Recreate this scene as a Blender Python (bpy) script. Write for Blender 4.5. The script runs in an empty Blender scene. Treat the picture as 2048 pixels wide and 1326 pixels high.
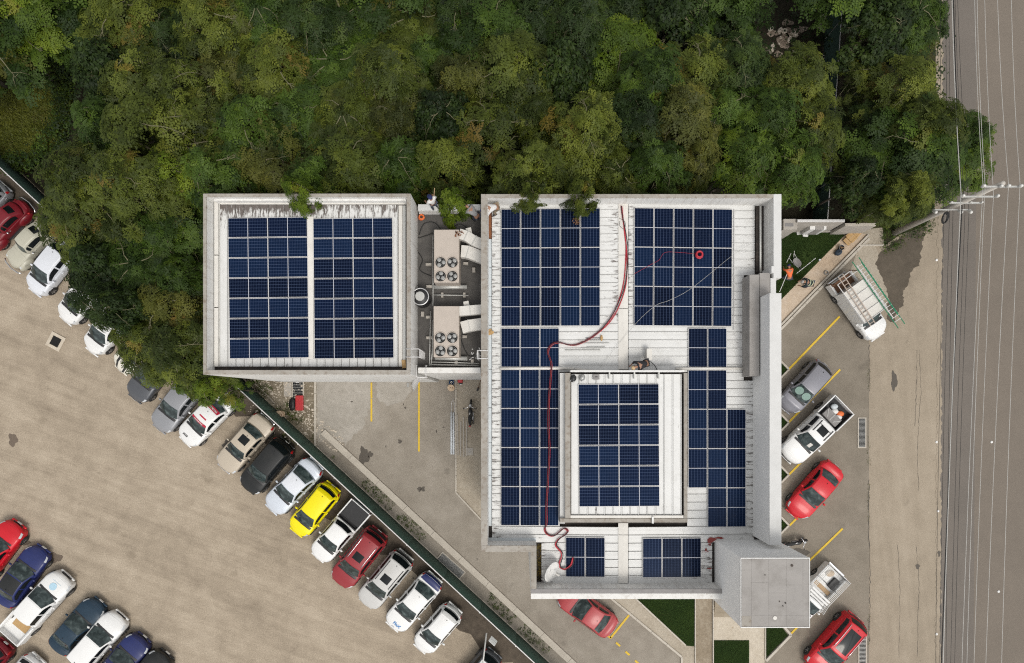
import bpy, bmesh, math, random
import numpy as np
from mathutils import Vector, Matrix, Euler
RND = random.Random(11)
NPR = np.random.RandomState(5)
SC = bpy.context.scene
COL = SC.collection
rad = math.radians

# ------------------------------------------------------------------ camera, world, sun, exposure
H = 45.5            # the drone hovers 45.5 m above the ground, looking straight down
F = 1365.0          # focal length in pixels of the 2048 px wide photograph
NX, NY = 1040.0, 808.0
cam_d = bpy.data.cameras.new("camera"); cam = bpy.data.objects.new("camera", cam_d); COL.objects.link(cam)
cam.location = (0, 0, H); cam.rotation_euler = (0, 0, 0)
cam_d.sensor_width = 36.0; cam_d.lens = 36.0 * F / 2048.0
cam_d.shift_x = -(NX - 1024.0) / 2048.0; cam_d.shift_y = (NY - 663.0) / 2048.0
cam_d.clip_start = 1.0; cam_d.clip_end = 1500.0
SC.camera = cam
SUN_EL, SUN_AZ = rad(62), rad(150)      # high behind thin cloud
wd = bpy.data.worlds.new("World"); SC.world = wd; wd.use_nodes = True
wn = wd.node_tree; wn.nodes.clear()
sky = wn.nodes.new("ShaderNodeTexSky"); sky.sky_type = 'NISHITA'; sky.sun_disc = False
sky.sun_elevation = SUN_EL; sky.sun_rotation = SUN_AZ; sky.dust_density = 3.0; sky.air_density = 1.0
hs = wn.nodes.new("ShaderNodeHueSaturation"); hs.inputs['Saturation'].default_value = 0.06   # a veil of cloud
bg = wn.nodes.new("ShaderNodeBackground"); bg.inputs['Strength'].default_value = 0.15
wo = wn.nodes.new("ShaderNodeOutputWorld")
wn.links.new(sky.outputs[0], hs.inputs['Color']); wn.links.new(hs.outputs[0], bg.inputs['Color']); wn.links.new(bg.outputs[0], wo.inputs['Surface'])
sd = bpy.data.lights.new("sun", 'SUN'); sd.energy = 1.0; sd.angle = rad(18); sd.color = (1.0, 0.93, 0.82)
sun = bpy.data.objects.new("sun", sd); COL.objects.link(sun)
sun.rotation_euler = Euler((rad(90) - SUN_EL, 0, math.pi - SUN_AZ), 'XYZ')
SC.view_settings.view_transform = 'Standard'; SC.view_settings.look = 'None'
SC.view_settings.gamma = 1.0; SC.view_settings.use_curve_mapping = False
SC.view_settings.exposure = 0.33
SC.cycles.use_denoising = False; SC.cycles.filter_width = 1.15
SC.cycles.max_bounces = 6; SC.cycles.transparent_max_bounces = 6

def P(px, py, z=0.0):
    """A point of the photograph, at height z, as a place in the world."""
    k = (H - z) / F
    return Vector(((px - NX) * k, -(py - NY) * k, z))

# ------------------------------------------------------------------ objects and meshes
def link(o, parent=None):
    COL.objects.link(o)
    if parent is not None: o.parent = parent
    return o
def tag(o, label=None, cat=None, group=None, kind=None):
    if label: o['label'] = label
    if cat: o['category'] = cat
    if group: o['group'] = group
    if kind: o['kind'] = kind
    return o
def thing(name, label, cat, loc=(0, 0, 0), rz=0.0, group=None):
    o = bpy.data.objects.new(name, None); link(o); o.empty_display_size = 0.3
    o.location = loc; o.rotation_euler = (0, 0, rz)
    return tag(o, label, cat, group)
def dup(root, loc=None, rz=None, label=None):
    def rec(o, par):
        c = o.copy(); COL.objects.link(c); c.parent = par
        for ch in kids.get(o.name, []): rec(ch, c)
        return c
    kids = {}
    def collect(o):
        kids[o.name] = list(o.children)
        for ch in o.children: collect(ch)
    collect(root)
    r = rec(root, None)
    if loc is not None: r.location = loc
    if rz is not None: r.rotation_euler = (0, 0, rz)
    if label: r['label'] = label
    return r
def mesh_obj(name, me, parent=None, loc=(0, 0, 0)):
    o = bpy.data.objects.new(name, me); link(o, parent); o.location = loc
    return o

class MB:
    def __init__(s): s.v = []; s.f = []; s.mi = []; s.uv = {}
    def add(s, vs, fs, mi=0):
        o = len(s.v); s.v += [tuple(v) for v in vs]
        s.f += [tuple(i + o for i in f) for f in fs]; s.mi += [mi] * len(fs)
        return s
    def box(s, c, size, rz=0.0, mi=0, rot=None):
        hx, hy, hz = size[0] / 2, size[1] / 2, size[2] / 2
        m = rot if rot is not None else Matrix.Rotation(rz, 3, 'Z')
        vs = [m @ Vector((x * hx, y * hy, z * hz)) + Vector(c) for x in (-1, 1) for y in (-1, 1) for z in (-1, 1)]
        return s.add(vs, [(0, 1, 3, 2), (4, 6, 7, 5), (0, 4, 5, 1), (2, 3, 7, 6), (0, 2, 6, 4), (1, 5, 7, 3)], mi)
    def span(s, x0, y0, x1, y1, z0, z1, mi=0):
        return s.box(((x0 + x1) / 2, (y0 + y1) / 2, (z0 + z1) / 2), (abs(x1 - x0), abs(y1 - y0), z1 - z0), 0, mi)
    def prect(s, px0, py0, px1, py1, zref, z0, z1, mi=0):
        a = P(px0, py1, zref); b = P(px1, py0, zref)
        return s.span(a.x, a.y, b.x, b.y, z0, z1, mi)
    def prism(s, poly, z0, z1, mi=0):
        n = len(poly); vs = [(p[0], p[1], z0) for p in poly] + [(p[0], p[1], z1) for p in poly]
        fs = [tuple(range(n - 1, -1, -1)), tuple(range(n, 2 * n))] + [(i, (i + 1) % n, n + (i + 1) % n, n + i) for i in range(n)]
        return s.add(vs, fs, mi)
    def tube(s, pts, r, n=8, closed=False, mi=0):
        pts = [Vector(p) for p in pts]; m = len(pts); rings = []
        rr = r if isinstance(r, (list, tuple)) else [r] * m
        up = Vector((0, 0, 1)); vs = []
        for i, p in enumerate(pts):
            a = pts[(i - 1) % m] if (closed or i > 0) else p
            b = pts[(i + 1) % m] if (closed or i < m - 1) else p
            t = (b - a)
            if t.length < 1e-9: t = Vector((1, 0, 0))
            t.normalize()
            u = t.cross(up)
            if u.length < 1e-3: u = t.cross(Vector((1, 0, 0)))
            u.normalize(); w = u.cross(t)
            vs += [p + (u * math.cos(2 * math.pi * k / n) + w * math.sin(2 * math.pi * k / n)) * rr[i] for k in range(n)]
        fs = []
        for i in range(m if closed else m - 1):
            j = (i + 1) % m
            fs += [(i * n + k, i * n + (k + 1) % n, j * n + (k + 1) % n, j * n + k) for k in range(n)]
        if not closed: fs += [tuple(range(n - 1, -1, -1)), tuple((m - 1) * n + k for k in range(n))]
        return s.add(vs, fs, mi)
    def cyl(s, c, r, h, n=16, axis='z', r2=None, mi=0):
        r2 = r if r2 is None else r2; c = Vector(c); vs = []
        for q, rr in ((0, r), (1, r2)):
            for k in range(n):
                a = 2 * math.pi * k / n; u, w = rr * math.cos(a), rr * math.sin(a); t = (q - .5) * h
                vs.append(c + Vector({'z': (u, w, t), 'y': (u, t, w), 'x': (t, u, w)}[axis]))
        fs = [tuple(range(n)), tuple(range(n, 2 * n))] + [(k, (k + 1) % n, n + (k + 1) % n, n + k) for k in range(n)]
        return s.add(vs, fs, mi)
    def lathe(s, prof, c=(0, 0, 0), n=16, mi=0):
        c = Vector(c); vs = []; m = len(prof)
        for r, z in prof:
            vs += [c + Vector((r * math.cos(2 * math.pi * k / n), r * math.sin(2 * math.pi * k / n), z)) for k in range(n)]
        fs = [(i * n + k, i * n + (k + 1) % n, (i + 1) * n + (k + 1) % n, (i + 1) * n + k) for i in range(m - 1) for k in range(n)]
        fs += [tuple(range(n)), tuple((m - 1) * n + k for k in range(n))]
        return s.add(vs, fs, mi)
    def ball(s, c, rx, ry=None, rz=None, n=12, m=8, mi=0):
        ry = ry or rx; rz = rz or rx; c = Vector(c); vs = [c + Vector((0, 0, -rz))]
        for i in range(1, m):
            a = -math.pi / 2 + math.pi * i / m
            vs += [c + Vector((rx * math.cos(a) * math.cos(2 * math.pi * k / n), ry * math.cos(a) * math.sin(2 * math.pi * k / n), rz * math.sin(a))) for k in range(n)]
        vs.append(c + Vector((0, 0, rz))); fs = []
        for k in range(n):
            fs.append((0, 1 + (k + 1) % n, 1 + k)); fs.append((len(vs) - 1, 1 + (m - 2) * n + k, 1 + (m - 2) * n + (k + 1) % n))
        for i in range(m - 2):
            fs += [(1 + i * n + k, 1 + i * n + (k + 1) % n, 1 + (i + 1) * n + (k + 1) % n, 1 + (i + 1) * n + k) for k in range(n)]
        return s.add(vs, fs, mi)
    def torus(s, c, R, r, n=24, m=8, mi=0, rot=None):
        rot = rot or Matrix.Identity(3); c = Vector(c)
        vs = [c + rot @ Vector(((R + r * math.cos(2 * math.pi * j / m)) * math.cos(2 * math.pi * i / n), (R + r * math.cos(2 * math.pi * j / m)) * math.sin(2 * math.pi * i / n), r * math.sin(2 * math.pi * j / m))) for i in range(n) for j in range(m)]
        fs = [(i * m + j, ((i + 1) % n) * m + j, ((i + 1) % n) * m + (j + 1) % m, i * m + (j + 1) % m) for i in range(n) for j in range(m)]
        return s.add(vs, fs, mi)
    def mesh(s, name, mats, smooth=False, recalc=True):
        me = bpy.data.meshes.new(name); me.from_pydata(s.v, [], s.f)
        for m in (mats if isinstance(mats, (list, tuple)) else [mats]): me.materials.append(m)
        if len(set(s.mi)) > 1: me.polygons.foreach_set('material_index', s.mi)
        if recalc:
            bm = bmesh.new(); bm.from_mesh(me); bmesh.ops.recalc_face_normals(bm, faces=bm.faces); bm.to_mesh(me); bm.free()
        if smooth: me.polygons.foreach_set('use_smooth', [True] * len(me.polygons))
        me.update(); return me
    def build(s, name, mats, parent=None, smooth=False, bevel=0.0, loc=(0, 0, 0), recalc=True):
        o = mesh_obj(name, s.mesh(name, mats, smooth, recalc), parent, loc)
        if bevel:
            b = o.modifiers.new("bevel", 'BEVEL'); b.width = bevel; b.segments = 2; b.limit_method = 'ANGLE'; b.angle_limit = rad(40)
        return o

def text_mesh(body, size, mat, extrude=0.002, bold=0.0):
    cu = bpy.data.curves.new("lettering", 'FONT'); cu.body = body; cu.size = size; cu.align_x = 'CENTER'; cu.align_y = 'CENTER'
    cu.extrude = extrude; cu.offset = bold; cu.resolution_u = 2
    o = bpy.data.objects.new("lettering", cu); COL.objects.link(o)
    dg = bpy.context.evaluated_depsgraph_get(); me = bpy.data.meshes.new_from_object(o.evaluated_get(dg))
    bpy.data.objects.remove(o); bpy.data.curves.remove(cu)
    me.materials.clear(); me.materials.append(mat); return me

# ------------------------------------------------------------------ materials
def new_mat(name):
    m = bpy.data.materials.new(name); m.use_nodes = True
    nt = m.node_tree; b = nt.nodes.get('Principled BSDF'); return m, nt, b
def N(nt, typ, ins=None, **attrs):
    n = nt.nodes.new(typ)
    for k, v in attrs.items(): setattr(n, k, v)
    for k, v in (ins or {}).items():
        if isinstance(v, bpy.types.NodeSocket): nt.links.new(v, n.inputs[k])
        else: n.inputs[k].default_value = v
    return n
def c4(c): return (c[0], c[1], c[2], 1.0)
def noise(nt, vec, scale, detail=4.0, rough=0.55, dist=0.0):
    return N(nt, 'ShaderNodeTexNoise', {'Vector': vec, 'Scale': scale, 'Detail': detail, 'Roughness': rough, 'Distortion': dist}).outputs['Fac']
def ramp(nt, fac, stops):
    r = nt.nodes.new('ShaderNodeValToRGB'); nt.links.new(fac, r.inputs[0]); e = r.color_ramp.elements
    while len(e) < len(stops): e.new(0.5)
    for el, (p, c) in zip(e, stops): el.position = p; el.color = c4(c) if len(c) == 3 else c
    return r.outputs[0]
def mrange(nt, v, a, b, c=0.0, d=1.0): return N(nt, 'ShaderNodeMapRange', {0: v, 1: a, 2: b, 3: c, 4: d}).outputs[0]
def mixc(nt, fac, a, b, mode='MIX'):
    n = nt.nodes.new('ShaderNodeMix'); n.data_type = 'RGBA'; n.blend_type = mode
    for sock, v in ((n.inputs[0], fac), (n.inputs[6], a), (n.inputs[7], b)):
        if isinstance(v, bpy.types.NodeSocket): nt.links.new(v, sock)
        else: sock.default_value = v if not isinstance(v, tuple) or len(v) == 4 else c4(v)
    return n.outputs[2]
def math2(nt, op, a, b=0.0):
    n = nt.nodes.new('ShaderNodeMath'); n.operation = op
    for i, v in enumerate((a, b)):
        if isinstance(v, bpy.types.NodeSocket): nt.links.new(v, n.inputs[i])
        else: n.inputs[i].default_value = v
    return n.outputs[0]
def wpos(nt): return N(nt, 'ShaderNodeNewGeometry').outputs['Position']
def opos(nt): return N(nt, 'ShaderNodeTexCoord').outputs['Object']
def bump(nt, b, h, strength=0.3, dist=0.02):
    n = N(nt, 'ShaderNodeBump', {'Height': h, 'Strength': strength, 'Distance': dist}); nt.links.new(n.outputs[0], b.inputs['Normal'])

def M(name, col, rough=0.6, metal=0.0, var=0.12, scale=4.0, coat=0.0, spec=0.5, dirt=0.0, dirtcol=(0.10, 0.085, 0.07), bmp=0.0, world=True):
    """Painted or raw surface: a base colour, uneven tone, some grime."""
    m, nt, b = new_mat(name); v = wpos(nt) if world else opos(nt)
    n1 = noise(nt, v, scale, 6, 0.6)
    c = mixc(nt, n1, tuple(max(0.0, x * (1 - var)) for x in col), tuple(min(1.0, x * (1 + var)) for x in col))
    if dirt:
        d = mrange(nt, noise(nt, v, scale * 0.6, 9, 0.68), 0.5, 0.78, 0, dirt)
        c = mixc(nt, d, c, dirtcol)
    nt.links.new(c, b.inputs['Base Color'])
    nt.links.new(mrange(nt, n1, 0.2, 0.8, max(0.02, rough - 0.08), min(1, rough + 0.08)), b.inputs['Roughness'])
    b.inputs['Metallic'].default_value = metal; b.inputs['Specular IOR Level'].default_value = spec
    b.inputs['Coat Weight'].default_value = coat; b.inputs['Coat Roughness'].default_value = 0.16
    if bmp: bump(nt, b, noise(nt, v, scale * 8, 4), bmp, 0.01)
    return m

def ground_mat(name, dark, mid, light, fine=14.0, big=0.12, streak=0.0, ang=0.0, spot=0.0, spotcol=(0.06, 0.055, 0.05), rough=0.92, grain=0.5, contrast=1.0):
    m, nt, b = new_mat(name); v = wpos(nt)
    n_big = noise(nt, v, big, 5, 0.6, 0.6); n_mid = noise(nt, v, big * 9, 6, 0.62); n_f = noise(nt, v, fine, 3, 0.7)
    f = math2(nt, 'ADD', math2(nt, 'MULTIPLY', n_big, 0.55), math2(nt, 'MULTIPLY', n_mid, 0.45))
    if streak:
        mp = N(nt, 'ShaderNodeMapping', {'Vector': v, 'Rotation': (0, 0, ang), 'Scale': (9.0, 0.9, 1.0)}, vector_type='TEXTURE')
        n_s = noise(nt, mp.outputs[0], 1.0, 6, 0.6, 0.3)
        mp2 = N(nt, 'ShaderNodeMapping', {'Vector': v, 'Rotation': (0, 0, ang + 0.12), 'Scale': (16.0, 0.30, 1.0)}, vector_type='TEXTURE')
        n_s2 = noise(nt, mp2.outputs[0], 1.0, 4, 0.55, 0.5)
        f = math2(nt, 'ADD', math2(nt, 'MULTIPLY', f, 1 - streak), math2(nt, 'MULTIPLY', math2(nt, 'ADD', math2(nt, 'MULTIPLY', n_s, 0.62), math2(nt, 'MULTIPLY', n_s2, 0.38)), streak))
    k = 0.5 / contrast
    c = ramp(nt, f, [(0.5 - 0.24 * k * 2, dark), (0.5, mid), (0.5 + 0.24 * k * 2, light)])
    g = mrange(nt, n_f, 0.25, 0.75, 1 - grain * 0.5, 1 + grain * 0.5)
    gc = N(nt, 'ShaderNodeCombineColor', {0: g, 1: g, 2: g}).outputs[0]
    c = mixc(nt, 1.0, c, gc, 'MULTIPLY')
    vo = N(nt, 'ShaderNodeTexVoronoi', {'Vector': v, 'Scale': fine * 0.35, 'Randomness': 1.0})
    peb = mrange(nt, vo.outputs['Distance'], 0.05, 0.16, 0.35 * grain, 0)
    c = mixc(nt, peb, c, tuple(min(1, x * 1.5) for x in light))
    if spot:
        s = mrange(nt, noise(nt, v, 0.55, 3, 0.5), 0.66, 0.74, 0, spot)
        c = mixc(nt, s, c, spotcol)
        s2 = mrange(nt, noise(nt, v, 2.3, 2, 0.4), 0.72, 0.78, 0, spot * 0.8)
        c = mixc(nt, s2, c, spotcol)
    nt.links.new(c, b.inputs['Base Color']); b.inputs['Roughness'].default_value = rough; b.inputs['Specular IOR Level'].default_value = 0.2
    bump(nt, b, n_f, 0.4, 0.02)
    return m

MT = {}
def wall_mat(name, lo, hi, drip, dripcol, stain=0.35):
    """Render that has weathered: broad unevenness, drips down the face, blotches and specks."""
    m, nt, b = new_mat(name); v = wpos(nt)
    c = mixc(nt, noise(nt, v, 0.8, 6, 0.62), lo, hi)
    mp = N(nt, 'ShaderNodeMapping', {'Vector': v, 'Scale': (5.0, 5.0, 0.45)}).outputs[0]
    c = mixc(nt, mrange(nt, noise(nt, mp, 1.0, 6, 0.65), 0.50, 0.74, 0, drip), c, dripcol)
    c = mixc(nt, mrange(nt, noise(nt, v, 2.1, 8, 0.7), 0.56, 0.74, 0, stain), c, (0.30, 0.275, 0.24))
    c = mixc(nt, mrange(nt, noise(nt, v, 14.0, 3, 0.6), 0.70, 0.78, 0, 0.6), c, (0.13, 0.115, 0.10))
    nt.links.new(c, b.inputs['Base Color']); b.inputs['Roughness'].default_value = 0.9; b.inputs['Specular IOR Level'].default_value = 0.25
    bump(nt, b, noise(nt, v, 22, 4), 0.25, 0.01); return m
MT['white_wall'] = wall_mat('white_wall', (0.62, 0.61, 0.585), (0.74, 0.735, 0.715), 0.45, (0.32, 0.27, 0.22), 0.3)
MT['tower_wall'] = M('tower_wall', (0.80, 0.80, 0.79), 0.85, var=0.05, scale=1.0, dirt=0.12, dirtcol=(0.42, 0.41, 0.39))
MT['coping'] = wall_mat('coping', (0.19, 0.172, 0.148), (0.43, 0.405, 0.365), 0.75, (0.14, 0.095, 0.06), 0.5)
MT['coping_light'] = M('coping_light', (0.56, 0.56, 0.55), 0.9, var=0.12, scale=2.0, dirt=0.35, dirtcol=(0.36, 0.35, 0.33))
MT['felt_grey'] = M('felt_grey', (0.29, 0.275, 0.26), 0.95, var=0.18, scale=1.6, dirt=0.8, dirtcol=(0.17, 0.155, 0.14), bmp=0.2)
MT['felt_mid'] = M('felt_mid', (0.24, 0.23, 0.225), 0.95, var=0.15, scale=5.0, dirt=0.5, dirtcol=(0.12, 0.11, 0.10), bmp=0.2)
MT['felt_dark'] = M('felt_dark', (0.085, 0.08, 0.075), 0.95, var=0.35, scale=2.2, dirt=0.6, dirtcol=(0.16, 0.15, 0.135), bmp=0.3)
MT['gutter'] = M('gutter', (0.50, 0.54, 0.56), 0.5, var=0.08, scale=2.0, dirt=0.3, dirtcol=(0.25, 0.22, 0.2))
MT['grime'] = M('grime', (0.035, 0.03, 0.027), 0.95, var=0.5, scale=3.0, dirt=0.6, dirtcol=(0.12, 0.09, 0.07))
MT['blotch'] = M('blotch', (0.55, 0.54, 0.51), 0.9, var=0.2, scale=3.0, dirt=1.0, dirtcol=(0.03, 0.026, 0.022))
MT['rail_white'] = M('rail_white', (0.62, 0.61, 0.60), 0.4, var=0.05)
MT['alu'] = M('alu', (0.62, 0.62, 0.62), 0.35, metal=0.6, var=0.08)
MT['steel'] = M('steel', (0.34, 0.34, 0.33), 0.45, metal=0.5, var=0.15)
MT['galv'] = M('galv', (0.48, 0.48, 0.46), 0.5, metal=0.4, var=0.2, scale=9)
MT['black'] = M('black', (0.014, 0.014, 0.015), 0.5, var=0.2)
MT['rubber'] = M('rubber', (0.018, 0.018, 0.018), 0.8, var=0.3, scale=9)
MT['dark_hole'] = M('dark_hole', (0.006, 0.006, 0.006), 0.95)
MT['ac_beige'] = M('ac_beige', (0.44, 0.385, 0.335), 0.6, var=0.06, scale=3, dirt=0.15)
MT['duct_white'] = M('duct_white', (0.62, 0.60, 0.56), 0.7, var=0.1, scale=3, dirt=0.25, dirtcol=(0.3, 0.28, 0.25))
MT['concrete'] = M('concrete', (0.40, 0.37, 0.33), 0.92, var=0.18, scale=3, dirt=0.4, dirtcol=(0.2, 0.18, 0.15), bmp=0.2)
MT['kerb'] = M('kerb', (0.46, 0.42, 0.36), 0.92, var=0.14, scale=3, dirt=0.35, dirtcol=(0.2, 0.17, 0.14), bmp=0.2)
MT['stone_pink'] = M('stone_pink', (0.50, 0.415, 0.325), 0.9, var=0.16, scale=2.6, dirt=0.4, dirtcol=(0.33, 0.235, 0.15), bmp=0.15)
MT['stone_pale'] = M('stone_pale', (0.50, 0.44, 0.355), 0.9, var=0.12, scale=2.6, dirt=0.5, dirtcol=(0.27, 0.2, 0.135), bmp=0.15)
MT['path_brown'] = M('path_brown', (0.27, 0.225, 0.165), 0.93, var=0.25, scale=2.2, dirt=0.6, dirtcol=(0.42, 0.38, 0.31), bmp=0.2)
MT['yellow_paint'] = M('yellow_paint', (0.62, 0.42, 0.035), 0.8, var=0.15, scale=5, dirt=0.35, dirtcol=(0.30, 0.25, 0.15))
MT['white_paint'] = M('white_paint', (0.66, 0.655, 0.64), 0.7, var=0.08)
MT['green_mesh'] = M('green_mesh', (0.034, 0.074, 0.056), 0.9, var=0.3, scale=6)
MT['wood'] = M('wood', (0.42, 0.29, 0.17), 0.8, var=0.25, scale=9)
MT['wood_dark'] = M('wood_dark', (0.15, 0.075, 0.04), 0.75, var=0.35, scale=5)
MT['cardboard'] = M('cardboard', (0.42, 0.27, 0.12), 0.85, var=0.12, scale=5)
MT['red_plastic'] = M('red_plastic', (0.42, 0.025, 0.03), 0.45, var=0.15)
MT['red_cable'] = M('red_cable', (0.40, 0.02, 0.035), 0.5, var=0.2)
MT['orange'] = M('orange', (0.70, 0.16, 0.04), 0.6, var=0.1)
MT['blue_plastic'] = M('blue_plastic', (0.03, 0.12, 0.32), 0.45, var=0.1)
MT['pvc'] = M('pvc', (0.60, 0.63, 0.66), 0.4, var=0.05)
MT['rust'] = M('rust', (0.20, 0.075, 0.03), 0.9, var=0.5, scale=5, dirt=0.6, dirtcol=(0.03, 0.025, 0.02))
MT['pole_conc'] = M('pole_conc', (0.46, 0.43, 0.385), 0.9, var=0.15, scale=3)
MT['wire'] = M('wire', (0.50, 0.49, 0.46), 0.5, metal=0.2, var=0.05)
MT['porcelain'] = M('porcelain', (0.62, 0.61, 0.58), 0.3, var=0.1)
MT['skin'] = M('skin', (0.30, 0.16, 0.10), 0.6, var=0.08)
MT['hair'] = M('hair', (0.012, 0.010, 0.009), 0.6)
MT['bark'] = M('bark', (0.14, 0.132, 0.072), 0.9, var=0.4, scale=6)
MT['bark_dark'] = M('bark_dark', (0.13, 0.11, 0.085), 0.9, var=0.3, scale=6)
MT['rock'] = M('rock', (0.52, 0.46, 0.38), 0.95, var=0.25, scale=5)

def roof_mat():
    m, nt, b = new_mat('white_roof_sheet'); v = wpos(nt)
    uvn = N(nt, 'ShaderNodeUVMap'); uvn.uv_map = 'eave'
    sep = N(nt, 'ShaderNodeSeparateXYZ', {0: uvn.outputs[0]})
    d, a = sep.outputs[0], sep.outputs[1]            # metres from the stained end; dirt amount
    n1 = noise(nt, v, 0.9, 6, 0.6); n2 = noise(nt, v, 7.0, 6, 0.7); n3 = noise(nt, v, 2.6, 7, 0.65)
    c = mixc(nt, n1, (0.545, 0.545, 0.53), (0.68, 0.68, 0.67))
    c = mixc(nt, mrange(nt, n3, 0.52, 0.75, 0, 0.28), c, (0.40, 0.385, 0.35))
    edge = math2(nt, 'MULTIPLY', math2(nt, 'POWER', 2.718, math2(nt, 'MULTIPLY', d, -1.25)), a)
    uv2 = N(nt, 'ShaderNodeUVMap'); uv2.uv_map = 'streak'; oi = N(nt, 'ShaderNodeObjectInfo')
    s2 = N(nt, 'ShaderNodeSeparateXYZ', {0: uv2.outputs[0]})
    sv = N(nt, 'ShaderNodeCombineXYZ', {0: math2(nt, 'MULTIPLY', s2.outputs[0], 1.6), 1: math2(nt, 'MULTIPLY', s2.outputs[1], 2.7), 2: math2(nt, 'MULTIPLY', oi.outputs['Random'], 60.0)}).outputs[0]
    st = math2(nt, 'ADD', noise(nt, sv, 1.5, 5, 0.6), math2(nt, 'MULTIPLY', edge, 0.34))
    c = mixc(nt, mrange(nt, st, 0.68, 0.80, 0, 0.9), c, (0.065, 0.045, 0.036))
    joint = math2(nt, 'GREATER_THAN', math2(nt, 'ABSOLUTE', s2.outputs[1]), 0.475)
    c = mixc(nt, math2(nt, 'MULTIPLY', joint, 0.8), c, (0.20, 0.19, 0.175))
    sp = mrange(nt, noise(nt, v, 11.0, 2, 0.5), 0.76, 0.80, 0, 0.6)
    c = mixc(nt, sp, c, (0.12, 0.10, 0.085))
    nt.links.new(c, b.inputs['Base Color']); b.inputs['Roughness'].default_value = 0.5
    return m
MT['roof'] = roof_mat()

def pv_mat(name, horizontal):
    """Photovoltaic glass: 6 by 24 half cells with pale gaps, printed behind the glass."""
    m, nt, b = new_mat(name); uv = N(nt, 'ShaderNodeUVMap'); uv.uv_map = 'cells'
    sep = N(nt, 'ShaderNodeSeparateXYZ', {0: uv.outputs[0]}); u, v = sep.outputs[0], sep.outputs[1]
    def lines(x, n, w):
        fr = math2(nt, 'FRACT', math2(nt, 'MULTIPLY', x, n))
        return math2(nt, 'LESS_THAN', math2(nt, 'MINIMUM', fr, math2(nt, 'SUBTRACT', 1.0, fr)), w)
    lu = lines(u, 6.0, 0.055); lv = lines(v, 24.0, 0.075)
    mid = math2(nt, 'LESS_THAN', math2(nt, 'ABSOLUTE', math2(nt, 'SUBTRACT', v, 0.5)), 0.008)
    oi = N(nt, 'ShaderNodeObjectInfo')
    base = ramp(nt, oi.outputs['Random'], [(0.0, (0.0014, 0.0032, 0.011)), (0.5, (0.0026, 0.0068, 0.024)), (1.0, (0.0046, 0.0135, 0.039))])
    nz = noise(nt, N(nt, 'ShaderNodeTexCoord').outputs['Object'], 3.0, 5, 0.6)
    base = mixc(nt, mrange(nt, nz, 0.35, 0.7, 0, 0.35), base, (0.002, 0.005, 0.016))
    c = mixc(nt, math2(nt, 'MULTIPLY', lv, 0.22 if not horizontal else 0.34), base, (0.07, 0.10, 0.19))
    c = mixc(nt, math2(nt, 'MULTIPLY', lu, 0.46), c, (0.085, 0.12, 0.21))
    c = mixc(nt, mid, c, (0.45, 0.46, 0.50))
    dust = mrange(nt, noise(nt, wpos(nt), 5.0, 8, 0.7), 0.60, 0.78, 0, 0.10)
    c = mixc(nt, dust, c, (0.16, 0.13, 0.11))
    nt.links.new(c, b.inputs['Base Color']); b.inputs['Roughness'].default_value = 0.16; b.inputs['Specular IOR Level'].default_value = 0.07
    b.inputs['Specular Tint'].default_value = (0.55, 0.68, 1.0, 1)
    return m
MT['pv'] = pv_mat('photovoltaic_glass', False); MT['pv2'] = pv_mat('photovoltaic_glass_wide', True)

def leaf_mat(name, lo, mid, hi, dry):
    m, nt, b = new_mat(name)
    at = N(nt, 'ShaderNodeAttribute'); at.attribute_name = 'tone'
    sp = N(nt, 'ShaderNodeSeparateColor', {0: at.outputs['Color']})
    oi = N(nt, 'ShaderNodeObjectInfo')
    big = noise(nt, wpos(nt), 0.35, 3, 0.5)
    t = math2(nt, 'ADD', math2(nt, 'MULTIPLY', sp.outputs[0], 0.55), math2(nt, 'ADD', math2(nt, 'MULTIPLY', big, 0.35), math2(nt, 'MULTIPLY', math2(nt, 'SUBTRACT', oi.outputs['Random'], 0.5), 0.18)))
    c = ramp(nt, t, [(0.15, lo), (0.48, mid), (0.85, hi)])
    c = mixc(nt, mrange(nt, sp.outputs[1], 0.80, 0.98, 0, 0.62), c, dry)
    nt.links.new(c, b.inputs['Base Color']); b.inputs['Roughness'].default_value = 0.6; b.inputs['Specular IOR Level'].default_value = 0.25
    tr = N(nt, 'ShaderNodeBsdfTranslucent', {'Color': c}); mx = N(nt, 'ShaderNodeMixShader', {0: 0.16})
    nt.links.new(b.outputs[0], mx.inputs[1]); nt.links.new(tr.outputs[0], mx.inputs[2])
    nt.links.new(mx.outputs[0], nt.nodes['Material Output'].inputs['Surface'])
    return m
LEAF = {
    'olive': leaf_mat('leaf_olive', (0.0220, 0.0341, 0.0044), (0.0704, 0.0913, 0.0099), (0.1650, 0.1870, 0.0231), (0.1870, 0.1155, 0.0220)),
    'green': leaf_mat('leaf_green', (0.0132, 0.0297, 0.0033), (0.0440, 0.0803, 0.0077), (0.1100, 0.1650, 0.0165), (0.1100, 0.0990, 0.0165)),
    'bright': leaf_mat('leaf_bright', (0.0286, 0.0550, 0.0044), (0.0814, 0.1265, 0.0088), (0.1760, 0.2255, 0.0176), (0.1760, 0.1430, 0.0220)),
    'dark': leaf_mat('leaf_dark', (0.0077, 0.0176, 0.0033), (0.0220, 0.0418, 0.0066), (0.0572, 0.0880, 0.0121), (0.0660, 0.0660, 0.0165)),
    'brown': leaf_mat('leaf_brown', (0.0264, 0.0341, 0.0055), (0.0770, 0.0847, 0.0132), (0.1540, 0.1485, 0.0253), (0.1980, 0.1155, 0.0198)),
}
MT['grass'] = leaf_mat('grass_blade', (0.012, 0.030, 0.005), (0.028, 0.058, 0.009), (0.060, 0.095, 0.016), (0.10, 0.10, 0.03))
MT['meadow_grass'] = leaf_mat('meadow_blade', (0.045, 0.060, 0.008), (0.095, 0.108, 0.012), (0.16, 0.155, 0.022), (0.15, 0.115, 0.03))
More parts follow.
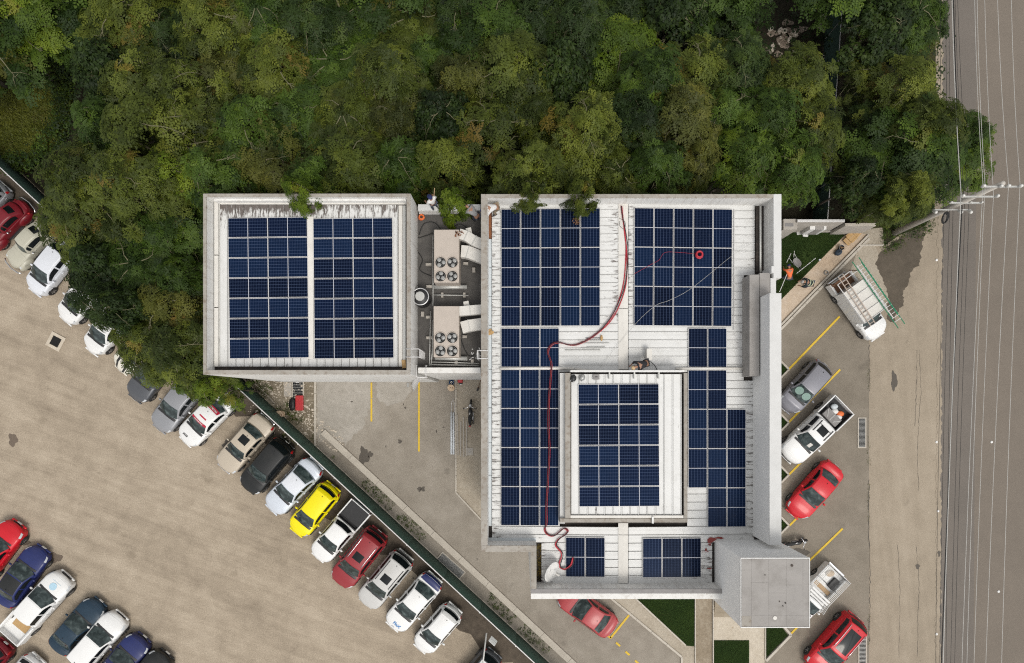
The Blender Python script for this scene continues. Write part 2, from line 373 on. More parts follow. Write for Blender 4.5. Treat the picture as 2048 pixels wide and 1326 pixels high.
# ------------------------------------------------------------------ the ground and its coverings
def sheet(name, pts, layer, mat, px=True, kind='structure'):
    poly = [P(x, y, 0) if px else Vector((x, y, 0)) for x, y in pts]
    b = MB(); n = len(poly); z = 0.004 * layer
    b.add([(p.x, p.y, z) for p in poly], [tuple(range(n))])
    o = b.build(name, mat, recalc=False)
    if o.data.polygons[0].normal.z < 0: o.data.flip_normals()
    return tag(o, kind=kind)
def wavy(pts, amp=3.0, step=14.0, seed=1):
    r = random.Random(seed); out = []
    for i in range(len(pts)):
        a, b = pts[i], pts[(i + 1) % len(pts)]; L = math.hypot(b[0] - a[0], b[1] - a[1]); k = max(1, int(L / step))
        for j in range(k):
            t = j / k; out.append((a[0] + (b[0] - a[0]) * t + r.uniform(-amp, amp), a[1] + (b[1] - a[1]) * t + r.uniform(-amp, amp)))
    return out

FH = 2.6                                            # the long green fence
FA, FB = P(-420, 335 - .927 * 420, FH), P(1250, 335 + .927 * 1250, FH)
FDIR = (FB - FA); FDIR.z = 0; FLEN = FDIR.length; FDIR.normalize(); FNOR = Vector((FDIR.y, -FDIR.x, 0))
if FNOR.x > 0: FNOR = -FNOR                         # towards the gravel lot
def fpt(s, off=0.0):                                # along the fence, off towards the gravel lot
    p = FA + FDIR * s + FNOR * off; return (p.x, p.y)
def fs(px):                                         # distance along the fence under photo column px of its top rail
    return (P(px, 335 + .927 * px, FH) - FA).dot(FDIR)

GM = {}
GM['soil'] = ground_mat('forest_soil', (0.010, 0.009, 0.006), (0.026, 0.023, 0.014), (0.06, 0.05, 0.032), 9, 0.25)
GM['gravel'] = ground_mat('gravel', (0.175, 0.141, 0.105), (0.325, 0.270, 0.205), (0.465, 0.397, 0.31), 13, 0.11, streak=0.38, ang=rad(-25), spot=0.35, spotcol=(0.15, 0.12, 0.085), grain=0.55, contrast=1.25)
GM['dark_band'] = ground_mat('dark_earth', (0.045, 0.036, 0.028), (0.085, 0.068, 0.052), (0.15, 0.12, 0.09), 15, 0.3, spot=0.7, spotcol=(0.022, 0.018, 0.015), grain=0.5)
GM['drive'] = ground_mat('worn_concrete', (0.19, 0.165, 0.135), (0.275, 0.245, 0.205), (0.36, 0.325, 0.28), 22, 0.10, spot=0.45, spotcol=(0.10, 0.088, 0.075), grain=0.4, contrast=1.1)
GM['lot'] = ground_mat('parking_asphalt', (0.155, 0.133, 0.105), (0.215, 0.187, 0.150), (0.28, 0.245, 0.2), 22, 0.10, spot=0.35, spotcol=(0.09, 0.077, 0.062), grain=0.45, contrast=1.1)
GM['shoulder'] = ground_mat('shoulder_dirt', (0.20, 0.168, 0.128), (0.295, 0.248, 0.19), (0.385, 0.33, 0.26), 20, 0.11, streak=0.35, ang=rad(90), spot=0.4, spotcol=(0.15, 0.125, 0.095), grain=0.4)
GM['road'] = ground_mat('road_asphalt', (0.140, 0.120, 0.10), (0.167, 0.143, 0.119), (0.197, 0.168, 0.139), 24, 0.06, streak=0.18, ang=rad(90), grain=0.4)
GM['roadlane'] = ground_mat('road_asphalt_edge', (0.125, 0.111, 0.098), (0.148, 0.131, 0.115), (0.175, 0.153, 0.134), 24, 0.06, streak=0.2, ang=rad(90), grain=0.35)
GM['wet'] = ground_mat('wet_patch', (0.060, 0.049, 0.036), (0.092, 0.076, 0.057), (0.135, 0.11, 0.083), 20, 0.3, grain=0.35, rough=0.7)
GM['yard'] = ground_mat('rubble_yard', (0.10, 0.082, 0.055), (0.20, 0.168, 0.122), (0.36, 0.315, 0.25), 10, 0.55, spot=0.7, spotcol=(0.085, 0.085, 0.03), grain=0.6, contrast=1.1)
GM['verge'] = ground_mat('grassy_verge', (0.018, 0.020, 0.008), (0.040, 0.040, 0.016), (0.085, 0.075, 0.035), 9, 0.4, grain=0.6)
GM['meadow'] = ground_mat('meadow_soil', (0.035, 0.038, 0.009), (0.07, 0.072, 0.016), (0.12, 0.11, 0.035), 9, 0.3, grain=0.6)
GM['rubble'] = ground_mat('pale_rubble', (0.08, 0.062, 0.045), (0.26, 0.21, 0.165), (0.46, 0.38, 0.32), 7, 0.7, grain=0.8, contrast=1.5)
GM['lawn'] = ground_mat('lawn_soil', (0.010, 0.022, 0.005), (0.017, 0.035, 0.007), (0.03, 0.05, 0.012), 12, 0.5, grain=0.5)
GM['stone_walk'] = ground_mat('stone_walk', (0.38, 0.28, 0.19), (0.47, 0.375, 0.28), (0.54, 0.455, 0.37), 12, 0.35, spot=0.5, spotcol=(0.36, 0.25, 0.15), grain=0.3)
GM['pale_walk'] = ground_mat('pale_walk', (0.37, 0.315, 0.24), (0.46, 0.405, 0.325), (0.53, 0.48, 0.40), 11, 0.4, spot=0.8, spotcol=(0.28, 0.21, 0.135), grain=0.35)
GM['cement'] = ground_mat('cement_path', (0.25, 0.21, 0.16), (0.36, 0.315, 0.25), (0.44, 0.395, 0.33), 13, 0.5, spot=0.6, spotcol=(0.2, 0.165, 0.115), grain=0.4)
GM['brown_path'] = ground_mat('brown_path', (0.17, 0.135, 0.09), (0.25, 0.205, 0.15), (0.37, 0.325, 0.255), 13, 0.5, spot=0.7, spotcol=(0.42, 0.38, 0.31), grain=0.4)
GM['oil'] = M('oil_stain', (0.085, 0.073, 0.06), 0.8, var=0.35, scale=9)
GM['oil2'] = M('oil_stain_gravel', (0.13, 0.10, 0.075), 0.85, var=0.35, scale=7)

sheet('ground', [(-160, -160), (160, -160), (160, 160), (-160, 160)], -3, GM['soil'], px=False)
fa, fb = fpt(-40), fpt(FLEN + 60)
sheet('gravel_lot', [fa, fb, (fb[0] - 10, -120), (-120, -120), (-120, 30)], 1, GM['gravel'], px=False)
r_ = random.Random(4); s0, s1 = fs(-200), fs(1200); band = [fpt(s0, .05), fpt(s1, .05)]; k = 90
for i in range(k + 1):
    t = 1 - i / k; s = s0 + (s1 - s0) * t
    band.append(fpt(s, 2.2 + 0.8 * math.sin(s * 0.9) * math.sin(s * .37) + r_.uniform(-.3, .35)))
sheet('dark_earth', band, 2, GM['dark_band'], px=False)  # darker ground with a wavy edge along the gravel side of the fence
sheet('driveway', [(628, 740), (912, 740), (912, 985), (1000, 1062), (1240, 1050), (1240, 1199), (1375, 1318), (1375, 1586), (640, 905), (628, 893)], 2, GM['drive'])
GM['patch'] = ground_mat('pale_concrete_patch', (0.25, 0.23, 0.20), (0.325, 0.30, 0.262), (0.41, 0.38, 0.34), 20, 0.22, spot=0.4, spotcol=(0.2, 0.18, 0.155), grain=0.4, contrast=1.2)
sheet('concrete_patch', wavy([(633, 757), (738, 757), (742, 800), (728, 852), (700, 880), (692, 893), (686, 882), (660, 880), (634, 884)], 3.5, 6, 21), 3, GM['patch'])
sheet('concrete_patch', wavy([(752, 757), (832, 757), (812, 800), (775, 812), (752, 792)], 3.5, 6, 22), 3, GM['patch'])
sheet('rubble_yard', [tuple(q) for q in (fpt(fs(430), -.02), P(440, 735)[:2], P(640, 735)[:2], P(636, 905)[:2], fpt(fs(612), -.02))], 1.5, GM['yard'], px=False)
sheet('verge', [fpt(fs(430), -.05), fpt(fs(1230), -.05), fpt(fs(1230), -.75), fpt(fs(430), -.75)], .5, GM['verge'], px=False)
sheet('side_path', [(911, 740), (1000, 740), (1000, 1062), (962, 1040), (911, 985)], 3, GM['cement'])
sheet('parking_lot', [(1460, 560), (1700, 480), (1752, 488), (1740, 560), (1738, 1800), (1372, 1800), (1372, 1100), (1460, 1100)], 1, GM['lot'])
sheet('road_shoulder', [(1738, 1800), (1738, 520), (1752, 488), (1770, 490), (1800, 470), (1850, 452), (1868, 420), (1874, 300), (1871, 100), (1869, -400), (1890, -400), (1892, 1800)], 2, GM['shoulder'])
sheet('road', [(1886, -1500), (2800, -1500), (2800, 2600), (1872, 2600), (1880, 600), (1884, 0)], 3, GM['road'])
sheet('road_edge_lane', [(1886, -1500), (1962, -1500), (1940, 2600), (1873, 2600), (1881, 600), (1885, 0)], 4, GM['roadlane'])
r_ = random.Random(31); ed_ = [(1880 + (1876 - 1880) * max(0, y_ - 400) / 900 + 4 + r_.uniform(-2.2, 3.4), y_) for y_ in range(-60, 1400, 6)]
sheet('road_dust', [(x_ - 9, y_) for x_, y_ in ed_] + ed_[::-1], 5, GM['shoulder'])
sheet('verge_by_road', wavy([(1694, -300), (1872, -300), (1872, 300), (1868, 425), (1846, 470), (1800, 486), (1760, 470), (1700, 462), (1690, 430)], 3, 16, 3), 1, GM['verge'])
sheet('wet_patch', wavy([(1852, 452), (1842, 505), (1838, 530), (1822, 545), (1812, 575), (1806, 590), (1808, 606), (1792, 628), (1789, 648), (1776, 640), (1776, 590), (1766, 560), (1752, 528), (1758, 505), (1790, 480)], 2.6, 4, 5), 5, GM['wet'])
sheet('dry_pavement', wavy([(1716, 492), (1750, 488), (1760, 515), (1772, 560), (1780, 600), (1760, 600), (1700, 540)], 2, 12, 6), 3, GM['cement'])
sheet('meadow', wavy([(-400, 60), (60, 70), (118, 150), (140, 235), (100, 300), (40, 330), (-400, 60)], 6, 20, 7), -1, GM['meadow'])
pass
# walkway and lawns
sheet('stone_walkway', [(1500, 662), (1690, 470), (1700, 463), (1734, 469), (1564, 645), (1500, 708)], 6, GM['stone_walk'])
sheet('utility_pavement', [(1700, 462), (1765, 455), (1768, 490), (1715, 490)], 5, GM['cement'])
sheet('lawn_soil', [(1500, 455), (1700, 455), (1690, 470), (1500, 662)], 4, GM['lawn'])
sheet('lawn_soil', [(1240, 1180), (1389, 1180), (1388, 1293), (1371, 1293)], 4, GM['lawn'])
sheet('lawn_soil', [(1427, 1280), (1498, 1280), (1498, 1420), (1427, 1420)], 8, GM['lawn'])
sheet('lawn_soil', [(1531, 1230), (1566, 1257), (1576, 1270), (1531, 1316)], 4, GM['lawn'])
sheet('diagonal_pavement', [(1200, 1170), (1252, 1180), (1372, 1291), (1389, 1293), (1389, 1500), (1362, 1500), (1362, 1313), (1212, 1190)], 5, GM['cement'])
sheet('entrance_path', [(1391, 1150), (1424, 1150), (1424, 1500), (1391, 1500)], 6, GM['brown_path'])
sheet('entrance_terrace', [(1427, 1150), (1529, 1150), (1529, 1500), (1427, 1500)], 6, GM['pale_walk'])
# steps of the terrace
for y0, y1, h in ((1190, 1211, .36), (1212, 1222, .24), (1223, 1233, .12)):
    b = MB(); b.prect(1427, y0, 1529, y1, 0, 0.0, h); tag(b.build('entrance_step', MT['path_brown'], bevel=.012), kind='structure')

def kerb(pts, w, h, mat=None, name='kerb', seg=1.2):
    """A kerb of cast lengths along world points."""
    for i in range(len(pts) - 1):
        a, c = Vector(pts[i][:2]), Vector(pts[i + 1][:2]); d = c - a; L = d.length; n = max(1, round(L / seg)); ang = math.atan2(d.y, d.x)
        for j in range(n):
            m = a + d * ((j + .5) / n); b = MB(); b.box((0, 0, h / 2), (L / n - .012, w, h))
            o = b.build(name, mat or MT['kerb'], bevel=.012); o.location = (m.x, m.y, 0.0); o.rotation_euler.z = ang
            tag(o, kind='structure')
def pk(*pts): return [P(x, y, 0) for x, y in pts]
kerb([fpt(fs(600), -1.05), fpt(fs(1180), -1.05)], .42, .14, seg=2.4)
kerb(pk((1212, 1188), (1363, 1313), (1363, 1480)), .14, .12)
kerb(pk((1253, 1180), (1371, 1290)), .10, .12)
kerb(pk((1390, 1180), (1390, 1480)), .07, .13); kerb(pk((1425.5, 1180), (1425.5, 1480)), .07, .16)
kerb(pk((1565, 1250), (1581, 1269), (1531, 1321)), .16, .14); kerb(pk((1530, 1240), (1530, 1320)), .06, .13)
kerb(pk((1560, 651), (1736, 470)), .13, .15); kerb(pk((1560, 660), (1738, 477)), .16, .08)
kerb(pk((912, 745), (912, 985), (965, 1042)), .10, .1); kerb(pk((631, 752), (631, 893)), .14, .12)
kerb(pk((1714, 491), (1767, 491)), .10, .12)
for y in (739, 845, 949, 1050):                      # little planted triangles against the building
    sheet('planter_soil', [(1540, y - 36), (1577, y), (1540, y + 36)], 3, GM['lawn'])
    kerb(pk((1545, y - 33), (1577, y), (1545, y + 33)), .12, .13, seg=.7)

# ------------------------------------------------------------------ painted markings
def stripe(a, b, w=.11, layer=7, mat=None, label=None):
    a, b = P(*a), P(*b); d = (b - a); L = d.length; m = (a + b) / 2
    o = MB(); o.add([(-L / 2, -w / 2, 0), (L / 2, -w / 2, 0), (L / 2, w / 2, 0), (-L / 2, w / 2, 0)], [(0, 1, 2, 3)])
    ob = o.build('parking_line', mat or MT['yellow_paint'], recalc=False, loc=(m.x, m.y, .004 * layer)); ob.rotation_euler.z = math.atan2(d.y, d.x)
    return tag(ob, kind='structure')
for a, b in (((1576, 740), (1679, 633)), ((1577, 845), (1680, 739)), ((1578, 949), (1680, 845)), ((1579, 1051), (1680, 948)), ((1600, 1139), (1685, 1057)),
             ((1580, 1269), (1680, 1165)), ((838, 745), (838, 903)), ((743, 765), (743, 796)), ((743, 797), (743, 843)), ((1258, 1230), (1221, 1276)), ((1222, 1276), (1213, 1270))):
    stripe(a, b, .13 if a[0] > 1210 else .12)
for i in range(5): stripe((1232 + i * 19, 1285 + i * 18), (1240 + i * 19, 1292 + i * 18), .13)

# stains with a shape of their own
def stain(px, py, rx, ry, layer, mat, seed, kind='oil_stain'):
    r = random.Random(seed); n = 22; ph = [r.uniform(0, 6.28) for _ in range(3)]
    pts = []
    for i in range(n):
        a = 2 * math.pi * i / n; k = 1 + .16 * math.sin(3 * a + ph[0]) + .12 * math.sin(5 * a + ph[1]) + r.uniform(-.07, .07)
        pts.append((px + rx * k * math.cos(a), py + ry * k * math.sin(a)))
    sheet(kind, pts, layer, mat)
def crack(pts, w, layer, seed):
    r = random.Random(seed); q = []
    for (x0, y0), (x1, y1) in zip(pts, pts[1:]):
        n = max(2, int(math.hypot(x1 - x0, y1 - y0) / 7))
        q += [(x0 + (x1 - x0) * k / n + r.uniform(-1.1, 1.1), y0 + (y1 - y0) * k / n) for k in range(n)]
    l = [(x - w * r.uniform(.05, .7), y) for x, y in q]; rr = [(x + w * r.uniform(.05, .7), y) for x, y in q]
    sheet('pavement_crack', l + rr[::-1], layer, GM['oil'])
for i_, (pts_, w_) in enumerate((([(1834, 700), (1832, 800), (1829, 860)], .9), ([(1838, 700), (1842, 780), (1835, 880), (1837, 990)], .7), ([(1738, 690), (1739, 790)], 1.4), ([(1738, 960), (1737, 1060), (1740, 1150), (1738, 1290)], 1.6), ([(1832, 1090), (1838, 1170), (1834, 1320)], .8), ([(1795, 1090), (1800, 1180), (1797, 1326)], .6))):
    crack(pts_, w_, 4, 60 + i_)
stain(728, 912, 10, 17, 4, GM['oil'], 1); stain(701, 912, 4, 4, 4, GM['oil'], 2); stain(741, 909, 5, 6, 4, GM['oil'], 3)
stain(800, 883, 4, 4, 4, GM['oil'], 4); stain(839, 978, 4, 5, 4, GM['oil'], 5); stain(846, 978, 4, 5, 4, GM['oil'], 6)
stain(26, 880, 9, 13, 3, GM['oil2'], 7); stain(1788, 762, 6, 19, 5, GM['oil'], 8); stain(1835, 1133, 4, 5, 5, GM['oil'], 9)
stain(1590, 1110, 26, 14, 4, GM['oil'], 10); stain(1693, 1313, 4, 7, 4, GM['oil'], 11); stain(1878, 1107, 3, 6, 6, GM['oil'], 12)
stain(110, 1116, 14, 10, 3, GM['oil2'], 13); stain(460, 890, 16, 10, 4, GM['oil'], 14); stain(48, 1082, 12, 9, 3, GM['oil2'], 15)
for i in range(26):
    stain(RND.uniform(650, 1180), RND.uniform(780, 1170), RND.uniform(1, 2.6), RND.uniform(1, 2.6), 4, GM['oil'], 40 + i) if RND.random() < .6 else None

stain(30, 208, 34, 17, 0, GM['rubble'], 90, 'bare_patch'); stain(75, 240, 20, 9, 0, GM['rubble'], 91, 'bare_patch')
for i_, (x_, y_, a_, b_) in enumerate(((1568, 82, 13, 17), (1583, 64, 15, 9), (1545, 66, 11, 7), (1605, 58, 12, 6), (1532, 98, 8, 6), (1556, 108, 8, 6), (1612, 96, 7, 9), (1575, 45, 12, 6))):
    stain(x_, y_, a_, b_, -1, GM['rubble'], 95 + i_, 'bare_patch')
# drains and manholes
def grate(px0, py0, px1, py1, rz, label, bars=22, name='drain_grate'):
    c = P((px0 + px1) / 2, (py0 + py1) / 2); w, h = abs(px1 - px0) * H / F, abs(py1 - py0) * H / F
    t = thing(name, label, 'drain', (c.x, c.y, 0), rz)
    b = MB(); b.box((0, 0, .022), (w, h, .01)); b.build('pit', MT['dark_hole'], t)
    f = MB(); e = .07
    for sx in (-1, 1): f.box((sx * (w / 2 + e / 2), 0, .025), (e, h + 2 * e, .05)); f.box((0, sx * (h / 2 + e / 2), .025), (w, e, .05))
    f.build('frame', MT['kerb'], t)
    me = MB().box((0, 0, 0), (w, .022, .03)).mesh('bar', MT['steel'])
    for i in range(bars):
        mesh_obj('bar', me, t, (0, -h / 2 + h * (i + .5) / bars, .034))
    return t
grate(1717, 837, 1730, 894, 0, 'long dark drain grate in a white frame beside the double cab pickup', 24)
grate(1718, 1272, 1731, 1340, 0, 'long dark drain grate beside the red SUV with the glass roof', 26)
grate(873, 1123, 931, 1139, -math.atan2(560, 610) + .02, 'dark slotted drain grate set across the driveway by the kerb', 10)
grate(586, 764, 606, 802, 0, 'rusty ribbed grate lying among rubble near the annex wall', 12)
t = thing('manhole', 'open square manhole with a tan concrete collar in the gravel lot', 'manhole', P(112, 683), rad(-28))
b = MB(); b.box((0, 0, .02), (.62, .62, .01)); b.build('pit', MT['dark_hole'], t)
for sx in (-1, 1):
    MB().box((sx * .41, 0, .04), (.2, 1.02, .06)).build('collar', MT['stone_pale'], t, bevel=.01)
    MB().box((0, sx * .41, .04), (.62, .2, .06)).build('collar', MT['stone_pale'], t, bevel=.01)
t = thing('manhole_cover', 'square concrete manhole cover in the path beside the motorbike', 'manhole', P(939, 903))
MB().box((0, 0, .02), (.5, .5, .04)).build('slab', MT['concrete'], t, bevel=.01)
MB().box((0, 0, .042), (.12, .03, .02)).build('handle', MT['steel'], t)
# ------------------------------------------------------------------ the buildings
ZC, ZR = 11.65, 10.35          # coping of the main building; its eaves
RSL = 0.24                     # the ridge stands this much above the eaves
XRIDGE = P(1246.5, 600, 10.5).x; XW = P(984, 600, 10.4).x; XE = P(1508, 600, 10.4).x
def roofz(x):
    return ZR + RSL * (1 - ((XRIDGE - x) / (XRIDGE - XW) if x < XRIDGE else (x - XRIDGE) / (XE - XRIDGE)))
def uv_layer(me, name, fn):
    l = me.uv_layers.new(name=name)
    for lp in me.loops: l.data[lp.index].uv = fn(me.vertices[lp.vertex_index].co)

def wall(parent, rect, zref, z0, z1, mat='white_wall', name='wall', bevel=0.0):
    b = MB(); b.prect(*rect, zref, z0, z1); return b.build(name, MT[mat], parent, bevel=bevel)
def capped(parent, rect, z0, z1, mat='white_wall', cop='coping', ch=.06, name='wall'):
    w = wall(parent, rect, z1, z0, z1 - ch, mat, name); x0, y0, x1, y1 = rect
    c = wall(parent, rect, z1, z1 - ch + .001, z1, cop, 'coping', .012); c.scale = (1, 1, 1)
    return w

main = thing('main_building', 'large white commercial building with a low white metal roof covered in solar panels', 'building', P(1263, 780, 0) )
MLOC = Vector(main.location)
class Rel:                     # build in world coordinates under a thing that stands elsewhere
    pass
def under(o, parent):
    o.parent = parent; o.matrix_parent_inverse = Matrix.Translation(-Vector(parent.location)); return o
def W(parent, rect, z0, z1, mat='white_wall', cop=None, name='wall', bevel=0.0):
    """A wall block given by the photo outline of its top; optional coping slab."""
    top = z1 - (.07 if cop else 0)
    o = under(wall(None, rect, z1, z0, top, mat, name, bevel), parent)
    if cop: under(wall(None, rect, z1, top + .0015, z1, cop, 'coping', .015), parent)
    return o

# parapets and outer walls
W(main, (962, 396, 975, 1091), 0, ZC, cop='coping'); W(main, (962, 388, 1547, 396), 0, ZC, cop='coping')
W(main, (1547, 388, 1563, 556), 0, ZC, cop='coping_light')
W(main, (1539, 586, 1563, 1090), 0, 12.7, mat='tower_wall', cop='coping_light')
W(main, (1541, 556, 1552, 586), 0, 11.5, mat='coping_light')
W(main, (962, 1091, 1073, 1104), 0, ZC, cop='coping'); W(main, (1062, 1104, 1073, 1178), 0, ZC, cop='coping')
W(main, (1062, 1178, 1445, 1187), 0, ZC, mat='white_wall', cop='felt_mid'); W(main, (1062, 1187, 1445, 1198), 0, ZC - .04, mat='white_wall')
# facade glazing, mostly out of sight below
for i in range(7):
    a = P(1563, 640 + i * 70, 12.7)
    o = MB().box((a.x + .02, a.y, 1.6), (.05, 1.35, 2.2)).build('window', MT['pv'], None); under(o, main)
gl = MB().box((0, 0, 0), (1.5, .06, 1.5)).mesh('window', MT['dark_hole']); gf = MB()
for s_ in (-1, 1): gf.box((s_ * .76, -.01, 0), (.06, .09, 1.58)); gf.box((0, -.01, s_ * .76), (1.46, .09, .06))
gf.box((0, -.01, 0), (.04, .08, 1.46)); gf = gf.mesh('frame', MT['alu'])
for zz in (1.7, 5.2, 8.2):
    for i in range(5):
        for (a, rz_) in ((P(962, 800 + i * 66, ZC), -90), (P(1110 + i * 62, 1198, ZC), 0)):
            o = mesh_obj('window', gl, None, (a.x + (-.02 if rz_ else 0), a.y + (0 if rz_ else -.02), zz)); o.rotation_euler.z = rad(rz_); under(o, main); mesh_obj('frame', gf, o)
a, c = P(950, 1200, ZC), P(1590, 380, ZC)
sheet('building_apron', [(a.x - .4, a.y - 1.2), (c.x + 1.2, a.y - 1.2), (c.x + 1.2, c.y), (a.x - .4, c.y)], -1, GM['cement'], px=False)
# inner deck
b = MB(); a, c = P(975, 1090, ZR), P(1540, 396, ZR); b.span(a.x, a.y, c.x, c.y, 8.9, ZR - .06); under(b.build('deck', MT['grime'], None), main)
b = MB(); a, c = P(1073, 1178, ZR), P(1445, 1090, ZR); b.span(a.x + .02, a.y, c.x, c.y - .005, 8.9, ZR - .063); under(b.build('deck', MT['grime'], None), main)

_sheetc = {}
def roof_sheet(parent, x0, x1, yc, pitch, zf, dirt0, dirt1, axis='x'):
    """One corrugated sheet with a standing rib; runs along x (or y). Ends x0, x1; dirt at either end."""
    key = (round(x0, 3), round(x1, 3), round(pitch, 3), dirt0, dirt1, axis)
    if key not in _sheetc:
        n = 6; vs = []; fsx = []
        prof = [(-.5, 0), (-.5 + .0, .0), (.36, .0), (.40, .035), (.46, .035), (.5, .0)]
        prof = [(-.497, 0.0), (-.05, 0.008), (.34, 0.0), (.38, .055), (.45, .055), (.49, 0.0)]
        for i in range(n + 1):
            t = x0 + (x1 - x0) * i / n
            for q, h in prof: vs.append((t, q * pitch, zf(t) + h) if axis == 'x' else (q * pitch, t, zf(t) + h))
        m = len(prof)
        for i in range(n):
            for j in range(m - 1): fsx.append((i * m + j, (i + 1) * m + j, (i + 1) * m + j + 1, i * m + j + 1))
        mb = MB(); mb.add(vs, fsx); me = mb.mesh('roof_sheet', MT['roof'])
        if me.polygons[0].normal.z < 0: me.flip_normals()
        ai = 0 if axis == 'x' else 1
        def f(co):
            t = co[ai]; d0, d1 = t - x0, x1 - t
            return (d0, dirt0) if d0 * (2 if dirt0 < dirt1 else 1) * (1.5 - dirt0) < d1 * (1.5 - dirt1) else (d1, dirt1)
        uv_layer(me, 'eave', f); uv_layer(me, 'streak', lambda co: (co[ai], co[1 - ai] / pitch)); _sheetc[key] = me
    o = mesh_obj('roof_sheet', _sheetc[key], None, (0, yc, 0) if axis == 'x' else (yc, 0, 0)); return under(o, parent)

pitch = 16.35 * (H - 10.45) / F
yt, yb = P(0, 404, 10.45).y, P(0, 1166, 10.45).y
nrow = round((yt - yb) / pitch); pitch = (yt - yb) / nrow
pxy = lambda Y: NY - Y * F / (H - 10.45)
X = lambda px: P(px, 0, 10.42).x
for i in range(nrow):
    yc = yt - (i + .5) * pitch; py = pxy(yc); inpent = 738 < py < 1049
    w0 = X(984) if py < 1086 else X(1083)
    roof_sheet(main, w0, X(1119) if inpent else X(1237), yc, pitch, roofz, .55, 0.0 if inpent else (0.55 if py < 640 else .05))
    e1 = X(1510) if py < 545 else X(1488) if py < 756 else X(1509) if py < 1078 else X(1424)
    roof_sheet(main, X(1374) if inpent else X(1256), e1, yc, pitch, roofz, 0.0 if inpent else (0.5 if py < 640 else .05), .55 if py > 756 else .3)
# ridge caps
for y0, y1 in ((404, 510), (511, 617), (618, 739), (1046, 1069), (1070, 1166)):
    a, c = P(1236.5, y1, 10.6), P(1256, y0, 10.6)
    o = MB().add([(a.x, a.y, roofz(a.x) + .05), (XRIDGE, a.y, ZR + RSL + .07), (c.x, a.y, roofz(c.x) + .05), (a.x, c.y, roofz(a.x) + .05), (XRIDGE, c.y, ZR + RSL + .07), (c.x, c.y, roofz(c.x) + .05)],
                 [(0, 1, 4, 3), (1, 2, 5, 4)]).build('ridge_cap', MT['duct_white'], None, recalc=False); under(o, main)
# gutters
for y0, y1 in ((478, 535), (536, 592), (593, 650), (651, 738), (739, 815), (816, 885), (886, 950), (951, 1052)):
    W(main, (976.5, y0, 983, y1), ZR - .1, ZR + .04, mat='gutter', name='gutter')
W(main, (976.5, 420, 983, 477), ZR - .1, ZR - .02, mat='rust', name='gutter')
W(main, (976, 1076, 1072, 1082), ZR - .05, ZR + .12, mat='gutter', name='gutter')
W(main, (985, 400, 1540, 403.2), ZR - .05, ZR + .14, mat='duct_white', name='gutter')
W(main, (1086, 1167.5, 1432, 1173), ZR - .1, ZR + .1, mat='duct_white', name='gutter')
W(main, (1511.5, 418, 1517, 545), ZR - .05, ZR + .02, mat='grime', name='gutter')
W(main, (1489, 564, 1495, 640), ZR - .05, ZR + .05, mat='felt_mid', name='gutter'); W(main, (1489, 641, 1495, 724), ZR - .05, ZR + .04, mat='coping', name='gutter')
def pipe(name, pts, r, mat, parent=None, n=8):
    o = MB().tube(pts, r, n).build(name, MT[mat], None, smooth=True)
    return under(o, parent) if parent else o
pipe('downpipe', [P(1497.5, 566, 10.6), P(1497, 640, 10.6), P(1496.5, 738, 10.6)], .05, 'alu', main)
pipe('downpipe', [P(1521, 412, 10.9), P(1521, 480, 10.9), P(1521, 545, 10.9)], .05, 'galv', main)
# white drain pipe across the roof
pipe('drain_pipe', [P(999, 737, 10.48), P(1060, 736.5, 10.58), P(1148, 737, 10.62)], .07, 'duct_white', main)
pipe('drain_pipe', [P(1352, 737, 10.62), P(1420, 737, 10.58), P(1493, 737, 10.5)], .07, 'duct_white', main)
pipe('drain_pipe', [P(1150, 737.5, 10.62), P(1180, 741, 10.62)], .05, 'duct_white', main)
# grey ledge beside the tall east wall
W(main, (1499, 549, 1519, 752), 8, 11.5, mat='felt_grey', name='ledge', bevel=.02)
W(main, (1519.6, 546, 1540, 592), 8, 11.46, mat='felt_grey', name='ledge'); W(main, (1519.6, 592.5, 1538, 627), 8, 11.42, mat='felt_mid', name='ledge')
W(main, (1519.6, 627.5, 1530, 647), 8, 11.44, mat='felt_grey', name='ledge'); W(main, (1519.6, 648, 1529, 752), 8, 11.2, mat='felt_mid', name='ledge')
W(main, (1543, 532, 1549, 546), 10.4, 11.7, mat='coping_light', name='ledge')
pipe('downpipe', [P(1523, 650, 11.26), P(1526, 678, 11.26)], .07, 'concrete', main)
W(main, (1525.5, 688, 1528, 698), 11.2, 11.3, mat='white_paint', name='vent')
# penthouse (the small upper roof)
ZP = 11.5
W(main, (1120, 746, 1130, 1047), 8.9, ZP - .35, mat='coping_light', name='penthouse_wall'); W(main, (1130.5, 746, 1141, 1036), 8.9, ZP, mat='coping', name='penthouse_wall')
W(main, (1120, 1037, 1375, 1045), 8.9, ZP - .15, mat='coping', name='penthouse_wall'); W(main, (1368, 746, 1375, 1036.5), 8.9, ZP - .1, mat='coping', name='penthouse_wall')
W(main, (1141, 740.5, 1368, 743.5), 8.9, ZP + .3, mat='white_paint', name='penthouse_wall')
b = MB(); a, c = P(1130, 1037, ZP), P(1368, 743, ZP); b.span(a.x, a.y, c.x, c.y, 8.9, ZP - .4); under(b.build('penthouse_deck', MT['grime'], None), main)
pp = 16.6 * (H - ZP) / F; x0, x1 = P(1143, 0, ZP).x, P(1365, 0, ZP).x; ns = int((x1 - x0) / pp); pp = (x1 - x0) / ns
for i in range(ns):
    roof_sheet(main, P(0, 1030, ZP).y, P(0, 748, ZP).y, x0 + (i + .5) * pp, pp, lambda t: ZP - .18, .25, .1, 'y')
W(main, (1141, 1031, 1367, 1036), 11, ZP - .06, mat='duct_white', name='gutter')
for px in (1218, 1268, 1317): W(main, (px, 744, px + 2.4, 757), ZP - .2, ZP + .05, mat='galv', name='bracket')
W(main, (1304, 1033.5, 1307.5, 1047), ZP - .06, ZP + .02, mat='white_paint', name='spout')
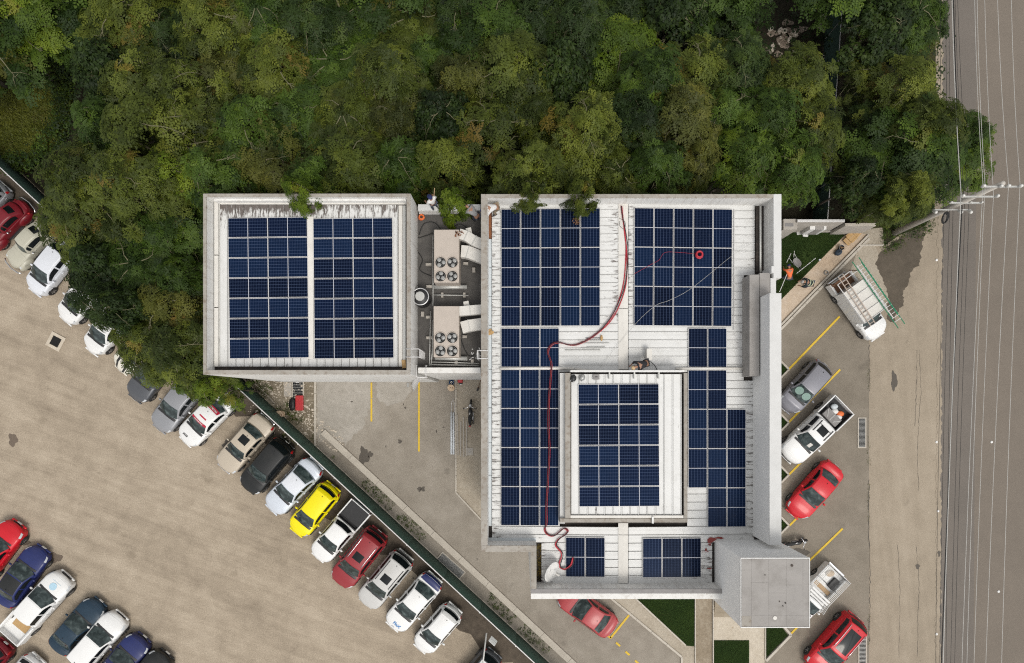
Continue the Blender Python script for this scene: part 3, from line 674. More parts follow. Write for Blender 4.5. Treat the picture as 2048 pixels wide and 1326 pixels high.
# tower
ZT = 14.6
W(main, (1482, 1116, 1619.5, 1255), 0, ZT - .06, mat='tower_wall', name='tower_wall')
cx = [1483.5, 1503, 1537.5, 1572.5, 1606, 1618]; cy = [1118, 1174, 1230.5, 1253.5]
for i in range(5):
    off = (0, -9, 12, -4, 8)[i]
    ys = [cy[0], 1174 + off, 1230.5, cy[3]] if i not in (0, 4) else [cy[0], 1140 + off, 1176 - off, 1208, 1232, cy[3]]
    for j in range(len(ys) - 1):
        W(main, (cx[i] + .1, ys[j] + .1, cx[i + 1] - .1, ys[j + 1] - .1), ZT - .1, ZT - .02 + .004 * ((i + j) % 3), mat='felt_grey' if not (i == 0 and j == 4) else 'coping', name='roofing_felt')
for r4 in ((1481.3, 1115.5, 1620, 1117.2), (1481.3, 1254, 1620, 1255.7), (1481.3, 1117.3, 1482.6, 1253.9), (1618.7, 1117.3, 1620, 1253.9)):
    W(main, r4, ZT - .12, ZT + .01, mat='white_paint', name='tower_edge')
for x_, y_, r_q in ((1584, 1131, 2.6), (1571, 1206, 1.6), (1559, 1203, 1.3), (1566, 1212, 1.2), (1530, 1150, 1.2), (1550, 1236, 4)):
    p = P(x_, y_, ZT); o = MB().cyl((p.x, p.y, ZT + .002), r_q * .0226, .012, 12).build('roof_drain' if r_q == 2.6 else 'felt_patch', MT['grime'] if r_q < 4 else MT['duct_white'], None); under(o, main)
# south east corner of the low roof
W(main, (1433, 1083, 1446, 1178), 8, ZR + .05, mat='grime', name='gutter')

# ------------------------------------------------------------------ annex
ZA, ZAR = 11.7, 10.85
annex = thing('annex_building', 'square white annex with a stained metal roof carrying two solar arrays', 'building', P(614, 568, 0))
W(annex, (406, 394, 413, 740), 0, ZA, cop='coping'); W(annex, (406, 387, 821, 394), 0, ZA, cop='coping')
W(annex, (813, 394, 821, 740), 0, ZA, cop='coping'); W(annex, (406, 740, 821, 749), 0, ZA, cop='coping')
b = MB(); a, c = P(413, 741, ZAR), P(813, 393, ZAR); b.span(a.x, a.y, c.x, c.y, 9, ZAR - .08); under(b.build('deck', MT['grime'], None), annex)
pa = 16.1 * (H - ZAR) / F; x0, x1 = P(440, 0, ZAR).x, P(796, 0, ZAR).x; ns = int((x1 - x0) / pa); pa = (x1 - x0) / ns
for i in range(ns):
    roof_sheet(annex, P(0, 733, ZAR).y, P(0, 410, ZAR).y, x0 + (i + .5) * pa, pa, lambda t: ZAR, .45 if i < 10 else .1, 1.25 if i < 13 else .85, 'y')
for r4, m, z in (((428.5, 402, 436, 509), 'duct_white', .1), ((428.5, 511, 436, 614), 'duct_white', .1), ((428.5, 616, 436, 733), 'duct_white', .1), ((436.6, 404, 439.6, 733), 'blotch', -.02),
                 ((797, 411, 805, 733), 'duct_white', .03), ((806, 411, 811, 733), 'galv', .06), ((440, 402.5, 811, 408), 'duct_white', .12), ((428, 396.5, 812, 401.5), 'white_wall', .5)):
    W(annex, r4, ZAR - .1, ZAR + z, mat=m, name='gutter')
W(annex, (614.5, 433, 627, 718), ZAR + .045, ZAR + .09, mat='duct_white', name='walk_strip')

# ------------------------------------------------------------------ roof terrace between them
ZF = 9.35
ter = thing('service_terrace', 'dark felt roof terrace with low white walls between the annex and the main roof', 'terrace', P(898, 580, 0))
W(ter, (821.5, 430, 990, 737), 0, ZF, mat='felt_dark', name='floor')
W(ter, (836, 408.5, 961, 421), 0, ZF + .75, mat='white_wall', cop='coping_light'); W(ter, (836, 735, 961, 746), 0, ZF + .7, mat='white_wall', cop='white_wall')
W(ter, (838, 426, 961, 427.6), ZF, ZF + .16, mat='rail_white', name='flashing')
for i, (x0_, x1_) in enumerate(((838, 873), (873.6, 905), (905.6, 934), (934.6, 972))):
    for j, (y0_, y1_) in enumerate(((432, 520), (520.6, 610), (610.6, 736))):
        W(ter, (x0_, y0_, x1_, y1_), ZF + .002, ZF + .006 + .004 * ((i + j) % 3), mat='felt_dark', name='roofing_felt')

def ac_unit(px0, py0, px1, py1, label):
    zt = ZF + 1.25; a, c = P(px0, py1, zt), P(px1, py0, zt); w, h = c.x - a.x, c.y - a.y
    t = thing('rooftop_air_conditioner', label, 'air conditioner', ((a.x + c.x) / 2, (a.y + c.y) / 2, ZF), 0, 'rooftop air conditioners')
    MB().box((0, 0, .68), (w, h, 1.1)).build('casing', MT['ac_beige'], t, bevel=.015)
    MB().box((0, h / 2 - h * .245, 1.236), (w - .02, h * .475, .014)).build('top_panel', MT['ac_beige'], t, bevel=.004)
    for sx in (-1, 1): MB().box((sx * (w / 2 - .1), 0, .06), (.12, h, .12)).build('skid', MT['galv'], t)
    for i, (fx, fy) in enumerate(((-.235, -.12), (.235, -.12), (-.235, -.38), (.235, -.38))):
        x, y, r = fx * w, fy * h, .225 * w
        fan = MB().cyl((x, y, 1.236), r, .012, 24).build('fan', MT['dark_hole'], t)
        MB().torus((x, y, 1.245), r, .022, 24, 6).build('fan_ring', MT['ac_beige'], fan)
        bl = MB()
        for k in range(3):
            an = 2 * math.pi * k / 3 + i * .7; d = r * .52
            bl.ball((x + d * math.cos(an), y + d * math.sin(an), 1.252), r * .40, r * .40, .01, 12, 4)
        bl.build('fan_blade', MT['steel'], fan, smooth=True); MB().cyl((x, y, 1.262), r * .14, .015, 10).build('hub', MT['black'], fan)
        g = MB()
        for k in (.4, .72): g.torus((x, y, 1.268), r * k, .006, 20, 4)
        g.build('guard', MT['steel'], fan)
    return t
ac_unit(868, 459, 918, 565, 'beige rooftop air conditioner with four fans, the one nearer the trees')
ac_unit(867, 612, 918, 714, 'beige rooftop air conditioner with four fans, the one nearer the driveway')
def duct(pts, w, h, z, label, stub=None):
    """A square white duct along photo points at height z."""
    t = thing('air_duct', label, 'duct', P(*pts[0], z) - Vector((0, 0, h)), 0, 'white air ducts')
    m = MB(); q = [P(x, y, z) for x, y in pts]; vs = []
    for i, p in enumerate(q):
        a = q[max(0, i - 1)]; c = q[min(len(q) - 1, i + 1)]; d = (c - a).normalized(); s = Vector((-d.y, d.x, 0)) * w / 2
        vs += [p + s, p - s, p - s - Vector((0, 0, h)), p + s - Vector((0, 0, h))]
    fsx = [(i * 4 + k, i * 4 + (k + 1) % 4, i * 4 + 4 + (k + 1) % 4, i * 4 + 4 + k) for i in range(len(q) - 1) for k in range(4)] + [(0, 1, 2, 3), tuple(len(vs) - 4 + k for k in range(4))]
    m.add(vs, fsx); o = m.build('duct_body', MT['duct_white'], None, bevel=.01); under(o, t)
    for i in range(1, len(q) - 1):
        d = (q[i + 1] - q[i - 1]).normalized()
        o = MB().box(q[i] - Vector((0, 0, h / 2)), (.03, w + .05, h + .05), math.atan2(d.y, d.x)).build('flange', MT['galv'], None); under(o, t)
    if stub:
        o = MB().box(P(*stub, z) - Vector((0, 0, .3)), (.28, .32, .06), .2).build('bracket', MT['duct_white'], None); under(o, t)
    return t
duct([(918, 467), (932, 471), (948, 481), (966, 488)], .52, .45, ZF + 1.1, 'white bent duct joining the upper air conditioner, nearest the trees', (937, 459))
duct([(922, 502), (935, 503), (966, 515)], .62, .45, ZF + .9, 'white duct below the bent one on the upper air conditioner', None)
duct([(918, 622), (940, 620), (966, 618)], .48, .45, ZF + 1.1, 'white straight duct on the lower air conditioner, side nearer the trees', (932, 607))
duct([(923, 655), (938, 651), (966, 647)], .6, .45, ZF + .9, 'white straight duct on the lower air conditioner, side nearer the driveway', None)
# pipework on the terrace
def pipes(name, label, runs, mat='galv', group=None):
    t = thing(name, label, 'pipe', P(*runs[0][0][0][:2], ZF), 0, group)
    for pts, r in runs: under(MB().tube([P(*p) for p in pts], r, 7).build('pipe', MT[mat], None, smooth=True), t)
    return t
z = ZF + .22
pipes('pipe_run', 'pair of thin steel pipes running beside the air conditioners along the terrace', [([(866, 470, z), (866, 560, z), (866, 612, z)], .03), ([(861, 622, z), (860, 680, z), (859, 732, z)], .03), ([(866, 640, z), (865, 700, z), (862, 732, z)], .03)])
pipes('pipe_run', 'bundle of pipes along the terrace wall on the driveway side', [([(858, 729, z), (900, 730, z), (958, 731, z)], .04), ([(862, 724, z), (905, 725, z), (958, 727, z)], .03), ([(870, 716, z), (935, 717, z)], .12)])
pipes('conduit', 'thick grey conduit lying between the two air conditioners', [([(868, 574, z), (900, 574, z), (934, 574, z)], .12)])
pipes('conduit', 'thin conduit on wooden blocks between the two air conditioners', [([(868, 590, z), (885, 590, z), (937, 591, z)], .03)])
for i, (x, y, w) in enumerate(((885, 591, 5), (929, 591, 5), (858, 530, 12), (859, 574, 11), (858, 635, 11), (859, 676, 12), (948, 541, 6), (846, 629, 6), (932, 528, 10), (930, 674, 9), (913, 727, 6), (945, 724, 6))):
    o = MB().box((0, 0, .09), (w * .026, .26 if w < 8 else .14, .18)).build('pipe_block', MT['concrete'], bevel=.01); o.location = P(x, y, ZF); o.location.z = ZF + .012
    tag(o, 'small grey pipe block on the terrace, ' + ('between the air conditioners, annex side', 'between the air conditioners, main roof side', 'beside the fans nearer the wood', 'at the end of the thick conduit', 'just below the round water tank', 'beside the fans nearer the driveway', 'standing alone by the white ducts nearer the wood', 'under the thin pipe by the round tank', 'under the lower duct nearer the wood', 'under the lower duct nearer the driveway', 'in the driveway side pipe bundle, annex half', 'in the driveway side pipe bundle, main roof half')[i], 'block', 'pipe blocks on the terrace')
t = thing('water_tank', 'round grey water tank with a pale lid against the annex wall', 'tank', P(846, 599, ZF))
MB().lathe([(.42, 0), (.47, .1), (.47, .9), (.38, 1.05)], n=24).build('barrel', MT['black'], t, smooth=True)
MB().torus((0, 0, .98), .42, .035, 28, 6).build('rim', MT['alu'], t, smooth=True)
MB().cyl((0, 0, 1.1), .24, .1, 20).build('lid', MT['galv'], t, bevel=.015)
for k in range(4): MB().box((-.16 + .1 * k, 0, 1.155), (.03, .36, .02)).build('lid_rib', MT['galv'], t)
def coil(name, label, c, R, r, mat, loops=3, tilt=None, cat='coil'):
    t = thing(name, label, cat, c)
    for k in range(loops):
        MB().torus((RND.uniform(-.02, .02), RND.uniform(-.02, .02), r + k * r * 1.6), R + RND.uniform(-.02, .02), r, 26, 6).build('loop', MT[mat], t, smooth=True)
    return t
coil('hose_coil', 'orange coil of conduit in the rusty terrace corner', P(843, 435, ZF + .02), .115, .035, 'orange', 3)
def cable(name, label, pts, r, mat, z=None, cat='cable', group=None, jit=0.0, seed=0):
    """A loose cable through photo points (x, y, height)."""
    rr = random.Random(seed); q = []
    pts = [Vector(P(*p)) for p in pts]; n = 6
    for i in range(len(pts) - 1):
        p0, p1, p2, p3 = pts[max(0, i - 1)], pts[i], pts[i + 1], pts[min(len(pts) - 1, i + 2)]
        for k in range(n):
            t = k / n; q.append(.5 * ((2 * p1) + (p2 - p0) * t + (2 * p0 - 5 * p1 + 4 * p2 - p3) * t * t + (3 * p1 - p0 - 3 * p2 + p3) * t ** 3) + Vector((rr.uniform(-jit, jit), rr.uniform(-jit, jit), 0)))
    q.append(pts[-1]); c = q[0].copy()
    o = MB().tube([p - c for p in q], r, 6).build(name, MT[mat], None, smooth=True, loc=c)
    return tag(o, label, cat, group)
for i, (pts, lb) in enumerate((([(838, 470), (846, 450), (858, 444), (872, 447), (882, 460)], 'brown cable looped over the terrace beside the orange coil'), ([(836, 476), (850, 472), (866, 466)], 'short brown cable leading to the upper air conditioner'),
                               ([(905, 457), (915, 449), (926, 450), (940, 462)], 'dark cable behind the upper air conditioner under the leaning branch'), ([(921, 675), (930, 700), (940, 712), (958, 706)], 'thin dark cable in front of the lower air conditioner'), ([(837, 505), (845, 520), (840, 540), (862, 552)], 'thin dark cable between the annex wall and the upper air conditioner'))):
    cable('loose_cable', lb, [(x, y, ZF + .05) for x, y in pts], .022, 'rubber', seed=i)
t = thing('white_debris', 'crumpled white plastic scraps beside the lower air conditioner', 'debris', P(950, 708, ZF))
for k in range(14): MB().box((RND.uniform(-.3, .3), RND.uniform(-.3, .3), .05), (RND.uniform(.05, .14), .05, .03), RND.uniform(0, 3)).build('scrap', MT['white_paint'], t)
def hoops(px, py, z, label, w=.5):
    t = thing('access_rail', label, 'handrail', P(px, py, z), 0)
    for s in (-1, 1): MB().tube([(s * w / 2, -.35, -.6), (s * w / 2, -.35, .3), (s * w / 2, .25, .3), (s * w / 2, .25, -.6)], .02, 6).build('hoop', MT['rail_white'], t, smooth=True)
    for k in range(3): MB().tube([(-w / 2, -.35, -.5 + .3 * k), (w / 2, -.35, -.5 + .3 * k)], .015, 6).build('rung', MT['rail_white'], t)
    return t
hoops(844, 741, ZF + .75, 'white ladder rail hooked over the terrace wall above the driveway')
t = thing('wall_ladder', 'white ladder rail bridging the annex wall and the terrace', 'handrail', P(826, 706, ZA))
for s in (-1, 1): MB().tube([(-.35, s * .2, .05), (.28, s * .2, .05), (.3, s * .2, -2.2)], .02, 6).build('stile', MT['rail_white'], t, smooth=True)
for k in range(7): MB().tube([(.3, -.2, -.2 - .3 * k), (.3, .2, -.2 - .3 * k)], .015, 6).build('rung', MT['rail_white'], t)
t = thing('wall_ladder', 'white ladder rail where the terrace meets the main roof gutter', 'handrail', P(966, 709, ZC))
for s in (-1, 1): MB().tube([(.25, s * .2, .05), (-.28, s * .2, .05), (-.3, s * .2, -2.1)], .02, 6).build('stile', MT['rail_white'], t, smooth=True)
for k in range(7): MB().tube([(-.3, -.2, -.2 - .3 * k), (-.3, .2, -.2 - .3 * k)], .015, 6).build('rung', MT['rail_white'], t)
# ------------------------------------------------------------------ solar panels, one by one
ORD = ['first', 'second', 'third', 'fourth', 'fifth', 'sixth', 'seventh', 'eighth', 'ninth', 'tenth']
_pvc = {}
def pv_parts(w, h):
    """Meshes of a panel w by h: cells run 6 across the short side and 24 along the long one."""
    key = (round(w, 3), round(h, 3))
    if key in _pvc: return _pvc[key]
    f = .015; fr = MB()
    for sx in (-1, 1): fr.box((sx * (w / 2 - f / 2), 0, 0), (f, h, .04)); fr.box((0, sx * (h / 2 - f / 2), 0), (w - 2 * f, f, .04))
    fm = fr.mesh('frame', MT['rail_white'])
    g = MB(); iw, ih = w / 2 - f, h / 2 - f; g.add([(-iw, -ih, .012), (iw, -ih, .012), (iw, ih, .012), (-iw, ih, .012)], [(0, 1, 2, 3)])
    horiz = w > h; gm = g.mesh('glass', MT['pv2' if horiz else 'pv'], recalc=False)
    uv_layer(gm, 'cells', (lambda c: ((c.y + ih) / (2 * ih), (c.x + iw) / (2 * iw))) if horiz else (lambda c: ((c.x + iw) / (2 * iw), (c.y + ih) / (2 * ih))))
    _pvc[key] = (fm, gm); return _pvc[key]
def array(rect, cols, rows, z, where, group, tilt=0.0, rz=0.0, skip=(), gapx=0.02, gapy=0.02, zf=None):
    """A block of panels inside a photo rectangle."""
    x0, y0, x1, y1 = rect; a, c = P(x0, y1, z), P(x1, y0, z); cw, chh = (c.x - a.x) / cols, (c.y - a.y) / rows
    ctr = (a + c) / 2; fm, gm = pv_parts(cw - gapx, chh - gapy); e = Euler((0, tilt, rz), 'XYZ'); R3 = Matrix.Rotation(rz, 3, 'Z')
    for r in range(rows):
        for k in range(cols):
            if (r, k) in skip: continue
            off = R3 @ Vector((-(c.x - a.x) / 2 + (k + .5) * cw, (c.y - a.y) / 2 - (r + .5) * chh, 0)); p = ctr + off
            zz = (zf(p.x) + .11) if zf else z
            rowt = '' if rows == 1 else ORD[r] + ' row from wood'; colt = '' if cols == 1 else ORD[k] + ' from car lot'
            t = thing('solar_panel', 'solar panel in ' + where + ', ' + ', '.join(q for q in (rowt, colt) if q), 'solar panel', (p.x, p.y, zz), 0, group)
            t.rotation_euler = e
            mesh_obj('frame', fm, t); mesh_obj('glass', gm, t)
    # rails under the block
    return ctr
TW, TE = -math.atan2(RSL, XRIDGE - XW), math.atan2(RSL, XE - XRIDGE)
array((457.5, 434.5, 616.5, 717), 2, 7, 10.97, 'annex block nearer car lot', 'solar panels on the annex', rz=rad(.75), gapx=.012, gapy=.035)
array((627.5, 436, 786.5, 717.5), 2, 7, 10.97, 'annex block nearer terrace', 'solar panels on the annex', rz=rad(.6), gapx=.012, gapy=.035)
ZPV = 10.5
array((1001.5, 418, 1200, 652.5), 5, 3, ZPV, 'main block by the terrace', 'solar panels on the main roof', TW, zf=roofz, gapx=.035, gapy=.012)
array((1266.5, 418, 1464.5, 652.5), 5, 3, ZPV, 'block holding the red coil', 'solar panels on the main roof', TE, zf=roofz, rz=rad(-.3), gapx=.035, gapy=.012)
array((1001.5, 656.5, 1118.5, 734.5), 3, 1, ZPV, 'single row of three above the white drain pipe', 'solar panels on the main roof', TW, zf=roofz, gapx=.03)
array((1001, 739, 1118, 1051), 3, 4, ZPV, 'strip under the red hose', 'solar panels on the main roof', TW, zf=roofz, gapx=.035, gapy=.012)
array((1375.5, 656.5, 1453.5, 735), 2, 1, ZPV, 'pair beside the grey ledge', 'solar panels on the main roof', TE, zf=roofz, gapx=.03)
array((1375, 740, 1492.5, 1054), 3, 4, ZPV, 'strip beside the tall wall', 'solar panels on the main roof', TE, zf=roofz, skip={(0, 2), (3, 0)}, gapx=.035, gapy=.012)
array((1157, 767.5, 1318.5, 1013.5), 2, 6, ZP - .1, 'small raised upper roof', 'solar panels on the raised roof', rz=rad(.4), gapx=.012, gapy=.035)
array((1130.5, 1073.5, 1209.5, 1153), 2, 1, ZPV, 'pair beside the satellite dish', 'solar panels on the main roof', TW, zf=roofz, gapx=.03)
array((1283.5, 1075, 1402, 1154), 3, 1, ZPV, 'single row of three beside the tower', 'solar panels on the main roof', TE, zf=roofz, gapx=.03)
# white mounting rails
def rail(x0, y0, x1, y1, label):
    o = MB(); a, c = P(x0, y0, 10.5), P(x1, y1, 10.5); a.z = roofz(a.x) + .07; c.z = roofz(c.x) + .07
    o.tube([Vector((0, 0, 0)), c - a], .022, 4); return tag(o.build('mounting_rail', MT['rail_white'], loc=a), label, 'rail', 'mounting rails beside the solar panels')
rail(1469, 418, 1468, 660, 'thin white mounting rail on the road side of the panel block with the red coil')
# ------------------------------------------------------------------ vehicles
def paint(name, col, metal=0.0, dust=0.18):
    m = M('paint_' + name, col, 0.42, metal=metal, var=0.05, scale=1.5, coat=0.22, spec=0.35, dirt=dust, dirtcol=tuple(.5 * c + .5 * d for c, d in zip(col, (.26, .22, .17))), world=False); return m
PT = {'white': paint('white', (.70, .70, .69)), 'pearl': paint('pearl', (.62, .64, .68)), 'tan': paint('tan', (.5, .42, .3)), 'cream': paint('cream', (.66, .63, .55)), 'beige': paint('beige', (.46, .40, .32), .1),
      'black': paint('black', (.010, .011, .011), 0, .1), 'silver': paint('silver', (.56, .60, .66), .15), 'yellow': paint('yellow', (.78, .66, .0), 0, .04), 'maroon': paint('maroon', (.25, .022, .028), 0, .08),
      'red': paint('red', (.52, .008, .018), 0, .05), 'dusty': paint('dusty', (.48, .475, .46), 0, .5), 'gunmetal': paint('gunmetal', (.085, .090, .10), .2), 'grey': paint('grey', (.27, .275, .29), .25),
      'blue': paint('blue', (.014, .022, .105), 0, .1), 'navy': paint('navy', (.012, .016, .075), 0, .08), 'teal': paint('teal', (.012, .032, .055), .1, .12), 'oldbeige': paint('oldbeige', (.42, .405, .33), 0, .35),
      'wine': paint('wine', (.16, .008, .015), 0, .06), 'rose': paint('rose', (.36, .05, .055), 0, .12), 'midgrey': paint('midgrey', (.20, .20, .225), .2)}
mg, ntg, bg_ = new_mat('car_glass'); ntg.links.new(ramp(ntg, noise(ntg, opos(ntg), 2.6, 3, .5, .6), [(.40, (.018, .027, .027)), (.56, (.045, .062, .062)), (.72, (.10, .125, .122))]), bg_.inputs['Base Color']); bg_.inputs['Roughness'].default_value = .05; bg_.inputs['Specular IOR Level'].default_value = .35
MT['glass'] = mg
mg2, ntg2, bg2 = new_mat('car_side_glass'); bg2.inputs['Base Color'].default_value = (.006, .008, .009, 1); bg2.inputs['Roughness'].default_value = .08; bg2.inputs['Specular IOR Level'].default_value = .3
MT['glass_side'] = mg2
MT['lamp'] = M('headlamp', (.50, .52, .54), .15, var=.15, scale=20, world=False); MT['tail'] = M('tail_lamp', (.40, .012, .015), .25, var=.1, world=False)
MT['chrome'] = M('chrome', (.65, .65, .66), .15, metal=.9, var=.03, world=False); MT['trim'] = M('trim_black', (.018, .018, .019), .45, var=.2, world=False)
MT['rim'] = M('rim', (.33, .33, .34), .3, metal=.6, var=.1, world=False); MT['liner'] = M('bed_liner', (.022, .022, .023), .7, var=.3, world=False)

def interp(pts, x):
    if x <= pts[0][0]: return pts[0][1]
    for (a, b), (c, d) in zip(pts, pts[1:]):
        if x <= c:
            t = (x - a) / (c - a); return b + (d - b) * t
    return pts[-1][1]
class Car:
    def __init__(s, L, Wd, Hh, belt, hood, cowl, rf, rr, rb, tail, tum=.36, nose=.62, round_=.30):
        s.L, s.W, s.H, s.belt = L, Wd, Hh, belt; h = L / 2; s.h = h
        s.xc, s.x0, s.x1, s.xb = h - cowl, h - rf, -h + rr, -h + rb
        s.tum = tum; s.rd = round_
        s.prof = [(-h, tail * .72), (-h + .10, tail * .93), (-h + .3, tail), (s.xb, belt), (s.xc, belt), (s.xc + .45, hood + .03), (h - .45, hood - .04), (h - .16, nose + .09), (h - .05, nose), (h, nose - .14)]
        s.prof = sorted(s.prof)
    def top(s, x): return interp(s.prof, x)
    def half(s, x):
        h = s.h; w = s.W / 2
        uf = max(0, (x - (h - .85)) / .85); ur = max(0, ((-h + .7) - x) / .7)
        return w * (1 - s.rd * uf ** 2.4 - s.rd * .75 * ur ** 2.4)
    def bow(s, x):
        h = s.h; return .20 * max(0, (x - (h - .7)) / .7) - .13 * max(0, ((-h + .5) - x) / .5)
    SEC = [(0, 1.0), (.25, .998), (.5, .985), (.72, .955), (.86, .915), (.945, .86), (.985, .77), (1.0, .58), (.995, .36), (.97, .12), (.93, 0)]
    def body(s, x, t, side=1, off=0.0):
        """t 0 = middle of the top, 1 = sill."""
        f = t * (len(s.SEC) - 1); i = min(int(f), len(s.SEC) - 2); q = f - i
        yf = s.SEC[i][0] + (s.SEC[i + 1][0] - s.SEC[i][0]) * q; zf = s.SEC[i][1] + (s.SEC[i + 1][1] - s.SEC[i][1]) * q
        w = s.half(x); z = .2 + (s.top(x) + .03 - .2) * zf
        return Vector((x - s.bow(x) * yf ** 2, side * w * yf, z))
    def ztop(s, x):
        if x >= s.x0: t = (s.xc - x) / (s.xc - s.x0); return s.belt + (s.H - .035 - s.belt) * (t ** .92)
        if x <= s.x1: t = (x - s.xb) / max(.01, (s.x1 - s.xb)); return s.belt + (s.H - .05 - s.belt) * (max(0, t) ** .85)
        m = (s.x0 * .6 + s.x1 * .4); u = (x - m) / (s.x0 - m) if x > m else (m - x) / (m - s.x1)
        return s.H - (.035 if x > m else .05) * u * u
    def cabin(s, x, v):
        zc = s.ztop(x); k = (zc - s.belt) / (s.H - s.belt); wb = min(s.W / 2 * .93, s.half(x) * .955); wt = wb - (zc - s.belt) * s.tum
        fx = max(0, (x - (s.x0 - .3)) / (s.xc - s.x0 + .3)); rx = max(0, ((s.x1 + .3) - x) / (s.x1 + .3 - s.xb))
        a = abs(v); sg = 1 if v >= 0 else -1
        if a <= .7:
            y = wt * .965 * a / .7; z = zc + .05 * k * (1 - (a / .7) ** 2); yy = y / wb
        else:
            q = (a - .7) / .3; y = (wt * .965) + (wb - wt * .965) * (q ** .85); z = zc - .012 - (zc - s.belt + .03) * (q ** 1.12); yy = y / wb
        return Vector((x - .24 * fx * yy ** 2 + .16 * rx * yy ** 2, sg * y, z))
    def patch(s, fn, us, vs, off):
        pts = [[fn(u, v) for v in vs] for u in us]; m = MB(); nu, nv = len(us), len(vs); out = []
        c = Vector((0, 0, .5))
        for i in range(nu):
            for j in range(nv):
                a = pts[min(i + 1, nu - 1)][j] - pts[max(i - 1, 0)][j]; b = pts[i][min(j + 1, nv - 1)] - pts[i][max(j - 1, 0)]
                n = a.cross(b)
                if n.length < 1e-9: n = Vector((0, 0, 1))
                n.normalize(); p = pts[i][j]
                if n.dot(Vector((0.0 * p.x, p.y, max(.05, p.z - .3)))) < 0: n = -n
                out.append(p + n * off)
        m.add(out, [(i * nv + j, (i + 1) * nv + j, (i + 1) * nv + j + 1, i * nv + j + 1) for i in range(nu - 1) for j in range(nv - 1)])
        return m
def lin(a, b, n): return [a + (b - a) * i / (n - 1) for i in range(n)]

KIND = {
    'sedan': dict(L=4.45, Wd=1.74, Hh=1.46, belt=.96, hood=.90, cowl=1.25, rf=2.05, rr=1.25, rb=.60, tail=1.00),
    'oldsedan': dict(L=4.45, Wd=1.70, Hh=1.40, belt=.94, hood=.86, cowl=1.30, rf=1.95, rr=1.30, rb=.78, tail=.94, round_=.17),
    'hatch': dict(L=3.85, Wd=1.68, Hh=1.50, belt=.98, hood=.92, cowl=.95, rf=1.75, rr=.55, rb=.14, tail=.98, tum=.38),
    'suv': dict(L=4.4, Wd=1.82, Hh=1.66, belt=1.08, hood=1.00, cowl=1.12, rf=1.85, rr=.50, rb=.12, tail=1.08, tum=.34, nose=.74, round_=.24),
    'pickup': dict(L=5.2, Wd=1.82, Hh=1.76, belt=1.12, hood=1.04, cowl=1.25, rf=1.95, rr=1.85, rb=1.66, tail=1.06, tum=.32, nose=.80, round_=.22),
    'smallpickup': dict(L=4.45, Wd=1.68, Hh=1.54, belt=1.02, hood=.94, cowl=1.05, rf=1.8, rr=1.75, rb=1.5, tail=1.0, tum=.36, nose=.66, round_=.26),
}
def wheel(t, x, y, r, wd, rim='rim'):
    MB().cyl((x, y, r + .02), r * 1.13, .03 + .0, 20, 'y').build('wheel_arch', MT['trim'], t).location.y = (.012 if y > 0 else -.012) + (wd / 2 - .055) * (1 if y > 0 else -1)
    w = MB().lathe([(r * .62, -wd / 2), (r * .93, -wd / 2), (r, -wd / 2 + .03), (r, wd / 2 - .03), (r * .93, wd / 2), (r * .62, wd / 2)], n=20).build('wheel', MT['rubber'], t, smooth=False)
    w.rotation_euler = (rad(90), 0, 0); w.location = (x, y, r)
    rm = MB().cyl((0, 0, 0), r * .62, wd * .9, 16)
    for k in range(5):
        a = 2 * math.pi * k / 5
        for s in (-1, 1): rm.box((r * .33 * math.cos(a), r * .33 * math.sin(a), s * (wd * .45 + .008)), (r * .56, .05, .02), a)
    rm.build('rim', MT[rim], w)

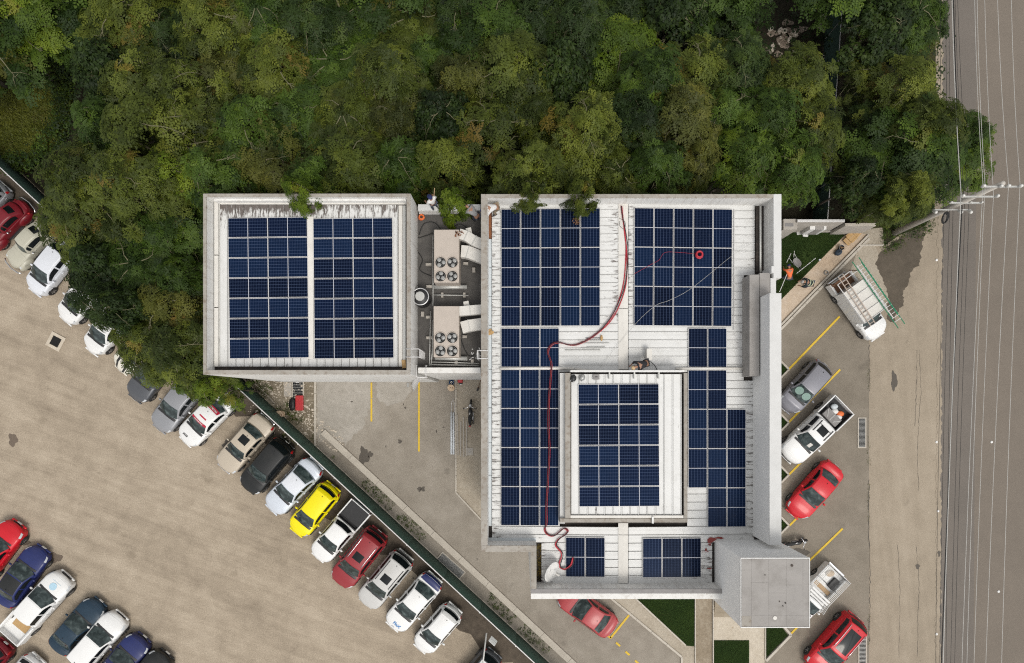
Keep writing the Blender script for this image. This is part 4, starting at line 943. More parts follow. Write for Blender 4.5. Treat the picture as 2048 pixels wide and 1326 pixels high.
def car(label, px, py, hx, hy, kind, color, cat='car', name=None, roof=None, sunroof=False, rails=None, mirrors=True, trunk=None, scale=1.0, group='cars parked in the lots', bed=None, dark_rear=False, spoiler=False, pano=False, hoodcol=None, **over):
    """A car whose middle shows at photo point px,py and whose nose points along (hx,hy) in the picture."""
    d = dict(KIND[kind]); d.update(over); c = Car(**d); pm = PT[color]; rm = PT[roof] if roof else pm
    loc = P(px, py, .75); loc.z = .012
    t = thing(name or cat.replace(' ', '_'), label, cat, loc, math.atan2(-hy, hx), group); t.scale = (scale,) * 3
    h = c.h; pk_ = kind in ('pickup', 'smallpickup'); xend = -h if not pk_ else c.xb - .03
    # lower body
    xs = sorted(set([round(v, 4) for v in lin(xend, h, 26)] + [h - .05, h - .16, h - .25] + ([-h + .1, -h + .04] if not pk_ else [])))
    ts = lin(0, 1, 21); m = MB(); nt2 = len(ts) * 2 - 1; vs = []
    for x in xs:
        row = [c.body(x, q, 1) for q in reversed(ts)] + [c.body(x, q, -1) for q in ts[1:]]; vs += row
    fsx = [(i * nt2 + j, (i + 1) * nt2 + j, (i + 1) * nt2 + j + 1, i * nt2 + j + 1) for i in range(len(xs) - 1) for j in range(nt2 - 1)]
    fsx += [tuple(range(nt2)), tuple((len(xs) - 1) * nt2 + k for k in range(nt2))] + [(i * nt2, i * nt2 + nt2 - 1, (i + 1) * nt2 + nt2 - 1, (i + 1) * nt2) for i in range(len(xs) - 1)]
    m.add(vs, fsx); body = m.build('body', pm, t, smooth=True)
    # cabin shell
    xs2 = lin(c.xb + .01, c.x1, 6) + lin(c.x1, c.x0, 12)[1:] + lin(c.x0, c.xc - .01, 8)[1:]; vv = lin(-1, 1, 27); m = MB()
    vs = [c.cabin(x, v) for x in xs2 for v in vv]; nv = len(vv)
    m.add(vs, [(i * nv + j, (i + 1) * nv + j, (i + 1) * nv + j + 1, i * nv + j + 1) for i in range(len(xs2) - 1) for j in range(nv - 1)] + [tuple(range(nv)), tuple((len(xs2) - 1) * nv + k for k in range(nv))])
    cab = m.build('cabin', pm, t, smooth=True)
    c.patch(c.cabin, lin(c.x1 + .03, c.x0 - .05, 8), lin(-.66, .66, 11), .008).build('roof', rm, t, smooth=True)
    ws = c.patch(c.cabin, lin(c.x0 + .02, c.xc - .03, 7), lin(-.655, .655, 13), .012).build('windshield', MT['glass'], t, smooth=True)
    def hoodfn(x, v): return c.body(x, abs(v), 1 if v >= 0 else -1)
    c.patch(hoodfn, lin(c.xc - .10, c.xc + .05, 3), lin(-.36, .36, 11), .012).build('wiper_cowl', MT['trim'], t, smooth=True)
    hm = PT[hoodcol] if hoodcol else pm
    c.patch(hoodfn, lin(c.xc + .07, h - .20, 9), lin(-.40, .40, 13), .011).build('bonnet', hm, t, smooth=True)
    if not pk_:
        c.patch(c.cabin, lin(c.xb + .07, c.x1 - .02, 5), lin(-.63, .63, 13), .012).build('rear_window', MT['glass_side'] if kind != 'sedan' and kind != 'oldsedan' else MT['glass'], t, smooth=True)
        if kind in ('sedan', 'oldsedan'): c.patch(hoodfn, lin(-h + .12, c.xb - .05, 5), lin(-.40, .40, 11), .010).build('boot_lid', PT[trunk] if trunk else pm, t, smooth=True)
        if dark_rear: c.patch(hoodfn, lin(-h + .02, c.xb - .01, 4), lin(-.55, .55, 9), .012).build('rear_panel', MT['trim'], t, smooth=True)
    else:
        c.patch(c.cabin, lin(c.xb + .03, c.x1 - .02, 4), lin(-.6, .6, 9), .012).build('rear_window', MT['glass_side'], t, smooth=True)
    xB = (c.xc + c.xb) / 2 - (.05 if kind != 'smallpickup' else 99)
    for s in (-1, 1):
        if kind != 'smallpickup':
            c.patch(c.cabin, lin(xB + .05, c.xc - .34, 7), [s * v for v in lin(.765, .93, 5)], .010).build('side_window', MT['glass_side'], t, smooth=True)
            c.patch(c.cabin, lin(c.xb + (.30 if not pk_ else .14), xB - .05, 6), [s * v for v in lin(.765, .93, 5)], .010).build('side_window', MT['glass_side'], t, smooth=True)
        else:
            c.patch(c.cabin, lin(c.xb + .25, c.xc - .34, 7), [s * v for v in lin(.765, .93, 5)], .010).build('side_window', MT['glass_side'], t, smooth=True)
        sd_ = lambda x, v, s=s: c.body(x, v, s)
        c.patch(sd_, lin(h - .50, h - .12, 5), lin(.38, .58, 4), .010).build('headlight', MT['lamp'], t, smooth=True)
        if not pk_:
            c.patch(sd_, lin(-h + .03, -h + (.30 if kind in ('sedan', 'oldsedan') else .20), 4), lin(.42, .62, 4), .012).build('taillight', MT['tail'], t, smooth=True)
        for xd in (xB + .12, c.xb + .45):
            if xd > -9:
                p = c.body(xd, .66, s); MB().box(p + Vector((0, s * .012, 0)), (.17, .03, .035)).build('door_handle', MT['chrome'] if kind == 'pickup' else pm, t, bevel=.008)
        for xd in (xB, c.xc - .12, c.xb + .38):
            if xd > -9:
                seam = MB(); ps = [c.body(xd, q, s) + Vector((0, s * .003, .002)) for q in lin(.5, .95, 6)]; seam.tube(ps, .007, 4); seam.build('door_seam', MT['trim'], t)
        if mirrors:
            p = c.cabin(c.xc - .42, s * 1.0); mm = MB().ball(p + Vector((0.02, s * .13, .07)), .07, .11, .07, 10, 6).build('mirror', pm if color not in ('beige',) else pm, t, smooth=True)
        p = c.body(h - .35, 1, s)
        for xw in (h - .80, -h + .78 if not pk_ else -h + 1.05):
            wheel(t, xw, s * (c.W / 2 - .075), .32 if kind in ('suv',) else .37 if kind == 'pickup' else .30, .2)
        MB().tube([c.body(x, 1, s) + Vector((0, s * .0, .0)) for x in lin(max(xend, -h) + .3, h - .3, 8)], .03, 6).build('sill', MT['trim'], t)
        if rails:
            MB().tube([c.cabin(x, s * .62) + Vector((0, 0, .045)) for x in lin(c.x1 + .15, c.x0 - .25, 8)], .022, 6).build('roof_rail', MT[rails], t, smooth=True)
    # nose and tail
    g = c.body(h, .3, 1); MB().box((h - .03, 0, c.top(h) - .13), (.07, c.W * .42, .12)).build('grille', MT['trim'], t, bevel=.01)
    MB().box((h - .02, 0, .40), (.10, c.W * .62, .14)).build('bumper', pm if kind != 'oldsedan' else MT['chrome'], t, bevel=.03)
    MB().box((h + .035, 0, .42), (.012, .32, .15)).build('number_plate', MT['white_paint'], t)
    MB().tube([c.body(c.xc + .06, q, sgn) + Vector((0, 0, .02)) for sgn, q in ((1, .30), (1, .1), (-1, .05))], .010, 4).build('wiper', MT['black'], t)
    if not pk_:
        MB().box((-h + .02, 0, .45), (.12, c.W * .70, .16)).build('bumper', pm if kind != 'oldsedan' else MT['chrome'], t, bevel=.03)
        MB().box((-h - .045, 0, .62), (.012, .32, .15)).build('number_plate', MT['white_paint'], t)
    if kind in ('hatch', 'suv') and spoiler:
        c.patch(c.cabin, lin(c.x1 - .16, c.x1 + .05, 3), lin(-.62, .62, 9), .03).build('spoiler', rm, t, smooth=True)
    if sunroof: c.patch(c.cabin, lin(c.x0 - .95, c.x0 - .42, 4), lin(-.36, .36, 7), .014).build('sunroof', MT['glass_side'], t, smooth=True)
    if pano: c.patch(c.cabin, lin(c.x1 + .35, c.x0 - .22, 5), lin(-.46, .46, 7), .014).build('glass_roof', MT['glass_side'], t, smooth=True)
    if not pk_: p = c.cabin(c.x1 + .18, 0); MB().cyl(p + Vector((0, 0, .03)), .035, .06, 8, r2=.015).build('antenna', MT['black'], t)
    if pk_:
        xa, xe = c.xb - .05, -h; bw = c.W / 2; zt = c.top(c.xb) - .02; bl = xa - xe; mid = (xa + xe) / 2
        MB().box((mid, 0, .62), (bl, c.W - .12, .10)).build('bed_floor', MT['liner'] if bed != 'white' else pm, t)
        for s in (-1, 1):
            MB().box((mid, s * (bw - .045), (zt + .32) / 2), (bl, .09, zt - .32)).build('bed_side', pm, t, bevel=.03)
            MB().box((mid, s * (bw - .11), (zt + .66) / 2), (bl - .1, .03, zt - .70)).build('bed_liner', MT['liner'] if bed != 'white' else pm, t)
            MB().box((xe + .03, s * (bw - .06), .85), (.05, .10, .26)).build('taillight', MT['tail'], t)
        MB().box((xe + .03, 0, (zt + .55) / 2), (.06, c.W - .2, zt - .55)).build('tailgate', pm, t, bevel=.02)
        MB().box((xa + .01, 0, (zt + .6) / 2), (.05, c.W - .2, zt - .6)).build('bed_liner', MT['liner'] if bed != 'white' else pm, t)
        MB().box((xe - .08, 0, .5), (.12, c.W * .8, .14)).build('bumper', MT['chrome'], t, bevel=.03)
        if bed == 'cover':
            MB().box((mid - .1, 0, zt - .05), (bl - .3, c.W - .26, .03)).build('bed_cover', MT['liner'], t, bevel=.01)
            MB().tube([(xa - .1, -bw + .12, zt), (xa - .12, -bw + .2, zt + .3), (xa - .12, bw - .2, zt + .3), (xa - .1, bw - .12, zt)], .03, 6).build('roll_bar', MT['trim'], t, smooth=True)
    t['_c'] = 0; del t['_c']
    return t, c

def on_surface(t, fn, u, v, mesh, name, rot=0.0, off=.02):
    """Lays lettering on a car surface: across the car by default."""
    e = .03; p = fn(u, v); a = (fn(u + e, v) - fn(u - e, v)).normalized(); b = (fn(u, v + e) - fn(u, v - e)).normalized(); n = a.cross(b).normalized()
    if n.z < 0: n = -n
    y = a if rot == 0 else -a; x = y.cross(n).normalized(); y = n.cross(x)
    o = mesh_obj(name, mesh, t); m = Matrix((x, y, n)).transposed().to_4x4(); m.translation = p + n * off; o.matrix_local = m; return o

FENCE = 'cars parked nose out along the green fence'; CORNER = 'cars parked in the corner of the gravel lot'; FRONT = 'vehicles parked by the building'
HA = (-.655, .755)
car('grey hatchback cut off at the picture edge beside the wine red beetle', -34, 412, -.66, .75, 'hatch', 'grey', group=FENCE)

def beetle(label, px, py, hx, hy, color, group):
    pm = PT[color]; loc = P(px, py, .75); loc.z = .012
    t = thing('beetle_car', label, 'car', loc, math.atan2(-hy, hx), group)
    c = Car(L=3.95, Wd=1.30, Hh=1.50, belt=.92, hood=.84, cowl=1.35, rf=1.75, rr=1.15, rb=.35, tail=.82, tum=.30, nose=.50, round_=.45); h = c.h
    xs = lin(-h, h, 26); ts = lin(0, 1, 17); n2 = 33; m = MB()
    vs = [p for x in xs for p in ([c.body(x, q, 1) for q in reversed(ts)] + [c.body(x, q, -1) for q in ts[1:]])]
    m.add(vs, [(i * n2 + j, (i + 1) * n2 + j, (i + 1) * n2 + j + 1, i * n2 + j + 1) for i in range(25) for j in range(n2 - 1)] + [tuple(range(n2)), tuple(25 * n2 + k for k in range(n2))])
    m.build('body', pm, t, smooth=True)
    xs2 = lin(c.xb + .01, c.x1, 8) + lin(c.x1, c.x0, 10)[1:] + lin(c.x0, c.xc - .01, 6)[1:]; vv = lin(-1, 1, 27); nv = 27; m = MB()
    m.add([c.cabin(x, v) for x in xs2 for v in vv], [(i * nv + j, (i + 1) * nv + j, (i + 1) * nv + j + 1, i * nv + j + 1) for i in range(len(xs2) - 1) for j in range(nv - 1)] + [tuple(range(nv)), tuple((len(xs2) - 1) * nv + k for k in range(nv))])
    m.build('cabin', pm, t, smooth=True)
    c.patch(c.cabin, lin(c.x0 + .03, c.xc - .05, 5), lin(-.62, .62, 9), .012).build('windshield', MT['glass'], t, smooth=True)
    c.patch(c.cabin, lin(c.x1 - .42, c.x1 - .08, 4), lin(-.42, .42, 9), .014).build('rear_window', MT['glass_side'], t, smooth=True)
    c.patch(c.cabin, lin(c.x1 + .05, c.x0 - .1, 6), lin(-.45, .45, 7), .006).build('roof', pm, t, smooth=True)
    hf = lambda x, v: c.body(x, abs(v), 1 if v >= 0 else -1)
    c.patch(hf, lin(c.xc + .12, h - .25, 7), lin(-.42, .42, 9), .010).build('bonnet', pm, t, smooth=True)
    c.patch(hf, lin(-h + .12, c.xb - .05, 4), lin(-.34, .34, 7), .012).build('engine_lid', pm, t, smooth=True)
    for s in (-1, 1):
        c.patch(c.cabin, lin(.05, c.xc - .30, 5), [s * v for v in lin(.76, .93, 4)], .012).build('side_window', MT['glass_side'], t, smooth=True)
        c.patch(c.cabin, lin(c.xb + .55, -.05, 5), [s * v for v in lin(.76, .93, 4)], .012).build('side_window', MT['glass_side'], t, smooth=True)
        for xw, rx in ((h - .80, .58), (-h + .85, .60)):
            f = MB().ball((xw, s * .60, .40), rx, .23, .40, 18, 10).build('fender', pm, t, smooth=True)
            wheel(t, xw, s * .72, .31, .16)
        MB().box((0, s * .68, .28), (1.2, .18, .05)).build('running_board', MT['trim'], t, bevel=.02)
        MB().ball((h - .48, s * .60, .62), .12, .11, .11).build('headlight', MT['lamp'], t, smooth=True)
        MB().ball((-h + .38, s * .62, .62), .09, .06, .1).build('taillight', MT['tail'], t, smooth=True)
        MB().ball(c.cabin(c.xc - .3, s) + Vector((0, s * .12, .06)), .06, .09, .06).build('mirror', MT['chrome'], t, smooth=True)
        p = c.body(.05, .62, s); MB().box(p, (.14, .03, .03)).build('door_handle', MT['chrome'], t)
    for s in (-1, 1):
        MB().tube([(s * (h - .12), -.74, .42), (s * (h + .02), -.55, .43), (s * (h + .10), 0, .44), (s * (h + .02), .55, .43), (s * (h - .12), .74, .42)], .045, 7).build('bumper', MT['chrome'], t, smooth=True)
    return t
beetle('old wine red beetle with a chrome rear bumper at the picture edge', 8, 448, -.70, .72, 'wine', FENCE)
beetle('old faded beige beetle with rounded fenders beside the wine red one', 58, 488, -.68, .73, 'oldbeige', FENCE)
car('pearl white hatchback half under the trees next to the beige beetle', 99, 538, -.62, .785, 'hatch', 'pearl', group=FENCE)
car('white car almost hidden under the trees, only its nose showing', 163, 597, -.66, .75, 'hatch', 'white', group=FENCE)
car('white round nosed hatchback near the open manhole, rear under the trees', 214, 658, -.62, .78, 'hatch', 'white', group=FENCE, round_=.42)
tc, cc = car('cream car with two black bonnet stripes, mostly under the trees', 275, 697, -.66, .75, 'hatch', 'cream', group=FENCE, hoodcol='cream')
hf7 = lambda x, v: cc.body(x, abs(v), 1 if v >= 0 else -1)
for s in (-1, 1): cc.patch(hf7, lin(cc.xc + .1, cc.h - .06, 8), lin(s * .12, s * .20, 3), .016).build('stripe', MT['trim'], tc, smooth=True)
car('dark grey saloon between the striped cream car and the lighter grey car', 306, 745, -.62, .785, 'sedan', 'gunmetal', group=FENCE)
car('mid grey hatchback under the tree edge beside the white taxi', 355, 806, -.62, .785, 'sedan', 'grey', group=FENCE)
tx, cx_ = car('white taxi saloon with red lettering bands on its windows', 411, 838, -.70, .715, 'sedan', 'white', cat='taxi', group=FENCE, L=4.3)
MT['taxi_red'] = M('taxi_red', (.42, .01, .04), .5, var=.05)
cx_.patch(cx_.cabin, lin(cx_.x1 - .24, cx_.x1 - .015, 3), lin(-.64, .64, 11), .017).build('rear_banner', MT['taxi_red'], tx, smooth=True)
cx_.patch(cx_.cabin, lin(cx_.x0 + .0, cx_.x0 + .17, 3), lin(-.64, .64, 11), .017).build('front_banner', MT['taxi_red'], tx, smooth=True)
on_surface(tx, cx_.cabin, cx_.x1 - .125, 0, text_mesh('TAXIMETRO', .17, MT['white_paint'], .002, .004), 'banner_lettering', 0, .026)
on_surface(tx, cx_.cabin, cx_.x0 + .085, 0, text_mesh('TAXIMETRO', .13, MT['white_paint'], .002, .003), 'banner_lettering', 1, .026)
hfx = lambda x, v: cx_.body(x, abs(v), 1 if v >= 0 else -1)
on_surface(tx, hfx, cx_.h - .55, -.08, text_mesh('3828', .20, MT['black'], .002, .006), 'number_lettering', 1, .018)
MB().box(cx_.cabin(cx_.x0 - .32, .05) + Vector((0, 0, .012)), (.09, .55, .012)).build('roof_sticker', MT['taxi_red'], tx)
MB().tube([(-cx_.h + .30, -.58, 1.03), (-cx_.h + .27, -.55, 1.13), (-cx_.h + .24, 0, 1.16), (-cx_.h + .27, .55, 1.13), (-cx_.h + .30, .58, 1.03)], .035, 6).build('spoiler', PT['white'], tx, smooth=True)
car('old beige saloon with a sunroof and brown rear glass', 488, 888, -.663, .748, 'oldsedan', 'beige', group=FENCE, sunroof=True)
car('black sport utility car between the beige and the silver saloon', 532, 933, -.65, .76, 'suv', 'black', group=FENCE, L=4.1, Wd=1.76, Hh=1.6)
car('silver white saloon between the black car and the yellow hatchback', 585, 974, -.70, .715, 'sedan', 'silver', group=FENCE, L=4.35, roof='pearl')
car('bright yellow hatchback with a dark rear window', 627, 1020, -.63, .775, 'hatch', 'yellow', group=FENCE, spoiler=True, L=4.0)
car('white small pickup with a black covered bed', 678, 1065, -.655, .755, 'smallpickup', 'white', cat='pickup truck', group=FENCE, bed='cover', L=4.6)
car('maroon sport utility car with sunroof and roof rails by the fence', 717, 1116, -.62, .785, 'suv', 'maroon', group=FENCE, rails='chrome', sunroof=True, dark_rear=True, spoiler=True)
car('dusty white sport utility car with a sunroof and dark tail', 770, 1160, -.64, .77, 'suv', 'dusty', group=FENCE, rails='trim', sunroof=True, dark_rear=True, L=4.3, Wd=1.76)
tb, cb = car('white saloon with a purple blue boot and blue logo on its bonnet', 826, 1206, -.655, .755, 'sedan', 'white', group=FENCE, trunk='blue')
hfb = lambda x, v: cb.body(x, abs(v), 1 if v >= 0 else -1)
MT['logo_blue'] = M('logo_blue', (.01, .16, .42), .5, var=.03); MT['logo_grey'] = M('logo_grey', (.25, .27, .32), .5, var=.03)
on_surface(tb, hfb, cb.h - .50, .06, text_mesh('FleX', .30, MT['logo_blue'], .002, .008), 'logo_lettering', 1, .018)
on_surface(tb, hfb, cb.h - .74 + .5, .0, text_mesh('plus', .13, MT['logo_grey'], .002, .002), 'logo_lettering', 1, .018)
cb.patch(hfb, lin(-cb.h + .02, -cb.h + .11, 3), lin(-.62, .62, 9), .014).build('boot_edge', PT['blue'], tb, smooth=True)
car('white small hatchback at the end of the fence row beside the logo saloon', 874, 1259, -.655, .755, 'hatch', 'white', group=FENCE, L=3.7, spoiler=True, round_=.36)
car('dark car with a white roof, mostly cut off below the street lamp post', 952, 1352, -.655, .755, 'hatch', 'gunmetal', group=FENCE, roof='white')
HB = (.66, -.75)
car('crimson car cut off at the edge beside the navy saloon', -8, 1102, .60, -.80, 'suv', 'red', group=CORNER, rails='chrome')
car('dark blue saloon with a black roof at the picture edge', 42, 1153, .58, -.815, 'sedan', 'blue', group=CORNER, roof='black')
tp, cp = car('white double cab pickup with a wooden board in its bed', 76, 1212, .67, -.742, 'pickup', 'white', cat='pickup truck', group=CORNER, bed='white', L=5.3)
hfp = lambda x, v: cp.body(x, abs(v), 1 if v >= 0 else -1)
MT['logo_pale'] = M('logo_pale', (.38, .55, .66), .5, var=.08)
o = MB().cyl((0, 0, 0), .24, .004, 24).mesh('emblem', MT['logo_pale']); on_surface(tp, hfp, cp.h - .80, .0, o, 'bonnet_emblem', 1, .02)
o = MB().box((0, 0, 0), (.62, .02, .004)).mesh('emblem_line', MT['logo_pale']); on_surface(tp, hfp, cp.h - .48, .0, o, 'emblem_line', 1, .02)
bd = MB().box((0, 0, 0), (.62, 1.1, .04)).build('wooden_board', MT['cardboard'], bevel=.008); bd.location = P(43, 1250, .72); bd.location.z = .70; bd.rotation_euler.z = math.atan2(.742, .67) + .05
tag(bd, 'ochre wooden board lying in the white pickup bed', 'board')
car('dark teal saloon between the board carrying pickup and a white car', 154, 1253, .66, -.75, 'sedan', 'teal', group=CORNER, L=4.2)
car('white sport utility car beside the dark teal saloon', 196, 1281, .66, -.75, 'suv', 'white', group=CORNER, L=4.3, Wd=1.76, Hh=1.6)
car('blue sport utility car with chrome grille beside the white one', 240, 1327, .66, -.75, 'suv', 'navy', group=CORNER, rails='chrome', hoodcol='blue')
car('black car cut off at the bottom edge beside the blue one', 286, 1360, .66, -.75, 'suv', 'black', group=CORNER)
car('dark red car whose tail just shows at the picture edge', -30, 1332, -.66, .75, 'hatch', 'wine', group=CORNER)
car('white hatchback in the corner seen from its tail, cut off below', 34, 1362, -.66, .75, 'hatch', 'white', group=CORNER, spoiler=True)

# by the building
tg, cg = car('grey hatchback with two round sunshades behind its windscreen', 1611, 774, -.67, .745, 'hatch', 'midgrey', group=FRONT, L=3.95)
MT['shade'] = M('sunshade', (.20, .30, .26), .5, var=.12, scale=8)
for s in (-1, 1):
    me = MB().cyl((0, 0, 0), .27, .006, 24).mesh('sunshade', MT['shade']); on_surface(tg, cg.cabin, (cg.x0 + cg.xc) / 2 - .02, s * .31, me, 'sunshade', 1, .02)
tw, cw = car('white double cab pickup with roof bars and a cluttered black bed', 1629, 863, -.72, .695, 'pickup', 'white', cat='pickup truck', group=FRONT, sunroof=True, L=5.1)
for s in (-1, 1): MB().tube([cw.cabin(x, s * .55) + Vector((0, 0, .05)) for x in lin(cw.x1 + .1, cw.x0 - .3, 6)], .03, 6).build('roof_bar', MT['trim'], tw)
MB().tube([cw.cabin(cw.x1 + .35, v) + Vector((0, 0, .06)) for v in (-.55, 0, .55)], .02, 6).build('cross_bar', MT['trim'], tw)
me = MB().box((0, 0, 0), (.22, .34, .004)).mesh('windscreen_paper', MT['duct_white']); on_surface(tw, cw.cabin, cw.xc - .28, .2, me, 'windscreen_paper', 1, .02)
Rw = Matrix.Rotation(tw.rotation_euler.z, 3, 'Z')
def inbed(t, x, y, z): p = Matrix.Rotation(t.rotation_euler.z, 3, 'Z') @ Vector((x, y, 0)); return Vector((t.location.x + p.x, t.location.y + p.y, z))
o = thing('plastic_crate', 'dark plastic crate with crossed lid in the cluttered pickup bed', 'crate', inbed(tw, -1.40, .05, .69), tw.rotation_euler.z)
MB().box((0, 0, .15), (.62, 1.2, .3)).build('box', MT['felt_mid'], o, bevel=.03)
for k in range(3): MB().box((.0, -.4 + .4 * k, .31), (.5, .05, .03), .7 - .7 * k).build('lid_rib', MT['steel'], o)
for i, (x, y, m, lb) in enumerate(((-2.0, .32, 'orange', 'orange rag'), (-1.85, -.05, 'white_paint', 'white bag'), (-2.05, -.3, 'gutter', 'pale blue sack'), (-1.75, .4, 'white_paint', 'small white bundle'))):
    o = MB().ball((0, 0, .12), .26, .2, .16, 9, 6).build('bundle', MT[m], loc=inbed(tw, x, y, .68), smooth=True); tag(o, lb + ' lying in the cluttered pickup bed', 'bundle')
car('red saloon with green stickers behind its windscreen', 1630, 981, -.655, .755, 'sedan', 'red', group=FRONT, L=4.3)
tr, cr = car('red sport utility car with a glass roof near the long drain', 1671, 1289, -.655, .755, 'suv', 'red', group=FRONT, rails='chrome', pano=True, dark_rear=True, L=4.55, Wd=1.86)
car('faded red saloon nosing under the low roof edge by the driveway', 1174, 1222, -.81, -.585, 'sedan', 'rose', group=FRONT, L=4.3)

# work pickup half under the tower: open white bed with ladder bars
t, c = car('white work pickup with ladder bars, half hidden by the tower', 1627, 1191, -.69, .725, 'smallpickup', 'white', cat='pickup truck', group=FRONT, L=4.5, bed='white', rr=2.45, rb=2.25)
for s in (-1, 1):
    for k in range(4): MB().tube([(-2.2, s * (.62 + .09 * k), 1.35), (-.1, s * (.62 + .09 * k), 1.35), (.55, s * (.6 + .09 * k), 1.62)], .022, 6).build('rack_bar', MT['rail_white' if k % 2 else 'galv'], t)
for x in (-2.1, -1.1, -.1): MB().tube([(x, -.8, 1.0), (x, -.88, 1.32), (x, .88, 1.32), (x, .8, 1.0)], .025, 6).build('rack_post', MT['black'], t)
for k in range(5): MB().box((-.3 + .2 * k, 0, 1.40), (.13, 1.5, .03)).build('rack_slat', MT['white_paint'], t)
o = MB().box((0, 0, 0), (.28, 1.3, .12)).build('wooden_plank', MT['wood'], loc=inbed(t, -.75, 0, .74), bevel=.01); o.rotation_euler.z = t.rotation_euler.z; tag(o, 'tan plank across the bed of the work pickup', 'plank')
o = MB().box((0, 0, .1), (.75, .4, .22)).build('tool_case', MT['black'], loc=inbed(t, -1.45, .38, .68), bevel=.02); o.rotation_euler.z = t.rotation_euler.z; tag(o, 'black case in the bed of the work pickup', 'case')
o = MB().ball((0, 0, .06), .3, .22, .09).build('sand_heap', MT['stone_pink'], loc=inbed(t, -1.8, -.2, .68), smooth=True); tag(o, 'small sandy heap in the bed of the work pickup', 'sand heap')

# ladder van
hv = (.582, .813); loc = P(1711, 626, .6); loc.z = .012
t, c = car('white utility pickup with a tall flat roofed box carrying two ladders', 1719, 615, hv[0], hv[1], 'smallpickup', 'white', cat='utility truck', group=FRONT, L=4.7, rr=2.85, rb=2.75, bed='white', Wd=1.72)
h = c.h
bx = MB().box((-.36, 0, 1.26), (2.36, 1.80, 1.20)).build('cargo_box', PT['white'], t, bevel=.02)
for k in range(4): MB().box((-1.245 + .59 * k, 0, 1.878), (.565, 1.74, .035)).build('roof_panel', MT['duct_white'], t, bevel=.008)
MB().box(((-h - 1.56) / 2, 0, .74), (-1.56 + h - .06, 1.5, .06)).build('rear_deck', MT['wood_dark'], t)
MB().box((-h + .12, -.35, .95), (.12, .9, .5)).build('rear_board', MT['wood_dark'], t)
for s in (-1, 1): MB().tube([(-2.2, s * .87, 1.92), (.82, s * .87, 1.92)], .03, 6).build('roof_rail', MT['rail_white'], t); MB().tube([(-h - .05, s * .8, .9), (-2.15, s * .8, 1.8)], .03, 6).build('rear_stay', MT['wood_dark'], t)
for x in (-2.2, -1.53, -.95, -.36, .23, .80): MB().tube([(x, -.9, 1.93), (x, .9, 1.93)], .025, 6).build('cross_bar', MT['rail_white'], t)
VAN = t
def ladder(name, label, a, b, w, mat, rung='alu', n=12, z=None, double=False, t0=.06):
    """A ladder from world point a to b."""
    d = b - a; L = d.length; d.normalize(); s = d.cross(Vector((0, 0, 1))).normalized(); u = s.cross(d)
    t = thing(name, label, 'ladder', a)
    for k in (-1, 1):
        m = MB(); m.tube([s * k * w / 2, s * k * w / 2 + d * L], .03, 5); m.build('stile', MT[mat], t)
        if double:
            m = MB(); m.tube([s * k * (w / 2 - .07) + u * .07 + d * .35, s * k * (w / 2 - .07) + u * .07 + d * (L - .75)], .03, 5); m.build('stile', MT['rail_white' if k > 0 else mat], t)
    me = MB().tube([-s * w / 2, s * w / 2], .022, 5).mesh('rung', MT[rung])
    for i in range(n): mesh_obj('rung', me, t, d * (L * (t0 + (1 - 2 * t0) * i / (n - 1))) + u * (.035 if double else 0))
    return t
MT['ladder_green'] = M('ladder_green', (.012, .20, .10), .5, var=.15)
zv = 2.02
ladder('ladder', 'long green extension ladder on the utility truck roof, side towards the road', P(1711, 519, zv), P(1803, 652, zv), .50, 'ladder_green', 'rail_white', 17, double=True, t0=.09)
MT['ladder_tan'] = M('ladder_tan', (.46, .38, .32), .5, var=.15)
ladder('ladder', 'shorter tan ladder on the utility truck roof, side towards the building', P(1681, 551, zv), P(1746, 649, zv), .34, 'ladder_tan', 'ladder_tan', 14, t0=.04)
ladder('ladder', 'white ladder leaning from the driveway to the terrace corner', P(825, 777, 0), P(838, 751, 9.0), .42, 'rail_white', 'rail_white', 28)
# ------------------------------------------------------------------ trees
def rosette(seed, nl=8, leaflets=5, L=.44, droop=.35):
    """A spray of feathery compound leaves round a twig tip: arrays of quads."""
    r = np.random.RandomState(seed); quads = []
    for i in range(nl):
        a = 2 * math.pi * i / nl + r.uniform(-.35, .35); ln = L * r.uniform(.75, 1.15); up = r.uniform(.1, .55)
        dirx = np.array([math.cos(a), math.sin(a), 0.0]); side = np.array([-math.sin(a), math.cos(a), 0.0])
        def pt(t): return dirx * ln * t + np.array([0, 0, ln * (up * t - (up + droop) * t * t)])
        for j in range(leaflets):
            t = .18 + .8 * j / (leaflets - 1) * .95; p = pt(t); wl = .115 * math.sin(math.pi * (.22 + .68 * t)) * r.uniform(.85, 1.15) * L / .34; hw = .028 * L / .34
            for sg in (-1, 1):
                d = side * sg * .9 + dirx * .45; d /= np.linalg.norm(d); n = np.cross(d, [0, 0, 1.0]); e = p + d * wl + np.array([0, 0, -.25 * wl + r.uniform(-.012, .012)])
                m_ = (p + e) / 2
                quads.append([p, m_ + n * hw + [0, 0, .008], e, m_ - n * hw + [0, 0, .004]])
        p0, p1 = pt(.9), pt(1.12); s = side * .03 * L / .34
        quads.append([p0, (p0 + p1) / 2 + s, p1, (p0 + p1) / 2 - s])
    return np.array(quads)
ROS = [rosette(s, 7 + s % 3, 5) for s in range(5)]
ROS_LOW = [rosette(20 + s, 6, 2, .44) for s in range(4)]
